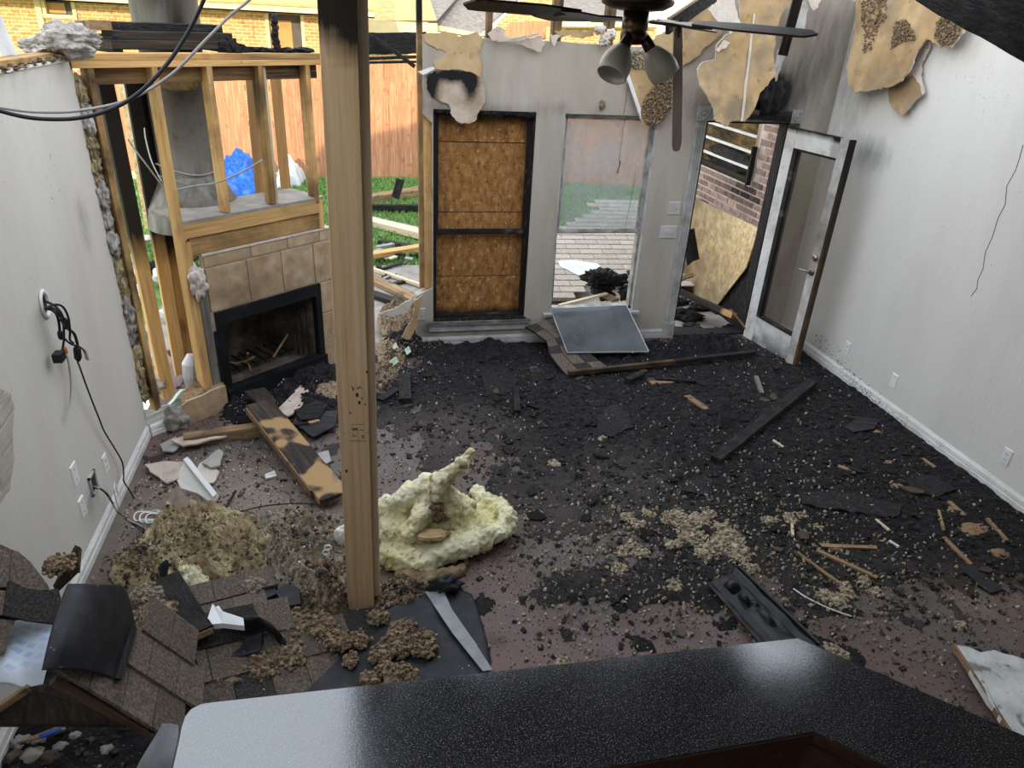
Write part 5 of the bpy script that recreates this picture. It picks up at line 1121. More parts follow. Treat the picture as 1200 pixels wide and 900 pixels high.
# left of the doorway, behind the fan
pC = tilt(Yp(765,100,6.02),(0,-1,.02))
wf = sheet('plasterboard_flap', [(729,75),(737,70),(748,62),(772,40),(794,30),(796,70),(790,120),(776,142),(760,148),(752,146),(748,130)], pC, KM, .014, (0,1,0), 'tan flap clotted with insulation, hanging over the clear window', seed=11)
b = MB()
for i in range(1500):
    x = random.uniform(752,792); y = random.uniform(68,148)
    if not inside([(768,70),(792,64),(791,118),(776,144),(758,147),(749,128),(757,112),(770,95)],x,y) : continue
    p = pC(x,y); r = random.uniform(.006,.014); b.ball(p+Vector((0,-r*.4-.015*random.random(),0)), (r,r*.8,r*.7), Matrix.Rotation(random.random()*6,3,(.3,.5,.8)), 0)
b.build('clotted_insulation', M['cellulose'], wf, kind='stuff')
b = MB()
for i in range(220):
    x = random.uniform(733,762); y = random.uniform(62,82); p = pC(x,y-2); r = random.uniform(.006,.012); b.ball(p+Vector((0,-r,0)), r, None, 0)
b.build('clotted_insulation', M['cellulose_grey'], wf, kind='stuff')
MB().prism([pC(*q)-Vector((0,.004,0)) for q in ((729,75),(733,74),(751,128),(751,140),(748,132))],(0,.018,0)).build('corner_strip', M['trim'], wf)
# right wall
def rp(off, k=.10): return tilt((XR-off,5,2.9),(-1,0,k))
pR = rp(.08,.12)
rst = lambda p: (.1+.35*fr(p,2.2),.15+.6*fr(p,4),0)
f1 = sheet('plasterboard_flap', [(1003,-10),(1106,-10),(1118,4),(1134,17),(1128,38),(1115,55),(1100,54),(1085,45),(1076,58),(1066,82),(1056,95),(1042,102),(1020,106),(1000,108),(994,98),(993,84),(991,80),(996,60),(1002,30)], pR, KM, .013, (1,0,0), 'large tan plasterboard flap peeling off the top of the right wall', seed=21, stain=rst)
sheet('plasterboard_flap', [(1041,102),(1056,96),(1070,88),(1079,100),(1080,112),(1070,120),(1062,130),(1056,137),(1052,131),(1044,126),(1040,112)], rp(.03,.05), KM, .013, (1,0,0), 'small tan tongue below the large flap on the right wall', seed=22, stain=rst)
sheet('torn_paper', [(1063,86),(1072,66),(1084,48),(1091,50),(1088,60),(1080,74),(1079,88),(1084,108),(1080,112),(1074,95)], rp(.02,.05), [M['gypsum']]*2, .008, (1,0,0), 'pinkish torn paper edge between the two flaps on the right wall', seed=23)
for (poly,nm,sd_) in (([(1010,-5),(1040,-5),(1040,20),(1030,35),(1022,58),(1012,62),(1014,40),(1010,20)],'upper',31),([(1050,25),(1062,22),(1072,38),(1074,46),(1060,48),(1044,58),(1048,40)],'middle',32),([(1110,15),(1120,18),(1128,35),(1120,50),(1105,55),(1096,42),(1100,25)],'right hand',33)):
    b = MB(); rr = random.Random(sd_); k = 0
    while k < 420:
        x, y = rr.uniform(1008,1130), rr.uniform(-5,64)
        if inside(poly,x,y): r = rr.uniform(.005,.011); b.ball(pR(x,y)-Vector((r*.5+.012*rr.random(),0,0)), (r,r*.8,r*.7), Matrix.Rotation(rr.random()*6,3,(.3,.5,.8)), 0); k += 1
    b.build('clotted_insulation', M['cellulose'], f1, kind='stuff')
# peeled patches left of window one: shallow layers still stuck to the wall
pk = dict(cat='plaster')
pb = lambda o: bk(o)
sheet('peeled_paper', [(494,40),(520,37),(538,42),(560,38),(566,44),(563,58),(556,64),(540,62),(526,62),(512,57),(498,48)], pb(.008), [M['kraft'],M['gypsum']], .006, (0,1,0), 'tan peeled paper band along the broken wall top, left end', 'plaster', seed=41)
sheet('peeled_paper', [(508,73),(518,68),(524,62),(544,63),(560,62),(564,74),(564,92),(556,86),(540,82),(524,83),(510,80)], pb(.010), [M['kraft'],M['gypsum']], .007, (0,1,0), 'tan peeled paper patch below the band, above the boarded window', 'plaster', seed=42)
psb = blobs([(Yp(530,88,YB),.16,1,.05,1.2),(Yp(552,100,YB),.06,1,.12,1.1),(Yp(505,105,YB),.06,1,.12,1.1)])
p3 = sheet('bare_plaster_patch', [(500,88),(512,82),(540,82),(556,87),(565,92),(568,104),(568,120),(560,132),(557,143),(545,145),(534,142),(529,132),(527,122),(516,118),(506,114),(500,104)], pb(.016), [M['peel'],M['gypsum']], .010, (0,1,0), 'bare pinkish plaster patch streaked with soot, overhanging the boarded window', 'plaster', seed=43, stain=lambda p: (0,.2+.4*fr(p,4),psb(p)))
sheet('paper_curl', [(489,84),(508,78),(510,80),(504,84),(496,88)], pb(.035), [M['whiteplastic'],M['gypsum']], .004, (0,1,0), 'pale blue white paper curl at the broken left wall edge', 'plaster', amp=.002, seed=44)
sheet('torn_board', [(578,47),(572,39),(584,31),(592,34),(592,43),(606,47),(636,42),(638,52),(634,61),(622,57),(612,53),(598,49)], pb(.05), [M['peel'],M['gypsum']], .012, (0,1,.0), 'crumpled torn board on the wall top below the left fan blade', 'plaster', seed=45)
sheet('torn_board', [(582,49),(600,45),(634,38),(640,34),(628,42),(604,48)], pb(.09), [M['trim_grey'],M['gypsum']], .010, (0,1,0), 'grey slanting sliver under the left fan blade', 'plaster', amp=.001, seed=46)
sheet('peeled_paper', [(650,36),(695,36),(696,42),(680,46),(668,42),(655,44)], pb(.01), [M['kraft'],M['gypsum']], .006, (0,1,0), 'tan paper strip on the wall top right of the left blade', 'plaster', seed=47)
sheet('plaster_curl', [(645,40),(656,42),(652,50),(650,54),(647,48)], pb(.03), [M['gypsum']]*2, .005, (0,1,0), 'small white plaster curl below the tan paper strip', 'plaster', seed=48)
lump('soot_clot', Yp(617,122,YB-.01)*1 + Vector((.0,0,0)), (.02,.012,.03), M['cellulose'], 50, .6, 2, 2, label='small brown clot stuck on the grey wall between the windows', cat='debris') if False else None
lump('brown_clot', Yp(706,123,YB-.012), (.022,.016,.036), M['cellulose'], 50, .6, 2, 2, label='small brown clot stuck on the grey wall above the clear window', cat='debris')
for i,(x,y) in enumerate(((703,35),(710,44),(716,40),(708,48))): lump('paper_wad', Yp(x,y,YB-.05), (.04,.03,.035), M['gypsum'], 55+i, .7, 2.5, 2, label='crumpled pale wad on the wall top behind the fan hub', cat='debris', group='wads behind the fan hub')
ordinals([o for o in COL.objects if o.name.startswith('paper_wad')], '%s crumpled pale wad from the left on the wall top behind the fan hub')
b = MB(); lump('charred_wad', Yp(905,115,YB-.03), (.11,.05,.13), M['charwood'], 58, .5, 2, 3, label='black charred wad filling the burnt hole over the doorway', cat='debris')

# ------------------------------------------------------------------ counter
cn = T('bar_counter', 'angled bar counter with speckled black laminate top in the foreground', 'counter', (.4,1.25,0))
zt = 1.07; out = []
A = [Zp(204,905,zt),Zp(210,868,zt)]
crn = [Zp(213,852,zt),Zp(217,840,zt),Zp(224,831,zt),Zp(236,825,zt),Zp(250,823,zt)]
far = [Zp(935,748,zt),Zp(1200,862,zt)]
ext = far[1]+(far[1]-far[0])*1.1
inn = [Zp(1035,898,zt),Zp(955,857,zt),Zp(760,890,zt)]
ext2 = inn[0]+(far[1]-far[0]).normalized()*1.0
poly = [Vector((-.505,1.03,zt)),A[1]]+crn+[far[0],far[1],ext,ext2,inn[1],Vector((-.49,1.065,zt))]
b = MB(); b.prism(poly,(0,0,-.04)); b.build('countertop', M['laminate'], cn)
e = MB(); P_ = [Vector((-.505,1.03,zt)),A[1]]+crn[:3]
for a,c in zip(P_,P_[1:]): e.bar(a+Vector((-.002,0,-.021)),c+Vector((-.002,0,-.021)),.006,.036)
Q_ = [Vector((-.49,1.065,zt)),inn[1],ext2]
for a,c in zip(Q_,Q_[1:]):
    d_ = (c-a).normalized(); o_ = Vector((d_.y,-d_.x,0))*.003; e.bar(a+o_+Vector((0,0,-.0215)),c+o_+Vector((0,0,-.0215)),.006,.036)
e.build('edge_banding', M['cabinet'], cn)
# knee wall: painted on the room side, oak panels on the kitchen side
def off2(p,q,d): v = (q-p).normalized(); return Vector((-v.y,v.x,0))*d
i0, i1, i2 = Vector((-.47,1.085,0)), Vector((inn[1].x-.01,1.085,0)), Vector((ext2.x-.0,ext2.y+.02,0))
o0, o1, o2 = Vector((-.47,1.38,0)), Vector((far[0].x-.02,far[0].y-.04,0)), Vector((ext.x-.03,ext.y-.04,0))
b = MB(); b.prism([i0,o0,o1,o2,i2,i1],(0,0,zt-.041)); b.build('knee_wall', M['drybacking'], cn)
b = MB()
def panel(a,c,n):
    for k in range(n):
        p,q = a.lerp(c,k/n), a.lerp(c,(k+1)/n); d = (q-p).normalized(); nn = Vector((d.y,-d.x,0))
        MB().prism([p+d*.004+Vector((0,0,.1)),q-d*.004+Vector((0,0,.1)),q-d*.004+Vector((0,0,zt-.045)),p+d*.004+Vector((0,0,zt-.045))],nn*.014).build('oak_panel', M['cabinet'], cn)
panel(i0,i1,4); panel(i1,i2,2)
# the kitchen-side cabinet below the bar
# ------------------------------------------------------------------ loose pane leaning at window two
gp = [Yp(645,362,6.0),Yp(734,358,6.0),Zp(760,412,.13),Zp(665,413,.13)]
n_ = (gp[1]-gp[0]).cross(gp[3]-gp[0]).normalized()
b = MB(); b.prism(gp,n_*-.006); lp = b.build('glass_sheet', M['pane_shard'], label='loose sooty glass pane leaning from the clear window down to the floor', cat='glass')
b = MB()
for a,c in zip(gp,gp[1:]+gp[:1]): b.bar(a,c,.008,.012)
b.build('pane_edge', M['trim_grey'], lp)
rr = random.Random(4); b = MB(); q3 = lambda u,v: gp[0].lerp(gp[1],u).lerp(gp[3].lerp(gp[2],u),v)+n_*.001*(1 if n_.z>0 else -1)
for i in range(46):
    u = .12+.74*i/45+rr.uniform(-.005,.005); v = .86+.10*math.sin(i*.2)-rr.random()*.05; l = rr.uniform(.02,.09); b.bar(q3(u,v),q3(u+rr.uniform(-.01,.02),v+l*.8),.004,.003)
for i in range(60): u = rr.uniform(.3,.8); v = rr.uniform(.45,.85); b.bar(q3(u,v),q3(u+.008,v+.012),.005,.003)
b.build('water_streaks', M['trim'], lp)
# ------------------------------------------------------------------ cables at the left wall
gpx = LWp(51,356); gm = onwall(gpx,(1,0,0))
gm_ = T('cable_grommet', 'white oval cable grommet on the left wall with black cables spilling out', 'grommet', gpx)
b = MB(); b.lathe([(.033,0),(.048,.001),(.052,.008),(.047,.014),(.036,.013),(.033,0)], gm @ Matrix.Scale(1.45,4,(0,1,0)), 28).build('ring', M['whiteplastic'], gm_, smooth=True)
MB().lathe([(.034,.001),(0,.001)], gm @ Matrix.Scale(1.45,4,(0,1,0)), 24).build('opening', M['socket'], gm_)
def spl(P, k=7):
    out = []
    for i in range(len(P)-1):
        p0 = P[max(i-1,0)]; p1 = P[i]; p2 = P[i+1]; p3 = P[min(i+2,len(P)-1)]
        for j in range(k):
            t = j/k; out.append(.5*((2*p1)+(p2-p0)*t+(2*p0-5*p1+4*p2-p3)*t*t+(3*p1-p0-3*p2+p3)*t**3))
    return out+[P[-1]]
def wcable(name, pts, r, mat, label, group=None):
    P = [Xp(x,y,XL+d) for x,y,d in pts]; return MB().tube(spl(P), r, 8).build(name, mat, label=label, cat='cable', group=group)
cb1 = wcable('power_cable', [(51,353,.0),(58,355,.05),(66,360,.09),(72,368,.11),(75,377,.10),(77,383,.09)],.0065,M['blacksteel'],'black cable from the grommet into the upper plug block')
wcable('power_cable', [(52,362,.0),(58,359,.06),(66,357,.11),(74,360,.13),(80,372,.13),(82,388,.11),(82,398,.09),(86,402,.08)],.0055,M['blacksteel'],'black cable arching farthest right out of the grommet')
wcable('power_cable', [(52,362,.0),(60,363,.05),(66,368,.07),(69,378,.07),(70,388,.06)],.0065,M['blacksteel'],'black cable dropping into the lower left plug')
wcable('power_cable', [(53,360,.0),(62,361,.05),(69,368,.07),(74,380,.07),(75,395,.06),(74,405,.05),(72,413,.05)],.0055,M['blacksteel'],'black cable hanging down to the black adapter')
wcable('power_cable', [(77,384,.09),(86,390,.09),(90,400,.09),(91,406,.08)],.007,M['blacksteel'],'thick short cable between the two plug blocks')
wcable('power_cable', [(76,397,.06),(83,403,.08),(94,407,.09),(99,412,.08),(101,420,.07)],.005,M['blacksteel'],'short black lead ending in a grey tip on the right')
wcable('loose_cable', [(91,424,.07),(94,432,.06),(99,446,.05),(108,470,.04),(116,490,.035),(122,505,.03),(134,525,.03),(143,541,.03),(145,556,.035),(145,564,.04),(152,575,.06),(162,592,.10),(171,605,.14)],.0045,M['blacksteel'],'long thin black cable hanging from the plugs down to the floor')
wcable('thin_cable', [(78,416,.05),(81,430,.04),(83,450,.03),(82,470,.02),(79,482,.02),(77,492,.02)],.004,M['greycable'],'thin grey lead hanging below the orange plug')
def plug(name, a, c, r0, r1, mat, label, off):
    p,q = Xp(*a,XL+off), Xp(*c,XL+off); return MB().tube([p,p.lerp(q,.15),p.lerp(q,.75),q],[r0*.7,r0,r0,r1],10).build(name, mat, label=label, cat='plug')
plug('plug', (73,373),(80,383),.016,.009,M['blacksteel'],'largest black plug block, highest in the cable cluster',.09)
plug('plug', (70,388),(72,398),.013,.007,M['blacksteel'],'black plug at the left of the cable cluster',.06)
plug('plug', (90,406),(92,424),.018,.006,M['blacksteel'],'tapered black plug at the right of the cable cluster',.08)
plug('plug', (99,410),(103,422),.008,.005,M['greycable'],'small grey plug tip at the far right of the cluster',.08)
plug('plug', (75,407),(78,414),.010,.006,M['orange'],'small orange plug in the cable cluster',.05)
b = MB(); p = Xp(69,418,XL+.05); b.box(p-Vector((.02,.03,.022)),p+Vector((.02,.03,.022))); b.build('power_adapter', M['blacksteel'], label='square black adapter hanging lowest in the cable cluster', cat='adapter')
# lower wall box with cables to the floor
wbx = T('wall_box', 'open white cable box in the left wall with cables running to the floor', 'wall box', LWp(108,566)); wm = onwall(LWp(108,566),(1,0,0))
b = MB()
for (x0,x1,y0,y1) in ((-.05,-.038,-.06,.06),(.038,.05,-.06,.06),(-.05,.05,-.06,-.048),(-.05,.05,.048,.06)):
    b.hexa([wm @ Vector(q) for q in ((x0,y0,0),(x1,y0,0),(x1,y1,0),(x0,y1,0),(x0,y0,.012),(x1,y0,.012),(x1,y1,.012),(x0,y1,.012))])
b.build('frame', M['trim_grey'], wbx); MB().hexa([wm @ Vector(q) for q in ((-.04,-.05,.001),(.04,-.05,.001),(.04,.05,.001),(-.04,.05,.001),(-.04,-.05,.003),(.04,-.05,.003),(.04,.05,.003),(-.04,.05,.003))]).build('cavity', M['socket'], wbx)
for i in range(4):
    wcable('floor_cable', [(110,570+i*.7,.01),(118,573,.06),(126,580,.08+.01*i),(132,590,.08),(138,600,.10),(148,608,.13),(158,613+i,.17),(168,618+2*i,.22+.02*i)],.0055,M['blacksteel' if i else 'greycable'],'black and grey cables looping from the wall box to the floor',group='cables from the wall box')
ordinals([o for o in COL.objects if o.name.startswith('floor_cable')], '%s cable from the left of the bundle looping from the wall box to the floor')
b = MB(); c = Xp(136,580,XL+.055); q = onwall(c,(1,.2,.15))
for (x0,x1,y0,y1) in ((-.055,-.035,-.065,.065),(.035,.055,-.065,.065),(-.055,.055,-.065,-.045),(-.055,.055,.045,.065)): b.hexa([q @ Vector(w_) for w_ in ((x0,y0,0),(x1,y0,0),(x1,y1,0),(x0,y1,0),(x0,y0,.006),(x1,y0,.006),(x1,y1,.006),(x0,y1,.006))])
b.build('box_bezel', M['trim'], label='loose white square bezel hanging on the floor cables', cat='bezel')
for i in range(3):
    c = Zp(172+i*3,604+i*4,.02); b = MB(); b.tube([c+Vector((.07*math.cos(a)+.02*i,.05*math.sin(a),.015*i+.01*math.sin(a*3))) for a in [k*6.283/24 for k in range(25)]],.0045,6); b.build('coiled_wire', M['whiteplastic'], label='small loose coil of white wire on the floor by the left baseboard', cat='wire', group='white wire coils')
ordinals([o for o in COL.objects if o.name.startswith('coiled_wire')], '%s loose coil of white wire from the left, on the floor by the left baseboard')

# ------------------------------------------------------------------ heaps and insulation
def voxel(o, size, disp=0, dsize=.1, smooth=True):
    m = o.modifiers.new('r','REMESH'); m.mode = 'VOXEL'; m.voxel_size = size; m.use_smooth_shade = smooth
    for k,(s,z) in enumerate(((disp,dsize),(disp*.4,dsize*.3))):
        if s:
            t = bpy.data.textures.new('t','CLOUDS'); t.noise_scale = z; t.noise_depth = 4; d = o.modifiers.new('d','DISPLACE'); d.texture = t; d.strength = s; d.mid_level = .5; d.texture_coords = 'LOCAL'
    return o
def cap(b, pts, rs, n=12):
    for (p,q),(r,s) in zip(zip(pts,pts[1:]),zip(rs,rs[1:])):
        for k in range(5): t = k/5; b.ball(Vector(p).lerp(Vector(q),t), r+(s-r)*t, None, 2)
    b.ball(pts[-1], rs[-1], None, 2); return b
b = MB(); Zq = lambda x,y,z: Zp(x,y,z)
# flat lower sheet with a rolled lip
cap(b,[Zq(455,652,.06),Zq(490,658,.07),Zq(530,645,.08),Zq(570,630,.10),Zq(600,612,.12)],[.07,.075,.07,.065,.05])
cap(b,[Zq(600,612,.12),Zq(592,600,.13),Zq(575,590,.10),Zq(560,578,.07)],[.05,.05,.05,.05])
for (x,y,z,rx,ry,rz) in ((520,632,.05,.22,.16,.06),(560,612,.06,.18,.18,.055),(480,640,.06,.18,.16,.08),(470,620,.12,.14,.12,.10),(500,605,.14,.17,.14,.13),(530,600,.12,.14,.14,.12),(455,600,.16,.10,.08,.10)):
    b.ball(Zq(x,y,z),(rx,ry,rz),None,2)
cap(b,[Zq(480,625,.18),Zq(492,606,.26),Zq(500,590,.30)],[.06,.06,.055])
cap(b,[Zq(512,610,.16),Zq(522,590,.28),Zq(516,578,.36),Zq(518,566,.42)],[.09,.085,.075,.06])
cap(b,[Zq(516,570,.42),Zq(530,555,.50),Zq(543,542,.56),Zq(552,531,.60)],[.055,.05,.042,.02])
cap(b,[Zq(455,596,.20),Zq(475,585,.30),Zq(490,572,.36),Zq(500,566,.38)],[.06,.07,.07,.05])
cap(b,[Zq(535,585,.22),Zq(534,600,.16),Zq(540,615,.10)],[.05,.05,.05])
yb = b.build('glass_wool_batt', M['batt'], label='big crumpled pale yellow glass wool batt right of the post', cat='insulation', loc=Zp(520,640,0), smooth=True)
voxel(yb,.010,.08,.10)
for i,(x,y,z,r) in enumerate(((512,592,.33,.045),(511,580,.37,.04),(514,603,.27,.045))): lump('charred_tuft', Zp(x,y,z), (r*.7,r*.7,r), M['cellulose'], 90+i, .7, 2.5, 3, parent=yb)
b = MB(); lump('brown_scrap', Zq(507,626,.20), (.085,.05,.014), M['kraft'], 71, .35, 2, 3, parent=None, label='brown paperboard scrap lying on the yellow glass wool', cat='scrap')
b = MB(); cap(b,[Zq(470,672,.02),Zq(500,680,.02),Zq(540,668,.02)],[.04,.045,.035]); voxel(b.build('glass_wool_strip', M['batt_dirty'], label='low dirty wool strip in front of the yellow batt', cat='insulation', smooth=True),.014,.05,.08)

def heap(name, outline, h, mat, label, cat='debris', seed=1, nu=70, nv=44, kind=None, fine=.35, stain=None, z0=0.0, pw=.6):
    """a loose mound on the floor inside a pixel-measured outline"""
    pts = [Zp(x,y,0) for x,y in outline]; c = sum(pts,Vector())/len(pts); k = len(pts); b = MB()
    def fn(u,v):
        f = u*k; i = int(f)%k; t = f-int(f); p0,p1,p2,p3 = pts[(i-1)%k],pts[i],pts[(i+1)%k],pts[(i+2)%k]
        e = .5*((2*p1)+(p2-p0)*t+(2*p0-5*p1+4*p2-p3)*t*t+(3*p1-p0-3*p2+p3)*t**3)
        e = c.lerp(e, 1+.07*NZ.noise(Vector((math.cos(u*6.283)*5,math.sin(u*6.283)*5,seed))))
        p = c.lerp(e,v); n1 = NZ.fractal(Vector((p.x*2.6,p.y*2.6,seed)),1,2,4); n2 = NZ.fractal(Vector((p.x*15,p.y*15,seed+5)),.7,2.1,6)
        return Vector((p.x,p.y,z0+h*(max(0,1-v*v)**pw)*(1+.7*n1)+(1-v**8)*h*fine*n2*.5+.002))
    b.grid(fn,nu,nv); return b.build(name, mat, smooth=True, label=label, cat=cat, kind=kind, stain=stain)
heap('dirty_wool_heap', [(140,668),(160,640),(180,612),(205,596),(245,592),(290,605),(330,622),(345,650),(322,668),(290,672),(255,682),(215,682),(180,690),(150,688)], .12, M['batt_dirty'], 'wide heap of dirty yellow glass wool along the left floor', 'insulation', 3, 200, 110, fine=1.1)
heap('dirty_wool_fold', [(128,672),(150,650),(175,642),(198,650),(205,668),(190,686),(165,694),(140,690)], .17, M['batt_dirty'], 'rolled fold of dirty wool at the left end of the heap', 'insulation', 8, 110, 60, fine=.7)
heap('yellow_wool_pad', [(198,668),(212,658),(230,662),(246,672),(250,680),(235,690),(215,690),(203,682)], .07, M['batt'], 'small clean yellow wool pad beside the black board', 'insulation', 5, 70, 40, fine=1.2)
heap('debris_heap', [(300,620),(340,600),(375,606),(405,618),(412,660),(405,700),(370,716),(330,705),(318,675),(300,650)], .15, M['cellulose_grey'], 'grey brown debris heap just left of the post foot', 'debris', 11, 110, 60, fine=.9)
heap('blown_insulation_heap', [(352,680),(385,668),(408,672),(412,700),(405,718),(372,722),(350,712)], .15, M['cellulose'], 'brown fluffy insulation heap against the left side of the post', 'insulation', 12, 90, 44, fine=1.0)
heap('blown_insulation_heap', [(440,690),(470,680),(500,684),(512,692),(490,706),(452,716),(440,712)], .05, M['cellulose'], 'low brown insulation spill right of the post foot', 'insulation', 14, 80, 34, fine=1.2)
heap('plaster_rubble', [(470,382),(500,392),(530,402),(528,412),(500,416),(470,420),(448,410),(450,392)], .10, M['charstuff'], 'grey black rubble below the broken end of the back wall', 'debris', 17, 80, 34, fine=1.)
heap('insulation_spill', [(443,372),(470,362),(492,372),(498,392),(480,398),(452,396)], .13, M['cellulose'], 'tan and brown insulation spilling over the broken wall base', 'insulation', 19, 90, 44, fine=1.6)
heap('insulation_spill', [(444,400),(466,398),(480,408),(470,430),(452,452),(444,452)], .06, M['cellulose'], 'rust brown insulation strewn behind the post at floor level', 'insulation', 23, 60, 30, fine=1.2)
heap('char_heap', [(270,470),(300,462),(318,470),(312,492),(280,498),(262,488)], .08, M['charstuff'], 'black char heap in front of the firebox left corner', 'debris', 25, 60, 30, fine=1.2)
heap('char_heap', [(320,450),(360,430),(398,432),(400,470),(370,490),(330,480)], .07, M['charstuff'], 'black char heap in front of the firebox right corner', 'debris', 27, 80, 34, fine=1.2)
heap('char_heap', [(500,408),(560,405),(616,408),(622,420),(560,426),(505,424)], .07, M['charstuff'], 'charred heap along the foot of the boarded window wall', 'debris', 29, 80, 34, fine=1.2)
heap('char_heap', [(665,415),(720,410),(790,405),(850,400),(860,415),(780,430),(690,440)], .08, M['charstuff'], 'charred heap below the leaning glass pane', 'debris', 33, 90, 34, fine=1.2)
heap('char_heap', [(788,399),(830,397),(862,402),(868,414),(830,420),(790,414)], .10, M['charstuff'], 'charred heap inside the doorway', 'debris', 35, 80, 34, fine=1.1)
heap('tan_wool_scrap', [(372,452),(396,446),(400,464),(385,474),(368,468)], .06, M['cellulose'], 'tan insulation scrap left of the post near the hearth', 'insulation', 37, 50, 24)

# popcorn clumps of blown insulation
def clump(c, r, n, mat, label, group, sq=.7):
    b = MB(); c = Vector(c)
    sd = random.random()*40
    V_, F_ = ICO[2]; a0 = random.random()*3; el = random.uniform(.65,1)
    b.add([c+Vector(((p.x*math.cos(a0)-p.y*el*math.sin(a0))*r*.8,(p.x*math.sin(a0)+p.y*el*math.cos(a0))*r*.8,max(0,p.z*r*sq*.75)))*1. for p in [q_*(1+.5*NZ.noise(q_*2.2+Vector((sd,0,0)))) for q_ in V_]], F_); core = list(b.v)
    for i in range(n*5):
        p = random.choice(core); q = random.uniform(.006,.015)
        b.ball(p+Vector((random.gauss(0,.006),random.gauss(0,.006),random.gauss(0,.004)+q*.3)), (q,q*random.uniform(.6,1),q*random.uniform(.6,1)), Matrix.Rotation(random.random()*6,3,(.3,.8,.5)), 0)
    return b.build('insulation_clump', mat, label=label, cat='insulation', group=group)
FZ = .03
for (x,y,r,n,lb) in ((495,756,.085,70,'round brown insulation clump on black felt beside the grey strip'),(470,740,.075,60,'upper brown clump of the tall pair on the black felt'),(466,757,.085,70,'lower brown clump of the tall pair on the black felt'),(447,767,.06,40,'small brown clump left of the tall pair on black felt'),(418,752,.065,40,'brown clump at the left of the black felt'),(470,795,.09,60,'brown clump touching the counter edge'),(432,798,.05,34,'pale clump touching the counter edge, left of the brown one'),(453,786,.05,34,'small pale clump just above the counter edge clumps'),(443,725,.06,34,'small clump at the right of the post foot'),(412,775,.04,24,'tiny pale clump at the lower left of the black felt')):
    clump(Zp(x,y,FZ), r, n, M['cellulose'], lb, None)
for (x,y,r,n,m,lb) in ((320,728,.11,60,'cellulose','brown insulation clump right of the white plaster wedge'),(345,740,.12,70,'cellulose','brown insulation clump under the debris heap, before the post'),(375,738,.11,60,'cellulose','brown insulation clump left below the post foot'),(395,752,.09,50,'cellulose','brown insulation clump on the dark shingles before the post'),(262,800,.13,90,'cellulose','brown insulation clump behind the left end of the counter'),(300,786,.13,80,'cellulose','brown insulation clump behind the counter, right of the first'),(338,770,.10,60,'cellulose','brown insulation clump near the black flap edge'),(298,688,.06,40,'cellulose_grey','pale clump lying on the flat shingles'),(70,664,.06,40,'cellulose','brown clump caught behind the upright board at the left wall'),(182,722,.10,50,'cellulose','brown clump left of the black board'),(172,700,.08,40,'cellulose_grey','dusty clump at the upper left of the black board')):
    z = .05 if x > 210 else .30
    if x < 100: z = .64
    clump(Zp(x,y,z), r, n, M[m], lb, None)
CR = M['cream']
for (x,y,r,n) in ((790,608,.10,40),(803,618,.09,36),(818,612,.09,30),(830,605,.07,26),(812,632,.11,40),(842,640,.11,44),(858,632,.09,34),(862,648,.10,36),(826,648,.10,36),(846,622,.08,28),(790,640,.06,18),(868,655,.08,28),(736,608,.05,16),(748,616,.05,16),(760,604,.05,16),(752,650,.06,16),(740,640,.05,12),(725,668,.05,12),(880,668,.05,14),(902,612,.06,18),(925,610,.06,18),(938,606,.05,12),(955,620,.05,14),(968,700,.06,16),(982,706,.06,18),(995,697,.05,14),(975,765,.06,22),(984,768,.05,16),(1025,695,.04,12),(1125,735,.04,14),(728,648,.05,12),(790,688,.05,14),(650,545,.05,14),(705,515,.04,12),(660,780,.04,10),(1012,683,.05,14),(990,690,.05,14)):
    clump(Zp(x,y,0), r, n, CR, 'cream popcorn insulation clump lying among black debris on the floor', 'cream clumps on the floor', .5)
_cc = [o for o in COL.objects if o.get('group') == 'cream clumps on the floor']
_near = [o for o in _cc if (WM[o.name].translation-Zp(825,628)).length < .55]
ordinals(_near, '%s cream clump from the left within the dense pale patch on the floor')
ordinals([o for o in _cc if o not in _near], '%s stray cream clump from the left, lying apart from the dense patch')

# ------------------------------------------------------------------ fallen roof piece and boards, lower left
A1, B1, C1 = Zp(75,795,.85), Zp(180,858,.55), Zp(322,694,.05)
O1, N1 = plane3(A1,B1,C1); N1 = N1 if N1.z > 0 else -N1; U1 = (B1-A1).normalized(); V1 = N1.cross(U1)
def uv1(px,py,up_=0): p = Pl(px,py,O1+N1*up_,N1)-O1; return (p.dot(U1),p.dot(V1))
p1 = lambda px,py,h=0: Pl(px,py,O1+N1*h,N1)
rf = T('fallen_roof_piece', 'fallen piece of brown shingled roof left of the counter', 'roof', A1-Vector((0,0,.6)))
pol = [uv1(*q) for q in ((84,786),(84,800),(180,858),(214,842),(236,806),(232,775),(214,740),(196,735),(175,745),(155,745),(110,742))]
b = MB(); b.prism([O1+U1*u+V1*v-N1*.016 for u,v in pol], N1*.014); b.build('roof_deck', M['osb'], rf, stain=lambda p:(.8,.4,.4))
shingle_field(rf, O1, U1, V1, pol, .132, .18, [M['shingle']]*3, gap=.004, seed=5)
# flat shingles on the floor beyond
f2 = T('shingle_strip', 'flat strip of grey brown shingles on the floor beside the black board', 'shingle', Zp(270,690,.0))
A2,B2,C2 = Zp(215,712,.06),Zp(330,682,.05),Zp(220,670,.06); O2,N2 = plane3(A2,B2,C2); N2 = N2 if N2.z>0 else -N2; U2 = (B2-A2).normalized(); V2 = N2.cross(U2)
def uv2(px,py): p = Pl(px,py,O2,N2)-O2; return (p.dot(U2),p.dot(V2))
pol2 = [uv2(*q) for q in ((212,718),(215,690),(240,682),(316,668),(325,695),(300,706),(270,716),(240,735))]
b = MB(); b.prism([O2+U2*u+V2*v-N2*.008 for u,v in pol2],N2*.007); b.build('shingle_backing', M['felt'], f2)
shingle_field(f2,O2,U2,V2,pol2,.16,.15,[M['shingle']]*3,seed=8)
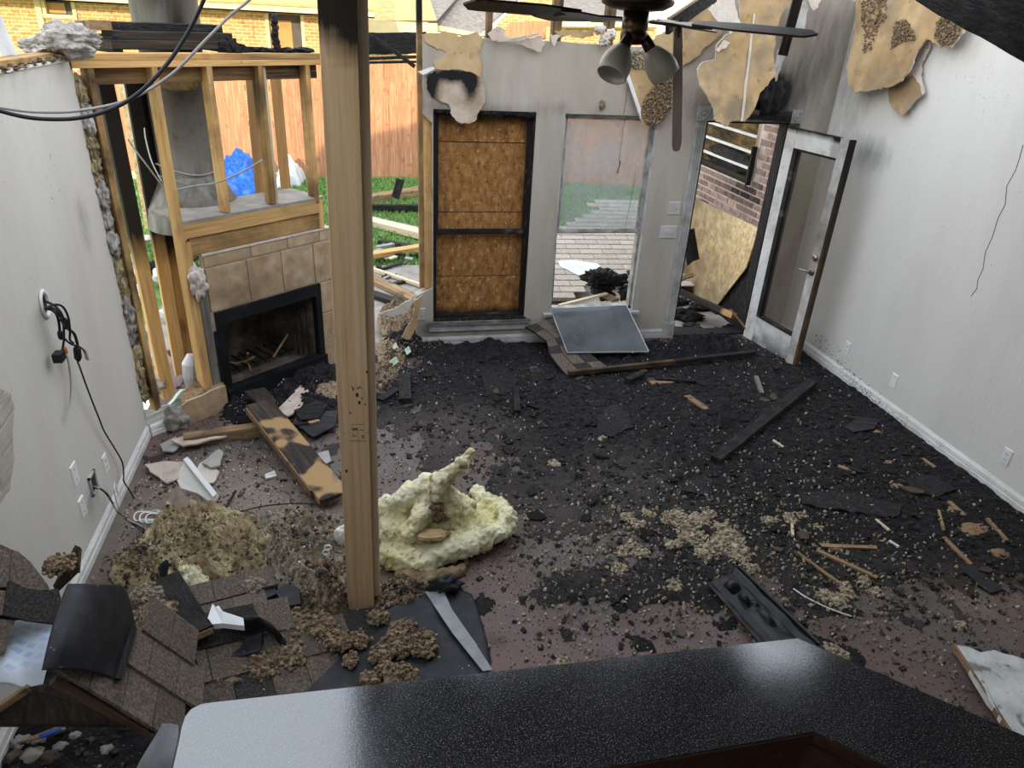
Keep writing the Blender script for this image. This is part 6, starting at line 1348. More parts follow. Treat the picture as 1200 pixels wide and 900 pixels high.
# slope of shingles running under the felt towards the counter
f3 = T('shingle_strip', 'dark shingles lying between the black flap and the post', 'shingle', Zp(330,735,.0))
A3,B3,C3 = Zp(200,800,.16),Zp(420,745,.02),Zp(215,735,.22); O3,N3 = plane3(A3,B3,C3); N3 = N3 if N3.z>0 else -N3; U3 = (B3-A3).normalized(); V3 = N3.cross(U3)
def uv3(px,py): p = Pl(px,py,O3,N3)-O3; return (p.dot(U3),p.dot(V3))
pol3 = [uv3(*q) for q in ((190,735),(215,770),(225,800),(240,830),(330,815),(400,800),(430,745),(440,716),(400,715),(340,735),(300,730),(250,745))]
b = MB(); b.prism([O3+U3*u+V3*v-N3*.010 for u,v in pol3],N3*.009); b.build('shingle_backing', M['shingle_dark'], f3)
shingle_field(f3,O3,U3,V3,pol3,.16,.16,[M['shingle'],M['shingle_dark']],seed=9)
def curved(name, rows, mat, label, cat, th=.004, n=10, sub=8, **k):
    """loose sheet through rows of points"""
    R = [spl([Vector(p) for p in r],n) for r in rows]; b = MB(); m_ = len(R[0]); cols_ = [spl([r[i] for r in R],sub) for i in range(m_)]
    nn = len(cols_[0]); nv = (R[0][-1]-R[0][0]).cross(R[-1][0]-R[0][0]).normalized(); nv = nv if nv.z > 0 else -nv
    b.grid(lambda u,v: cols_[round(u*(m_-1))][round(v*(nn-1))], m_-1, nn-1, nv*-th); return b.build(name, mat, smooth=True, label=label, cat=cat, **k)
q1 = lambda x,y,h: p1(x,y,h)
rfelt = curved('rolled_felt', [[q1(50,785,.03),q1(58,750,.06),q1(68,715,.08),q1(80,684,.08)],[q1(72,784,.05),q1(80,752,.09),q1(90,715,.11),q1(100,684,.11)],[q1(100,785,.06),q1(106,752,.09),q1(114,715,.11),q1(122,685,.10)],[q1(120,790,.025),q1(128,760,.05),q1(140,722,.06),q1(147,690,.05)],[q1(138,797,.012),q1(146,770,.014),q1(156,745,.012),q1(160,738,.012)]], M['felt'], 'black roofing felt curled over the left part of the fallen roof', 'felt')
MB().prism([q1(132,797,.018),q1(140,798,.018),q1(158,740,.02),q1(151,737,.024)], N1*.012).build('felt_seam', M['felt'], rfelt)
# upper left: shingled slope against the wall
A4,B4,C4 = Zp(0,640,.84),Zp(70,700,.62),Zp(0,730,.68); O4,N4 = plane3(A4,B4,C4); N4 = N4 if N4.z>0 else -N4; p4 = lambda px,py,h=0: Pl(px,py,O4+N4*h,N4)
def big_tab(poly, h, mat, name='shingle_tab', parent=None, th=.012, bow=0, label=None, cat=None): return MB().prism(jag([p4(x,y,h) for x,y in poly],.001,.05,2), N4*th).build(name, mat, parent, label=label, cat=cat)
f4 = T('shingle_slope', 'dusty shingle slope tipped against the left wall in the lower left corner', 'shingle', Zp(10,690,.5))
big_tab([(-25,724),(-25,633),(0,640),(15,647),(34,662),(52,690),(60,705),(40,725),(0,730)],-.03,M['shingle_dark'],'shingle_backing',f4)
for poly,h in (([(-25,634),(0,640),(14,646),(8,690),(-25,687)],.0),([(12,646),(20,648),(34,660),(54,686),(56,692),(48,693),(30,691),(10,682)],.006),([(-25,690),(6,694),(2,722),(-25,720)],.008),([(8,682),(30,692),(50,694),(66,690),(70,702),(62,732),(30,728),(2,722)],.016),([(-25,726),(16,728),(4,768),(-25,770)],.002)):
    big_tab(poly,h,M['shingle' if h < .01 else 'shingle_dark'],'shingle_tab',f4)
bd = [(65,690),(91,640),(96,644),(93,672),(70,696)]; pu = Zp(78,668,.55); nq = Vector((.75,-.6,.1)).normalized(); pv = lambda x,y: Pl(x,y,pu,nq)
MB().prism([pv(65,688),pv(91,640),pv(94,641),pv(92,671),pv(68,694)], nq*-.018).build('board_scrap', M['darkwood'], label='small dark board tipped upright beside the left baseboard', cat='board')
MB().prism([pv(91,640),pv(96,643),pv(94,672),pv(91,671)], nq*-.022+Vector((.002,0,0))).build('sawn_edge', M['splinter'], bpy.data.objects['board_scrap'])
# plastic house wrap
def wrapmat():
    m = bpy.data.materials.new('printed_house_wrap'); m.use_nodes = True; t = m.node_tree; N = t.nodes; L = t.links; b = N['Principled BSDF']
    tc = N.new('ShaderNodeTexCoord'); mp = N.new('ShaderNodeMapping'); mp.inputs['Rotation'].default_value = (0,0,.5); L.new(tc.outputs['Object'],mp.inputs[0]); br = N.new('ShaderNodeTexBrick'); br.inputs['Scale'].default_value = 1; br.inputs['Brick Width'].default_value = .05; br.inputs['Row Height'].default_value = .036; br.inputs['Mortar Size'].default_value = .008
    br.inputs['Color1'].default_value = rgb('#8b9cc0'); br.inputs['Color2'].default_value = rgb('#a9b3c6'); br.inputs['Mortar'].default_value = rgb('#aeb5bf'); L.new(mp.outputs[0],br.inputs['Vector'])
    at = N.new('ShaderNodeAttribute'); at.attribute_name = 'stain'; sp = N.new('ShaderNodeSeparateColor'); L.new(at.outputs['Color'],sp.inputs[0]); x = N.new('ShaderNodeMix'); x.data_type = 'RGBA'; L.new(sp.outputs[0],x.inputs[0]); x.inputs[6].default_value = rgb('#9ea3a8'); L.new(br.outputs['Color'],x.inputs[7]); L.new(x.outputs[2],b.inputs['Base Color']); b.inputs['Roughness'].default_value = .35; return m
hwp = [[Zp(-60,812,.60),Zp(0,800,.58),Zp(30,806,.57),Zp(50,802,.58)],[Zp(-60,770,.60),Zp(0,765,.60),Zp(28,768,.57),Zp(58,770,.60)],[Zp(-60,735,.58),Zp(5,732,.58),Zp(35,735,.565),Zp(66,738,.58)],[Zp(-60,722,.55),Zp(8,720,.55),Zp(38,722,.545),Zp(70,725,.55)]]
curved('house_wrap', hwp, wrapmat(), 'pale plastic sheet with blue printing under the felt at the left edge', 'sheet', stain=lambda p: (1 if p.y > 2.13 else max(0,(p.y-2.08)/.05),0,0))
# underside board and gloom below
pe = lambda x,y,z: Zp(x,y,z)
MB().prism([pe(-40,846,.45),pe(30,806,.60),pe(60,800,.62),pe(160,845,.52),pe(150,846,.50)], (0,0,-.014)).build('deck_scrap', M['darkwood'], label='dark triangular deck scrap under the fallen roof piece', cat='board')
beam('deck_batten', pe(-40,846,.45), pe(172,846,.45), .02, .03, M['darkwood'], None, label='dark horizontal batten below the triangular deck scrap', cat='batten')
beam('deck_batten', pe(-20,842,.50), pe(34,806,.60), .02, .025, M['weathered'], None, label='slanting batten at the left edge of the deck scrap', cat='batten')
beam('edge_batten', p1(62,797,-.02), p1(182,862,-.02), .025, .025, M['weathered'], rf, stain=lambda p:(.6,.3,0))
for (x,y,r,m) in ((25,870,.03,'concrete'),(38,885,.035,'concrete'),(45,868,.02,'concrete'),(88,862,.02,'concrete'),(60,888,.03,'flake_brown'),(15,888,.03,'flake_brown'),(125,878,.02,'concrete'),(70,875,.02,'concrete')):
    lump('rubble_stone', Zp(x,y,.015), (r*1.3,r,r*.6), M[m], int(x), .5, 2, 2, label='grey rubble lump on the floor below the fallen roof piece', cat='rubble', group='rubble under the fallen roof')
ordinals([o for o in COL.objects if o.name.startswith('rubble_stone')], '%s rubble lump from the left on the dark floor below the fallen roof piece')
MB().prism([Zp(20,872,.05),Zp(75,850,.05),Zp(78,856,.05),Zp(48,866,.05)],(0,0,.01)).build('board_scrap', M['weathered'], label='tan scrap with a blue edge below the fallen roof', cat='board')
MB().prism([Zp(46,862,.063),Zp(72,853,.063),Zp(73,856,.063),Zp(48,866,.063)],(0,0,.006)).build('blue_edge', M['tarp'], bpy.data.objects['board_scrap.001'] if 'board_scrap.001' in bpy.data.objects else None) if 'board_scrap.001' in bpy.data.objects else None
pgy = [[Zp(150,920,.55),Zp(165,890,.62),Zp(182,862,.66),Zp(190,848,.68)],[Zp(180,920,.60),Zp(188,890,.68),Zp(196,865,.72),Zp(200,848,.73)],[Zp(202,920,.62),Zp(206,892,.70),Zp(208,868,.74),Zp(208,850,.75)]]
curved('plastic_sheet', pgy, M['grille'], 'crumpled translucent grey plastic sheet beside the counter end', 'sheet')
# black boards
def slab(name, px, z, th, mat, label, cat='board', dz=None, k=0, parent=None, amp=0, stain=None):
    P_ = [Zp(x,y,z+(dz[i] if dz else 0)) for i,(x,y) in enumerate(px)]; P_ = jag(P_,amp,.04,k) if amp else P_
    return MB().prism(P_,(0,0,-th)).build(name, mat, parent, label=label, cat=cat, stain=stain)
b0 = Zp(192,680,.20); b1 = Zp(230,746,.26)
bbx = beam('charred_board', b0, b1, .15, .045, M['charwood'], None, rough=.03, label='thick charred black board with a pale end beside the plaster wedge', cat='board')
fpx = frame(b0,b1); e0 = b1+ (b1-b0).normalized()*.001; MB().prism([e0+fpx.to_3x3() @ Vector(q) for q in ((-.072,-.018,0),(.072,-.018,0),(.072,.012,0),(-.072,.012,0))],(b1-b0).normalized()*.003).build('sawn_end', M['splinter'], bbx)
MB().prism([Zp(242,738,.24),Zp(250,713,.26),Zp(254,717,.26),Zp(257,715,.26),Zp(262,722,.26),Zp(286,730,.25),Zp(287,739,.24),Zp(262,736,.24)],(0,0,.03)).build('plaster_wedge', M['whiteplastic'], label='bright white plaster moulding wedge next to the black board', cat='plaster')
flp = [[Zp(248,755,.16),Zp(275,768,.14),Zp(306,762,.14)],[Zp(262,735,.20),Zp(285,745,.16),Zp(308,742,.16)],[Zp(285,722,.26),Zp(300,724,.28),Zp(309,732,.20)],[Zp(306,724,.16),Zp(312,728,.26),Zp(314,740,.20)],[Zp(312,732,.12),Zp(326,740,.16),Zp(336,752,.10)],[Zp(322,768,.06),Zp(332,772,.06),Zp(340,771,.06)]]
curved('curled_felt', flp, M['felt'], 'curled flap of black felt right of the plaster wedge', 'felt')
slab('felt_scrap', [(324,692),(336,683),(352,692),(352,708),(330,710)], .10,.006,M['felt'],'small black felt scrap on the flat shingles','felt',amp=.004,k=4)
slab('felt_scrap', [(185,665),(195,655),(198,660),(195,678),(188,678)], .2,.01,M['charwood'],'narrow black scrap stuck upright in the wool heap','felt',dz=[.02,.1,.1,0,0])
slab('felt_scrap', [(120,700),(135,697),(147,699),(138,706),(124,706)], .30,.006,M['felt'],'small black oval scrap left of the wool fold','felt',amp=.002)
slab('shingle_scrap', [(150,690),(165,688),(164,715),(148,718)], .25,.01,M['shingle'],'dusty upright grey shingle scrap beside the black board','shingle')
slab('yellow_scrap', [(170,693),(175,690),(180,702),(166,703)], .25,.01,M['batt'],'bright yellow wool scrap left of the black board','insulation',amp=.003)
# black felt with a grey strip
fs = [[Zp(260,815,.03),Zp(380,745,.02),Zp(470,705,.02),Zp(512,678,.02)],[Zp(300,818,.03),Zp(410,770,.02),Zp(480,730,.02),Zp(524,690,.05)],[Zp(420,810,.02),Zp(470,790,.015),Zp(510,745,.015),Zp(535,690,.02)],[Zp(560,800,.012),Zp(575,780,.012),Zp(568,740,.012),Zp(553,696,.014)]]
fsh = curved('roofing_felt', fs, M['felt'], 'black roofing felt with a folded grey strip, behind the counter', 'felt')
MB().prism([Zp(498,694,.045),Zp(517,687,.05),Zp(530,715,.035),Zp(556,752,.03),Zp(577,785,.03),Zp(566,787,.03),Zp(530,742,.035)],(0,0,.003)).build('folded_strip', M['felt_grey'], fsh)
lump('felt_crumple', Zp(520,686,.05), (.085,.055,.06), M['felt'], 15, .7, 1.3, 3, label='crumpled peak of black felt below the yellow wool', cat='felt')

# ------------------------------------------------------------------ hearth-side timber and plaster
bo = lambda name,a,c,wd,h_,mat,label,za=.0,zc=.0,**k: beam(name, Zp(*a,za+h_/2), Zp(*c,zc+h_/2), wd, h_, M[mat], None, label=label, cat=k.pop('cat','board'), **k)
bo('scorched_plank',(303,474),(392,584),.19,.045,'scorched','big scorched plank with bare golden patches, left of the post',.16,.05,seg=24,rough=.03)
pk_ = bpy.data.objects['scorched_plank']; fpx = WM[pk_.name]; Lk = (Zp(392,584,.07)-Zp(303,474,.18)).length
MB().hexa([fpx @ Vector(q) for q in ((.095,-.028,.03),(.10,-.028,.03),(.10,.022,.03),(.095,.022,.03),(.095,-.028,Lk-.12),(.105,-.028,Lk-.12),(.105,.02,Lk-.12),(.095,.02,Lk-.12))] if fpx.to_3x3()[0][0]<0 else [fpx @ Vector(q) for q in ((-.105,-.028,.03),(-.095,-.028,.03),(-.095,.022,.03),(-.105,.022,.03),(-.105,-.028,Lk-.12),(-.095,-.028,Lk-.12),(-.095,.02,Lk-.12),(-.105,.02,Lk-.12))]).build('bare_edge', M['splinter'], pk_)
slab('scorched_plate',[(286,458),(310,454),(325,470),(310,478)],.17,.02,M['darkwood'],'dark flat piece under the upper end of the scorched plank')
bo('weathered_beam',(216,516),(311,502),.08,.085,'weathered','weathered beam lying in front of the hearth tile',.0,.0,rough=.05,stain=lambda p:(.25+.5*fr(p,4),.1,0))
bo('charred_stick',(340,500),(372,495),.03,.03,'charwood','charred stick poking out behind the scorched plank',.03,.03,rough=.1)
bo('stick_end',(362,497),(374,494),.035,.032,'splinter','brown broken stick end right of the scorched plank',.03,.03)
MB().prism([Zp(216,540,.05),Zp(222,537,.055),Zp(256,580,.05),Zp(252,587,.03),Zp(243,586,.02),Zp(232,578,.02),Zp(212,572,.02),Zp(206,560,.02)],(0,0,-.02)).build('plaster_slab', M['plaster_left'], label='broken white plasterboard slab on the left floor', cat='plaster')
MB().prism([Zp(215,540,.055),Zp(220,537,.06),Zp(254,580,.055),Zp(250,584,.05)],(0,0,.012)).build('white_edge', M['whiteplastic'], bpy.data.objects['plaster_slab'])
for px,z,m,lb,k in (([(170,545),(190,540),(215,541),(210,560),(196,565),(180,556)],.03,'peel','torn tan paperboard left of the white plaster slab',1),([(230,548),(243,536),(250,545),(258,552),(250,565),(236,566),(228,556)],.03,'gypsum','small white broken plaster piece behind the slab',2),([(237,542),(256,526),(262,530),(258,546),(246,548)],.05,'drybacking','grey shingle scrap lying on the small plaster piece',3),([(188,520),(205,512),(210,522),(202,530),(190,528)],.03,'drybacking','grey flat scrap by the diagonal baseboard',4),([(200,516),(240,505),(270,506),(262,512),(215,522)],.06,'peel','pale scrap against the back of the weathered beam',5),([(325,480),(352,452),(362,458),(352,478),(338,488)],.05,'peel','tan curled board scrap before the firebox',6),([(350,500),(378,480),(396,482),(392,500),(366,512)],.05,'felt','black flat scrap right of the scorched plank',7),([(345,480),(370,468),(385,474),(372,490),(352,492)],.07,'charwood','black charred scrap behind the black flat one',8),([(372,530),(384,527),(388,540),(378,545)],.02,'drybacking','small grey scrap left of the post',9),([(310,556),(322,552),(324,557),(312,561)],.015,'white_bits','small white plaster chip on the mauve floor near the plank',10)):
    slab('debris_scrap',px,z,.012,M[m],lb,'scrap',amp=.006,k=k)
MB().prism([Zp(180,640,.03),Zp(196,588,.02),Zp(210,570,.16),Zp(222,590,.14),Zp(214,602,.05),Zp(196,632,.05)],(0,0,.008)).build('paperboard_scrap', M['peel'], label='large brown paperboard scrap tipped up at the wool heap', cat='scrap')
bo('thin_stick',(262,600),(276,575),.012,.012,'darkwood','thin dark stick lying left of the post among white flecks',.02,.03,cat='stick')
MB().tube(spl([Zp(280,600,.02),Zp(310,593,.03),Zp(345,590,.03),Zp(375,591,.02)]),.004,6).build('loose_wire', M['blacksteel'], label='thin black wire on the floor left of the post', cat='wire')
b = MB(); c = Zp(382,647,.17)
for s_ in (0,1): b.tube([c+Vector((.018*math.cos(a)+.012*s_,.0,.016*math.sin(a)+.03*s_)) for a in [k*6.283/14 for k in range(15)]],.0035,6)
b.build('wire_ring', M['whiteplastic'], label='tiny looped white ring on the debris heap by the post', cat='ring')
lump('white_foam', Zp(402,628,.12), (.05,.04,.07), M['white_bits'], 17, .3, 1.6, 3, label='white chunk half hidden behind the post on the debris heap', cat='plaster')
for i,(x,y,z) in enumerate(((463,408,.02),(463,378+46,.0),(460,426,.01),(478,412,.05))):
    P_ = [Zp(x-4,y-2,z+.04),Zp(x+1,y-6,z+.08),Zp(x+4,y,z+.05),Zp(x-1,y+4,z+.02)]
    MB().prism(P_,(0,.004,.004)).build('mint_shard', M['foam'], label='mint green shard on the rust brown insulation behind the post', cat='shard', group='mint shards')
ordinals([o for o in COL.objects if o.name.startswith('mint_shard')], '%s mint green shard from the left on the brown insulation behind the post')
sheet('torn_paperboard', [(470,395),(484,372),(486,352),(495,346),(492,360),(488,384),(480,398)], lambda x,y: Yp(x,y,5.9), KM, .01, (0,1,0), 'curled tan paperboard at the broken end of the back wall', seed=77)
sheet('torn_paperboard', [(443,368),(462,362),(482,350),(489,343),(478,366),(460,372)], lambda x,y: Yp(x,y,6.0), [M['gypsum']]*2, .01, (0,1,0), 'pale torn board lying over the broken wall base', seed=78)
# ------------------------------------------------------------------ burnt lumber and scraps over the floor
bo('burnt_timber',(838,540),(952,448),.085,.06,'charwood','long charred beam lying diagonally toward the open door',.0,.03,rough=.08,ends=(.05,.02),cat='timber')
bo('dark_batten',(666,437),(790,424),.045,.04,'darkwood','long dark batten on the floor below the leaning pane, left half',.04,.05,rough=.03,cat='timber',stain=lambda p:(0,.15,0))
bo('dark_batten',(788,424),(884,413),.05,.04,'charwood','long dark batten on the floor before the doorway, right half',.05,.04,rough=.06,cat='timber')
bo('charred_chunk',(605,455),(606,484),.05,.05,'charwood','blue grey charred billet lying upright in the picture, centre floor',.0,.0,rough=.12,cat='timber')
bo('charred_chunk',(474,440),(475,470),.10,.05,'charwood','wide dark charred billet near the post, by the back wall',.0,.0,rough=.1,cat='timber')
bo('charred_chunk',(445,470),(466,457),.06,.04,'charwood','short dark billet just right of the post',.0,.0,rough=.08,cat='timber')
p = Zp(848,503,.0); beam('charred_chunk', p, p+Vector((.06,.14,.14)), .10, .03, M['charwood'], None, up=(0,1,0), rough=.2, label='charred chunk standing up by the diagonal beam', cat='timber')
bo('charred_chunk',(735,448),(752,440),.06,.07,'charwood','blocky black chunk under the long dark batten',.0,.0,rough=.12,cat='timber')
bo('charred_batten',(768,444),(815,447),.03,.025,'charwood','thin black batten right of the blocky chunk',.02,.02,rough=.1,cat='timber')
bo('rusty_scrap',(762,449),(788,447),.06,.015,'splinter','orange brown scrap beneath the thin black batten',.01,.01,rough=.2,cat='scrap')
bo('tan_scrap',(805,464),(828,480),.06,.015,'splinter','tan splinter with dark half, left of the standing chunk',.01,.02,rough=.2,cat='scrap',stain=lambda p:(.5,0,.4))
bo('metal_tube',(886,442),(893,462),.035,.035,'galv','short pale tube piece before the open door',.02,.0,cat='tube')
slab('flat_char',[(562,432),(590,428),(608,446),(596,462),(570,462)],.02,.02,M['flake'],'flat grey black sheet scrap near the back wall centre','scrap',amp=.006,k=1)
slab('flat_char',[(700,478),(730,470),(742,500),(715,512),(700,505)],.025,.02,M['flake'],'flat black sheet scrap at the middle of the floor','scrap',amp=.006,k=2)
slab('flat_char',[(935,575),(1000,578),(1056,592),(1052,606),(1000,600),(940,590)],.03,.025,M['flake'],'long grey black plank scrap in front of the right wall','board',amp=.008,k=3)
slab('flat_char',[(990,500),(1005,488),(1030,492),(1024,502),(1000,506)],.03,.012,M['felt'],'black felt corner by the right baseboard','felt',amp=.004,k=4)
slab('flat_char',[(1124,664),(1140,660),(1176,690),(1160,694),(1145,684)],.02,.008,M['felt'],'small black shingle flap near the right edge','shingle',amp=.003,k=5)
slab('flat_char',[(1060,560),(1090,556),(1120,572),(1100,582),(1070,576)],.03,.015,M['flake'],'dark flat scrap by the right baseboard, lower','scrap',amp=.006,k=6)
slab('flat_char',[(795,575),(815,556),(835,560),(830,580)],.02,.015,M['flake'],'black flat scrap left of the charred beam foot','scrap',amp=.006,k=7)
ST = [((952,639),(1027,642),'splinter','brown stick lying level, upper of the crossed pair'),((957,645),(1028,677),'splinter','brown stick slanting down, lower of the crossed pair'),((935,648),(984,684),'weathered','thin grey stick below the crossed pair'),((1106,630),(1138,662),'splinter','brown split stick near the right edge with a pale tip'),((1157,608),(1180,634),'splinter','pale splinter lying closest to the right edge'),((1100,598),(1106,622),'weathered','thin stick behind the split stick on the right'),((982,546),(998,552),'splinter','small bright splinter by the right wall'),((1080,537),(1096,548),'splinter','bright splinter touching the right baseboard'),((906,516),(918,524),'paler_pine','small pale stick right of the diagonal beam'),((1026,609),(1042,622),'paler_pine','pale stick left of the crossed sticks, by the plank scrap'),((1042,634),(1053,641),'white_bits','short white strip right of the crossed pair'),((928,614),(929,628),'paler_pine','tiny pale stick standing among cream clumps'),((1112,588),(1130,604),'splinter','reddish splinter near the right baseboard')]
for a,c,m,lb in ST:
    bo('stick', a, c, .028 if m == 'splinter' else .016, .014, m, lb, .012, .012, rough=.2, cat='stick')
for x,y,r,lb in ((1171,649,.07,'brown crumpled paper scrap near the right edge'),(1140,620,.10,'tan torn paper scrap beside the pale splinter'),(1052,570,.05,'orange brown scrap by the plank scrap'),(1030,507,.05,'brown scrap below the black felt corner'),(1042,542,.04,'small orange scrap by the right baseboard'),(980,643,.05,'pinkish brown wad between the crossed sticks'),(1118,598,.05,'rust coloured scrap among the right debris')):
    p = Zp(x,y,.012); slab_ = lump('paper_scrap', p, (r,r*.6,.012), M['splinter'], int(x), .5, 2, 2, label=lb, cat='scrap')
MB().tube(spl([Zp(930,690,.012),Zp(945,700,.03),Zp(965,710,.02),Zp(985,718,.015),Zp(998,722,.012)]),.004,6).build('white_wire', M['trim'], label='thin white bent wire on the floor, lower right', cat='wire')
# black moulded plastic panel
ty = T('plastic_tray', 'black moulded plastic tray lying behind the counter bend', 'tray', Zp(890,710,0))
ta,tb,tc_,td = Zp(828,685,.03),Zp(868,668,.03),Zp(968,764,.03),Zp(905,772,.03)
def tq(u,v): return ta.lerp(tb,u).lerp(td.lerp(tc_,u),v)
def th(u,v):
    z = .012+.03*(1 if .14<u<.2 or .74<u<.82 else 0)+.018*(u>.82)*(1-u)/.18
    for (a,c,su,sv,h_) in ((.40,.16,.17,.07,.05),(.40,.34,.10,.07,.05),(.50,.58,.10,.10,.035),(.55,.40,.06,.05,.02)): z += h_*max(0,1-((u-a)/su)**2-((v-c)/sv)**2)**.5 if ((u-a)/su)**2+((v-c)/sv)**2 < 1 else 0
    return z
b = MB(); b.grid(lambda u,v: tq(u,v)+Vector((0,0,th(u,v)+.008*NZ.noise(Vector((u*4,v*7,1))))), 44, 60, (0,0,-.008)); b.build('shell', M['blacksteel'], ty, smooth=True)
MB().bar(tq(.86,.02)+Vector((0,0,.045)),tq(.86,.98)+Vector((0,0,.045)),.015,.02).build('rim', M['blacksteel'], ty)
# white plaster board scrap, lower right
pw = [(1119,756),(1135,757),(1150,765),(1165,762),(1200,772),(1230,780),(1230,872),(1186,860),(1160,822)]
dws = slab('plasterboard_scrap',pw,.05,.03,M['gypsum'],'dirty white plasterboard scrap at the lower right edge','plasterboard',amp=.003,k=12)
bpy.data.objects['plasterboard_scrap'].data.materials[0] = surf('dirty_white_board',[(.3,'#a9aaa6'),(.5,'#c9cac6'),(.7,'#dcdcd9')],9,6,(1,1,1),.85,.3,40,[('#55524c',14,.6,.7,.7),('#2a2826',60,.72,.76,.7)])
beam('board_edge', Zp(1117.5,757,.035), Zp(1185,862,.035), .014, .032, M['splinter'], dws)
# shingle flap hanging from the sill of window two
A5,B5,C5 = Zp(665,436,.03),Zp(700,436,.03),Yp(640,385,6.0); O5 = A5
f5 = T('shingle_flap', 'dark shingle flap slumped from the wall below the leaning pane', 'shingle', Zp(650,420,0))
cen = [(632,386,.30,5.98),(650,392,.22,5.9),(664,410,.10,5.7),(676,430,.03,5.4)]
rows_ = []
b = MB()
def ff5(u,v):
    L0 = [Yp(615,384,6.02),Zp(640,400,.16),Zp(644,416,.09),Zp(663,440,.02)]; R0 = [Yp(655,372,6.02),Zp(672,392,.22),Zp(688,412,.12),Zp(716,434,.03)]
    l = spl(L0,8); r = spl(R0,8); i = min(len(l)-1,round(v*(len(l)-1))); return l[i].lerp(r[i],u)
b.grid(ff5,6,24,(0,.01,-.008)); b.build('flap_backing', M['felt'], f5)
for j in range(6):
    for i in range(3):
        u0,u1 = i/3+.01,(i+1)/3-.01; v0,v1 = j/6+.008,(j+1)/6-.008
        P4 = [ff5(u0,v0),ff5(u1,v0),ff5(u1,v1),ff5(u0,v1)]; nn = (P4[1]-P4[0]).cross(P4[3]-P4[0]).normalized(); nn = nn if nn.z > 0 else -nn
        MB().prism([q+nn*.004 for q in P4],nn*.008).build('shingle_tab', M['shingle' if (i+j)%3 else 'shingle_dark'], f5)
slab('shingle_scrap',[(742,402),(760,402),(772,420),(757,424)],.04,.01,M['shingle_dark'],'dark shingle corner right of the leaning pane','shingle')

# ------------------------------------------------------------------ the burnt layer: char relief, flakes, flecks
def cmask(x,y):
    return CHAR_SHADE((x,y,0))
b = MB(); nx, ny = 250, 205; x0,x1,y0,y1 = XL+.02, XR-.02, 1.95, YB-.02; idx = {}
vv = []; ok = []
for j in range(ny+1):
    for i in range(nx+1):
        x = x0+(x1-x0)*i/nx; y = y0+(y1-y0)*j/ny; m = cmask(x,y)
        n1 = NZ.fractal(Vector((x*3.1,y*3.1,2.)),.9,2,3); a = m+.55*n1-.30
        h = -.01
        if a > 0:
            n2 = NZ.fractal(Vector((x*16,y*16,7.)),.7,2.1,4); h = min(1,a*1.6)*(.014+.016*n2)+.001
        vv.append(Vector((x,y,h))); ok.append(h > -.004)
ff_ = []
for j in range(ny):
    for i in range(nx):
        q = (j*(nx+1)+i, j*(nx+1)+i+1, (j+1)*(nx+1)+i+1, (j+1)*(nx+1)+i)
        if ok[q[0]] or ok[q[1]] or ok[q[2]] or ok[q[3]]: ff_.append(q)
mk('char_layer', vv, ff_, M['charstuff'], None, loc=(0,0,0), smooth=True, kind='stuff', label='bed of charcoal and ash covering the middle of the floor', cat='char', stain=lambda p: (max(0,DUST(p)*1.1-.1),max(0,PALE(p)),max(0,.25*fr(p,1.3))))
def scatter(name, N_, smin, smax, mat, label, dens, flat=.35, shard=True, seed=1, pw=2.5, zmax=.02):
    r = random.Random(seed); b = MB(); k = 0; tries = 0
    while k < N_ and tries < N_*30:
        tries += 1; x = r.uniform(XL+.05,XR-.05); y = r.uniform(1.45,YB-.05)
        if r.random() > dens(x,y): continue
        s = smin+(smax-smin)*r.random()**pw; z = r.uniform(.001,zmax)*min(1,cmask(x,y)+.15); R = Matrix.Rotation(r.uniform(0,6.28),3,'Z') @ Matrix.Rotation(r.gauss(0,.35),3,'X') @ Matrix.Rotation(r.gauss(0,.3),3,'Y')
        a = s*r.uniform(.5,1); c = s*r.uniform(.35,.8); t = s*flat*r.uniform(.4,1); o = Vector((x,y,z+t*.5))
        if shard:
            P8 = [(-a,-c*r.uniform(.5,1),-t/2),(a*r.uniform(.5,1),-c,-t/2),(a,c*r.uniform(.4,1),-t/2),(-a*r.uniform(.4,1),c,-t/2)]
            b.hexa([R @ Vector(q)+o for q in P8]+[R @ Vector((q[0]*.85,q[1]*.85,t/2))+o for q in P8])
        else:
            b.add([R @ Vector((p.x*a*r.uniform(.7,1.2),p.y*c*1.3*r.uniform(.7,1.2),p.z*t*2*r.uniform(.7,1.2)))+o for p in ICO[0][0]], ICO[0][1])
        k += 1
    b.build(name, mat, None, loc=(0,0,0), kind='stuff', label=label, cat='debris')
def near_left(x,y): return 1 if x < .1 else 0
scatter('char_flakes', 16000, .004, .032, M['flake'], 'countless small black char flakes over the floor', lambda x,y: min(1,cmask(x,y)*.9+.03), .3, seed=2)
scatter('brown_flakes', 5200, .003, .026, M['flake_brown'], 'countless brown debris flakes over the floor', lambda x,y: min(1,.25*cmask(x,y)+.5*DUST((x,y,0))+.08+(.5 if x<-.1 else 0)), .3, seed=3)
WB = blobs([FB(800,630,.7,.9,.7), FB(700,640,.6,.5), FB(900,600,.8,.5), FB(1000,620,.6,.4), FB(560,520,.5,.15), FB(980,700,.6,.5), FB(740,690,.5,.4)])
scatter('cream_flecks', 4600, .003, .016, M['cream'], 'countless cream insulation flecks over the floor', lambda x,y: min(1,WB((x,y,0))*.8+.04), .9, False, seed=4)
WW = blobs([FB(300,560,.6,1.,.7), FB(200,580,.4,.8), FB(620,700,.8,.35), FB(350,620,.5,.6), FB(470,430,.3,.5), FB(330,720,.6,.5)])
scatter('white_flecks', 3400, .0025, .009, M['white_bits'], 'countless white plaster flecks over the floor', lambda x,y: min(1,WW((x,y,0))*.8+.09), .8, False, seed=5, zmax=.03)
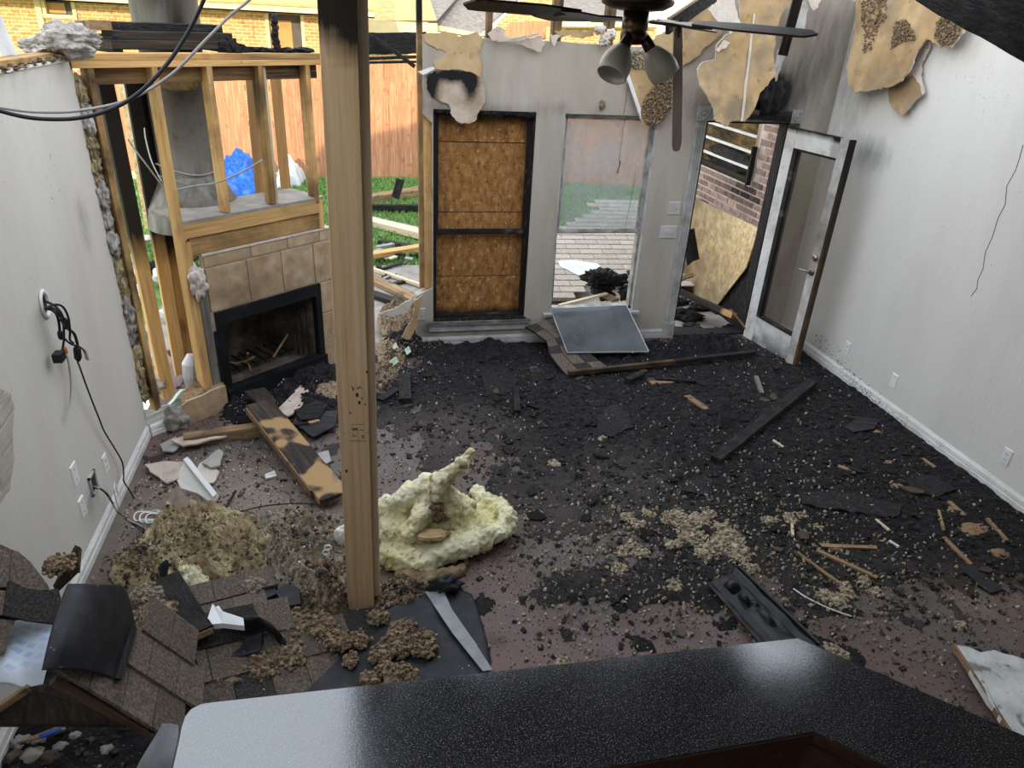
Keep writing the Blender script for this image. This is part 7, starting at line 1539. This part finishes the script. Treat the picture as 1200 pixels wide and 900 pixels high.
def grit(name, N_, mat, label, dens, seed):
    r = random.Random(seed); b = MB(); k = 0
    while k < N_:
        x = r.uniform(XL+.05,XR-.05); y = r.uniform(1.45,YB-.05)
        if r.random() > dens(x,y): continue
        s = r.uniform(.0025,.008); a = r.uniform(0,6.28); P_ = [Vector((x+s*math.cos(a+q)*r.uniform(.6,1.2),y+s*math.sin(a+q)*r.uniform(.6,1.2),0)) for q in (0,2.1,4.2)]
        b.add(P_+[Vector((x,y,s*r.uniform(.6,1.2)))],[(0,1,3),(1,2,3),(2,0,3)]); k += 1
    b.build(name, mat, None, loc=(0,0,0), kind='stuff', label=label, cat='debris')
grit('dark_grit', 16000, M['flake'], 'fine dark grit all over the floor', lambda x,y: min(1,.35+.6*cmask(x,y)), 21)
grit('grey_grit', 11000, M['flake_brown'], 'fine grey brown grit all over the floor', lambda x,y: .7, 22)
grit('pale_grit', 3500, M['cream'], 'fine pale grit all over the floor', lambda x,y: .5, 23)
# bits lying on the heaps
def strew(name, onto, N_, smin, smax, mat, label, seed):
    r = random.Random(seed); b = MB()
    for nm in onto:
        o = bpy.data.objects[nm]; W = WM[nm]; V_ = o.data.vertices; k = len(V_)
        for i in range(N_):
            p = W @ V_[r.randrange(k)].co
            if p.y > YB-.04: continue
            s = smin+(smax-smin)*r.random()**2.5; R = Matrix.Rotation(r.uniform(0,6.28),3,(r.gauss(0,1),r.gauss(0,1),r.gauss(0,1)))
            b.add([R @ Vector((q.x*s,q.y*s*.8,q.z*s*.5))+p for q in ICO[0][0]], ICO[0][1])
    b.build(name, mat, None, loc=(0,0,0), kind='stuff', label=label, cat='debris')
HP = ['dirty_wool_heap','dirty_wool_fold','debris_heap','blown_insulation_heap','blown_insulation_heap.001','insulation_spill','insulation_spill.001','plaster_rubble']
strew('brown_crumbs', HP, 420, .004, .020, M['flake_brown'], 'countless brown crumbs lying on the wool and debris heaps', 1)
strew('tan_crumbs', HP, 420, .004, .018, M['cellulose'], 'countless tan insulation crumbs lying on the heaps', 2)
strew('black_crumbs', HP[2:]+['char_heap','char_heap.001'], 110, .004, .024, M['flake'], 'countless black crumbs lying on the heaps', 3)
strew('white_crumbs', HP+['char_heap','char_heap.001','char_heap.003'], 60, .003, .010, M['white_bits'], 'countless white crumbs lying on the heaps', 4)
# larger flakes one could pick up
r = random.Random(11); k = 0; FM = []
for j in range(10):
    b = MB(); n = r.randint(5,7); pol_ = [Vector((math.cos(6.283*i/n)*r.uniform(.6,1),math.sin(6.283*i/n)*r.uniform(.4,.8),0)) for i in range(n)]; b.prism(pol_,(0,0,.16)); FM.append(b)
MT = {m:[mesh(b.v,b.f,M[m]) for b in FM] for m in ('flake','flake_brown','charwood')}
while k < 90:
    x = r.uniform(XL+.2,XR-.15); y = r.uniform(2.0,YB-.25)
    if r.random() > cmask(x,y)*.95: continue
    s = r.uniform(.025,.07); m = r.choice(['flake','flake','charwood','flake_brown'])
    W = Matrix.Translation((x,y,.012+r.uniform(0,.012))) @ Matrix.Rotation(r.uniform(0,6.28),4,'Z') @ Matrix.Rotation(r.gauss(0,.22),4,'X') @ Matrix.Diagonal((s*r.uniform(.7,1.6),s,s*r.uniform(.6,1.4),1))
    inst('charred_fragment', r.choice(MT[m]), W, None, label='flat charred fragment lying loose in the black debris on the floor', cat='fragment', group='charred fragments on the floor'); k += 1
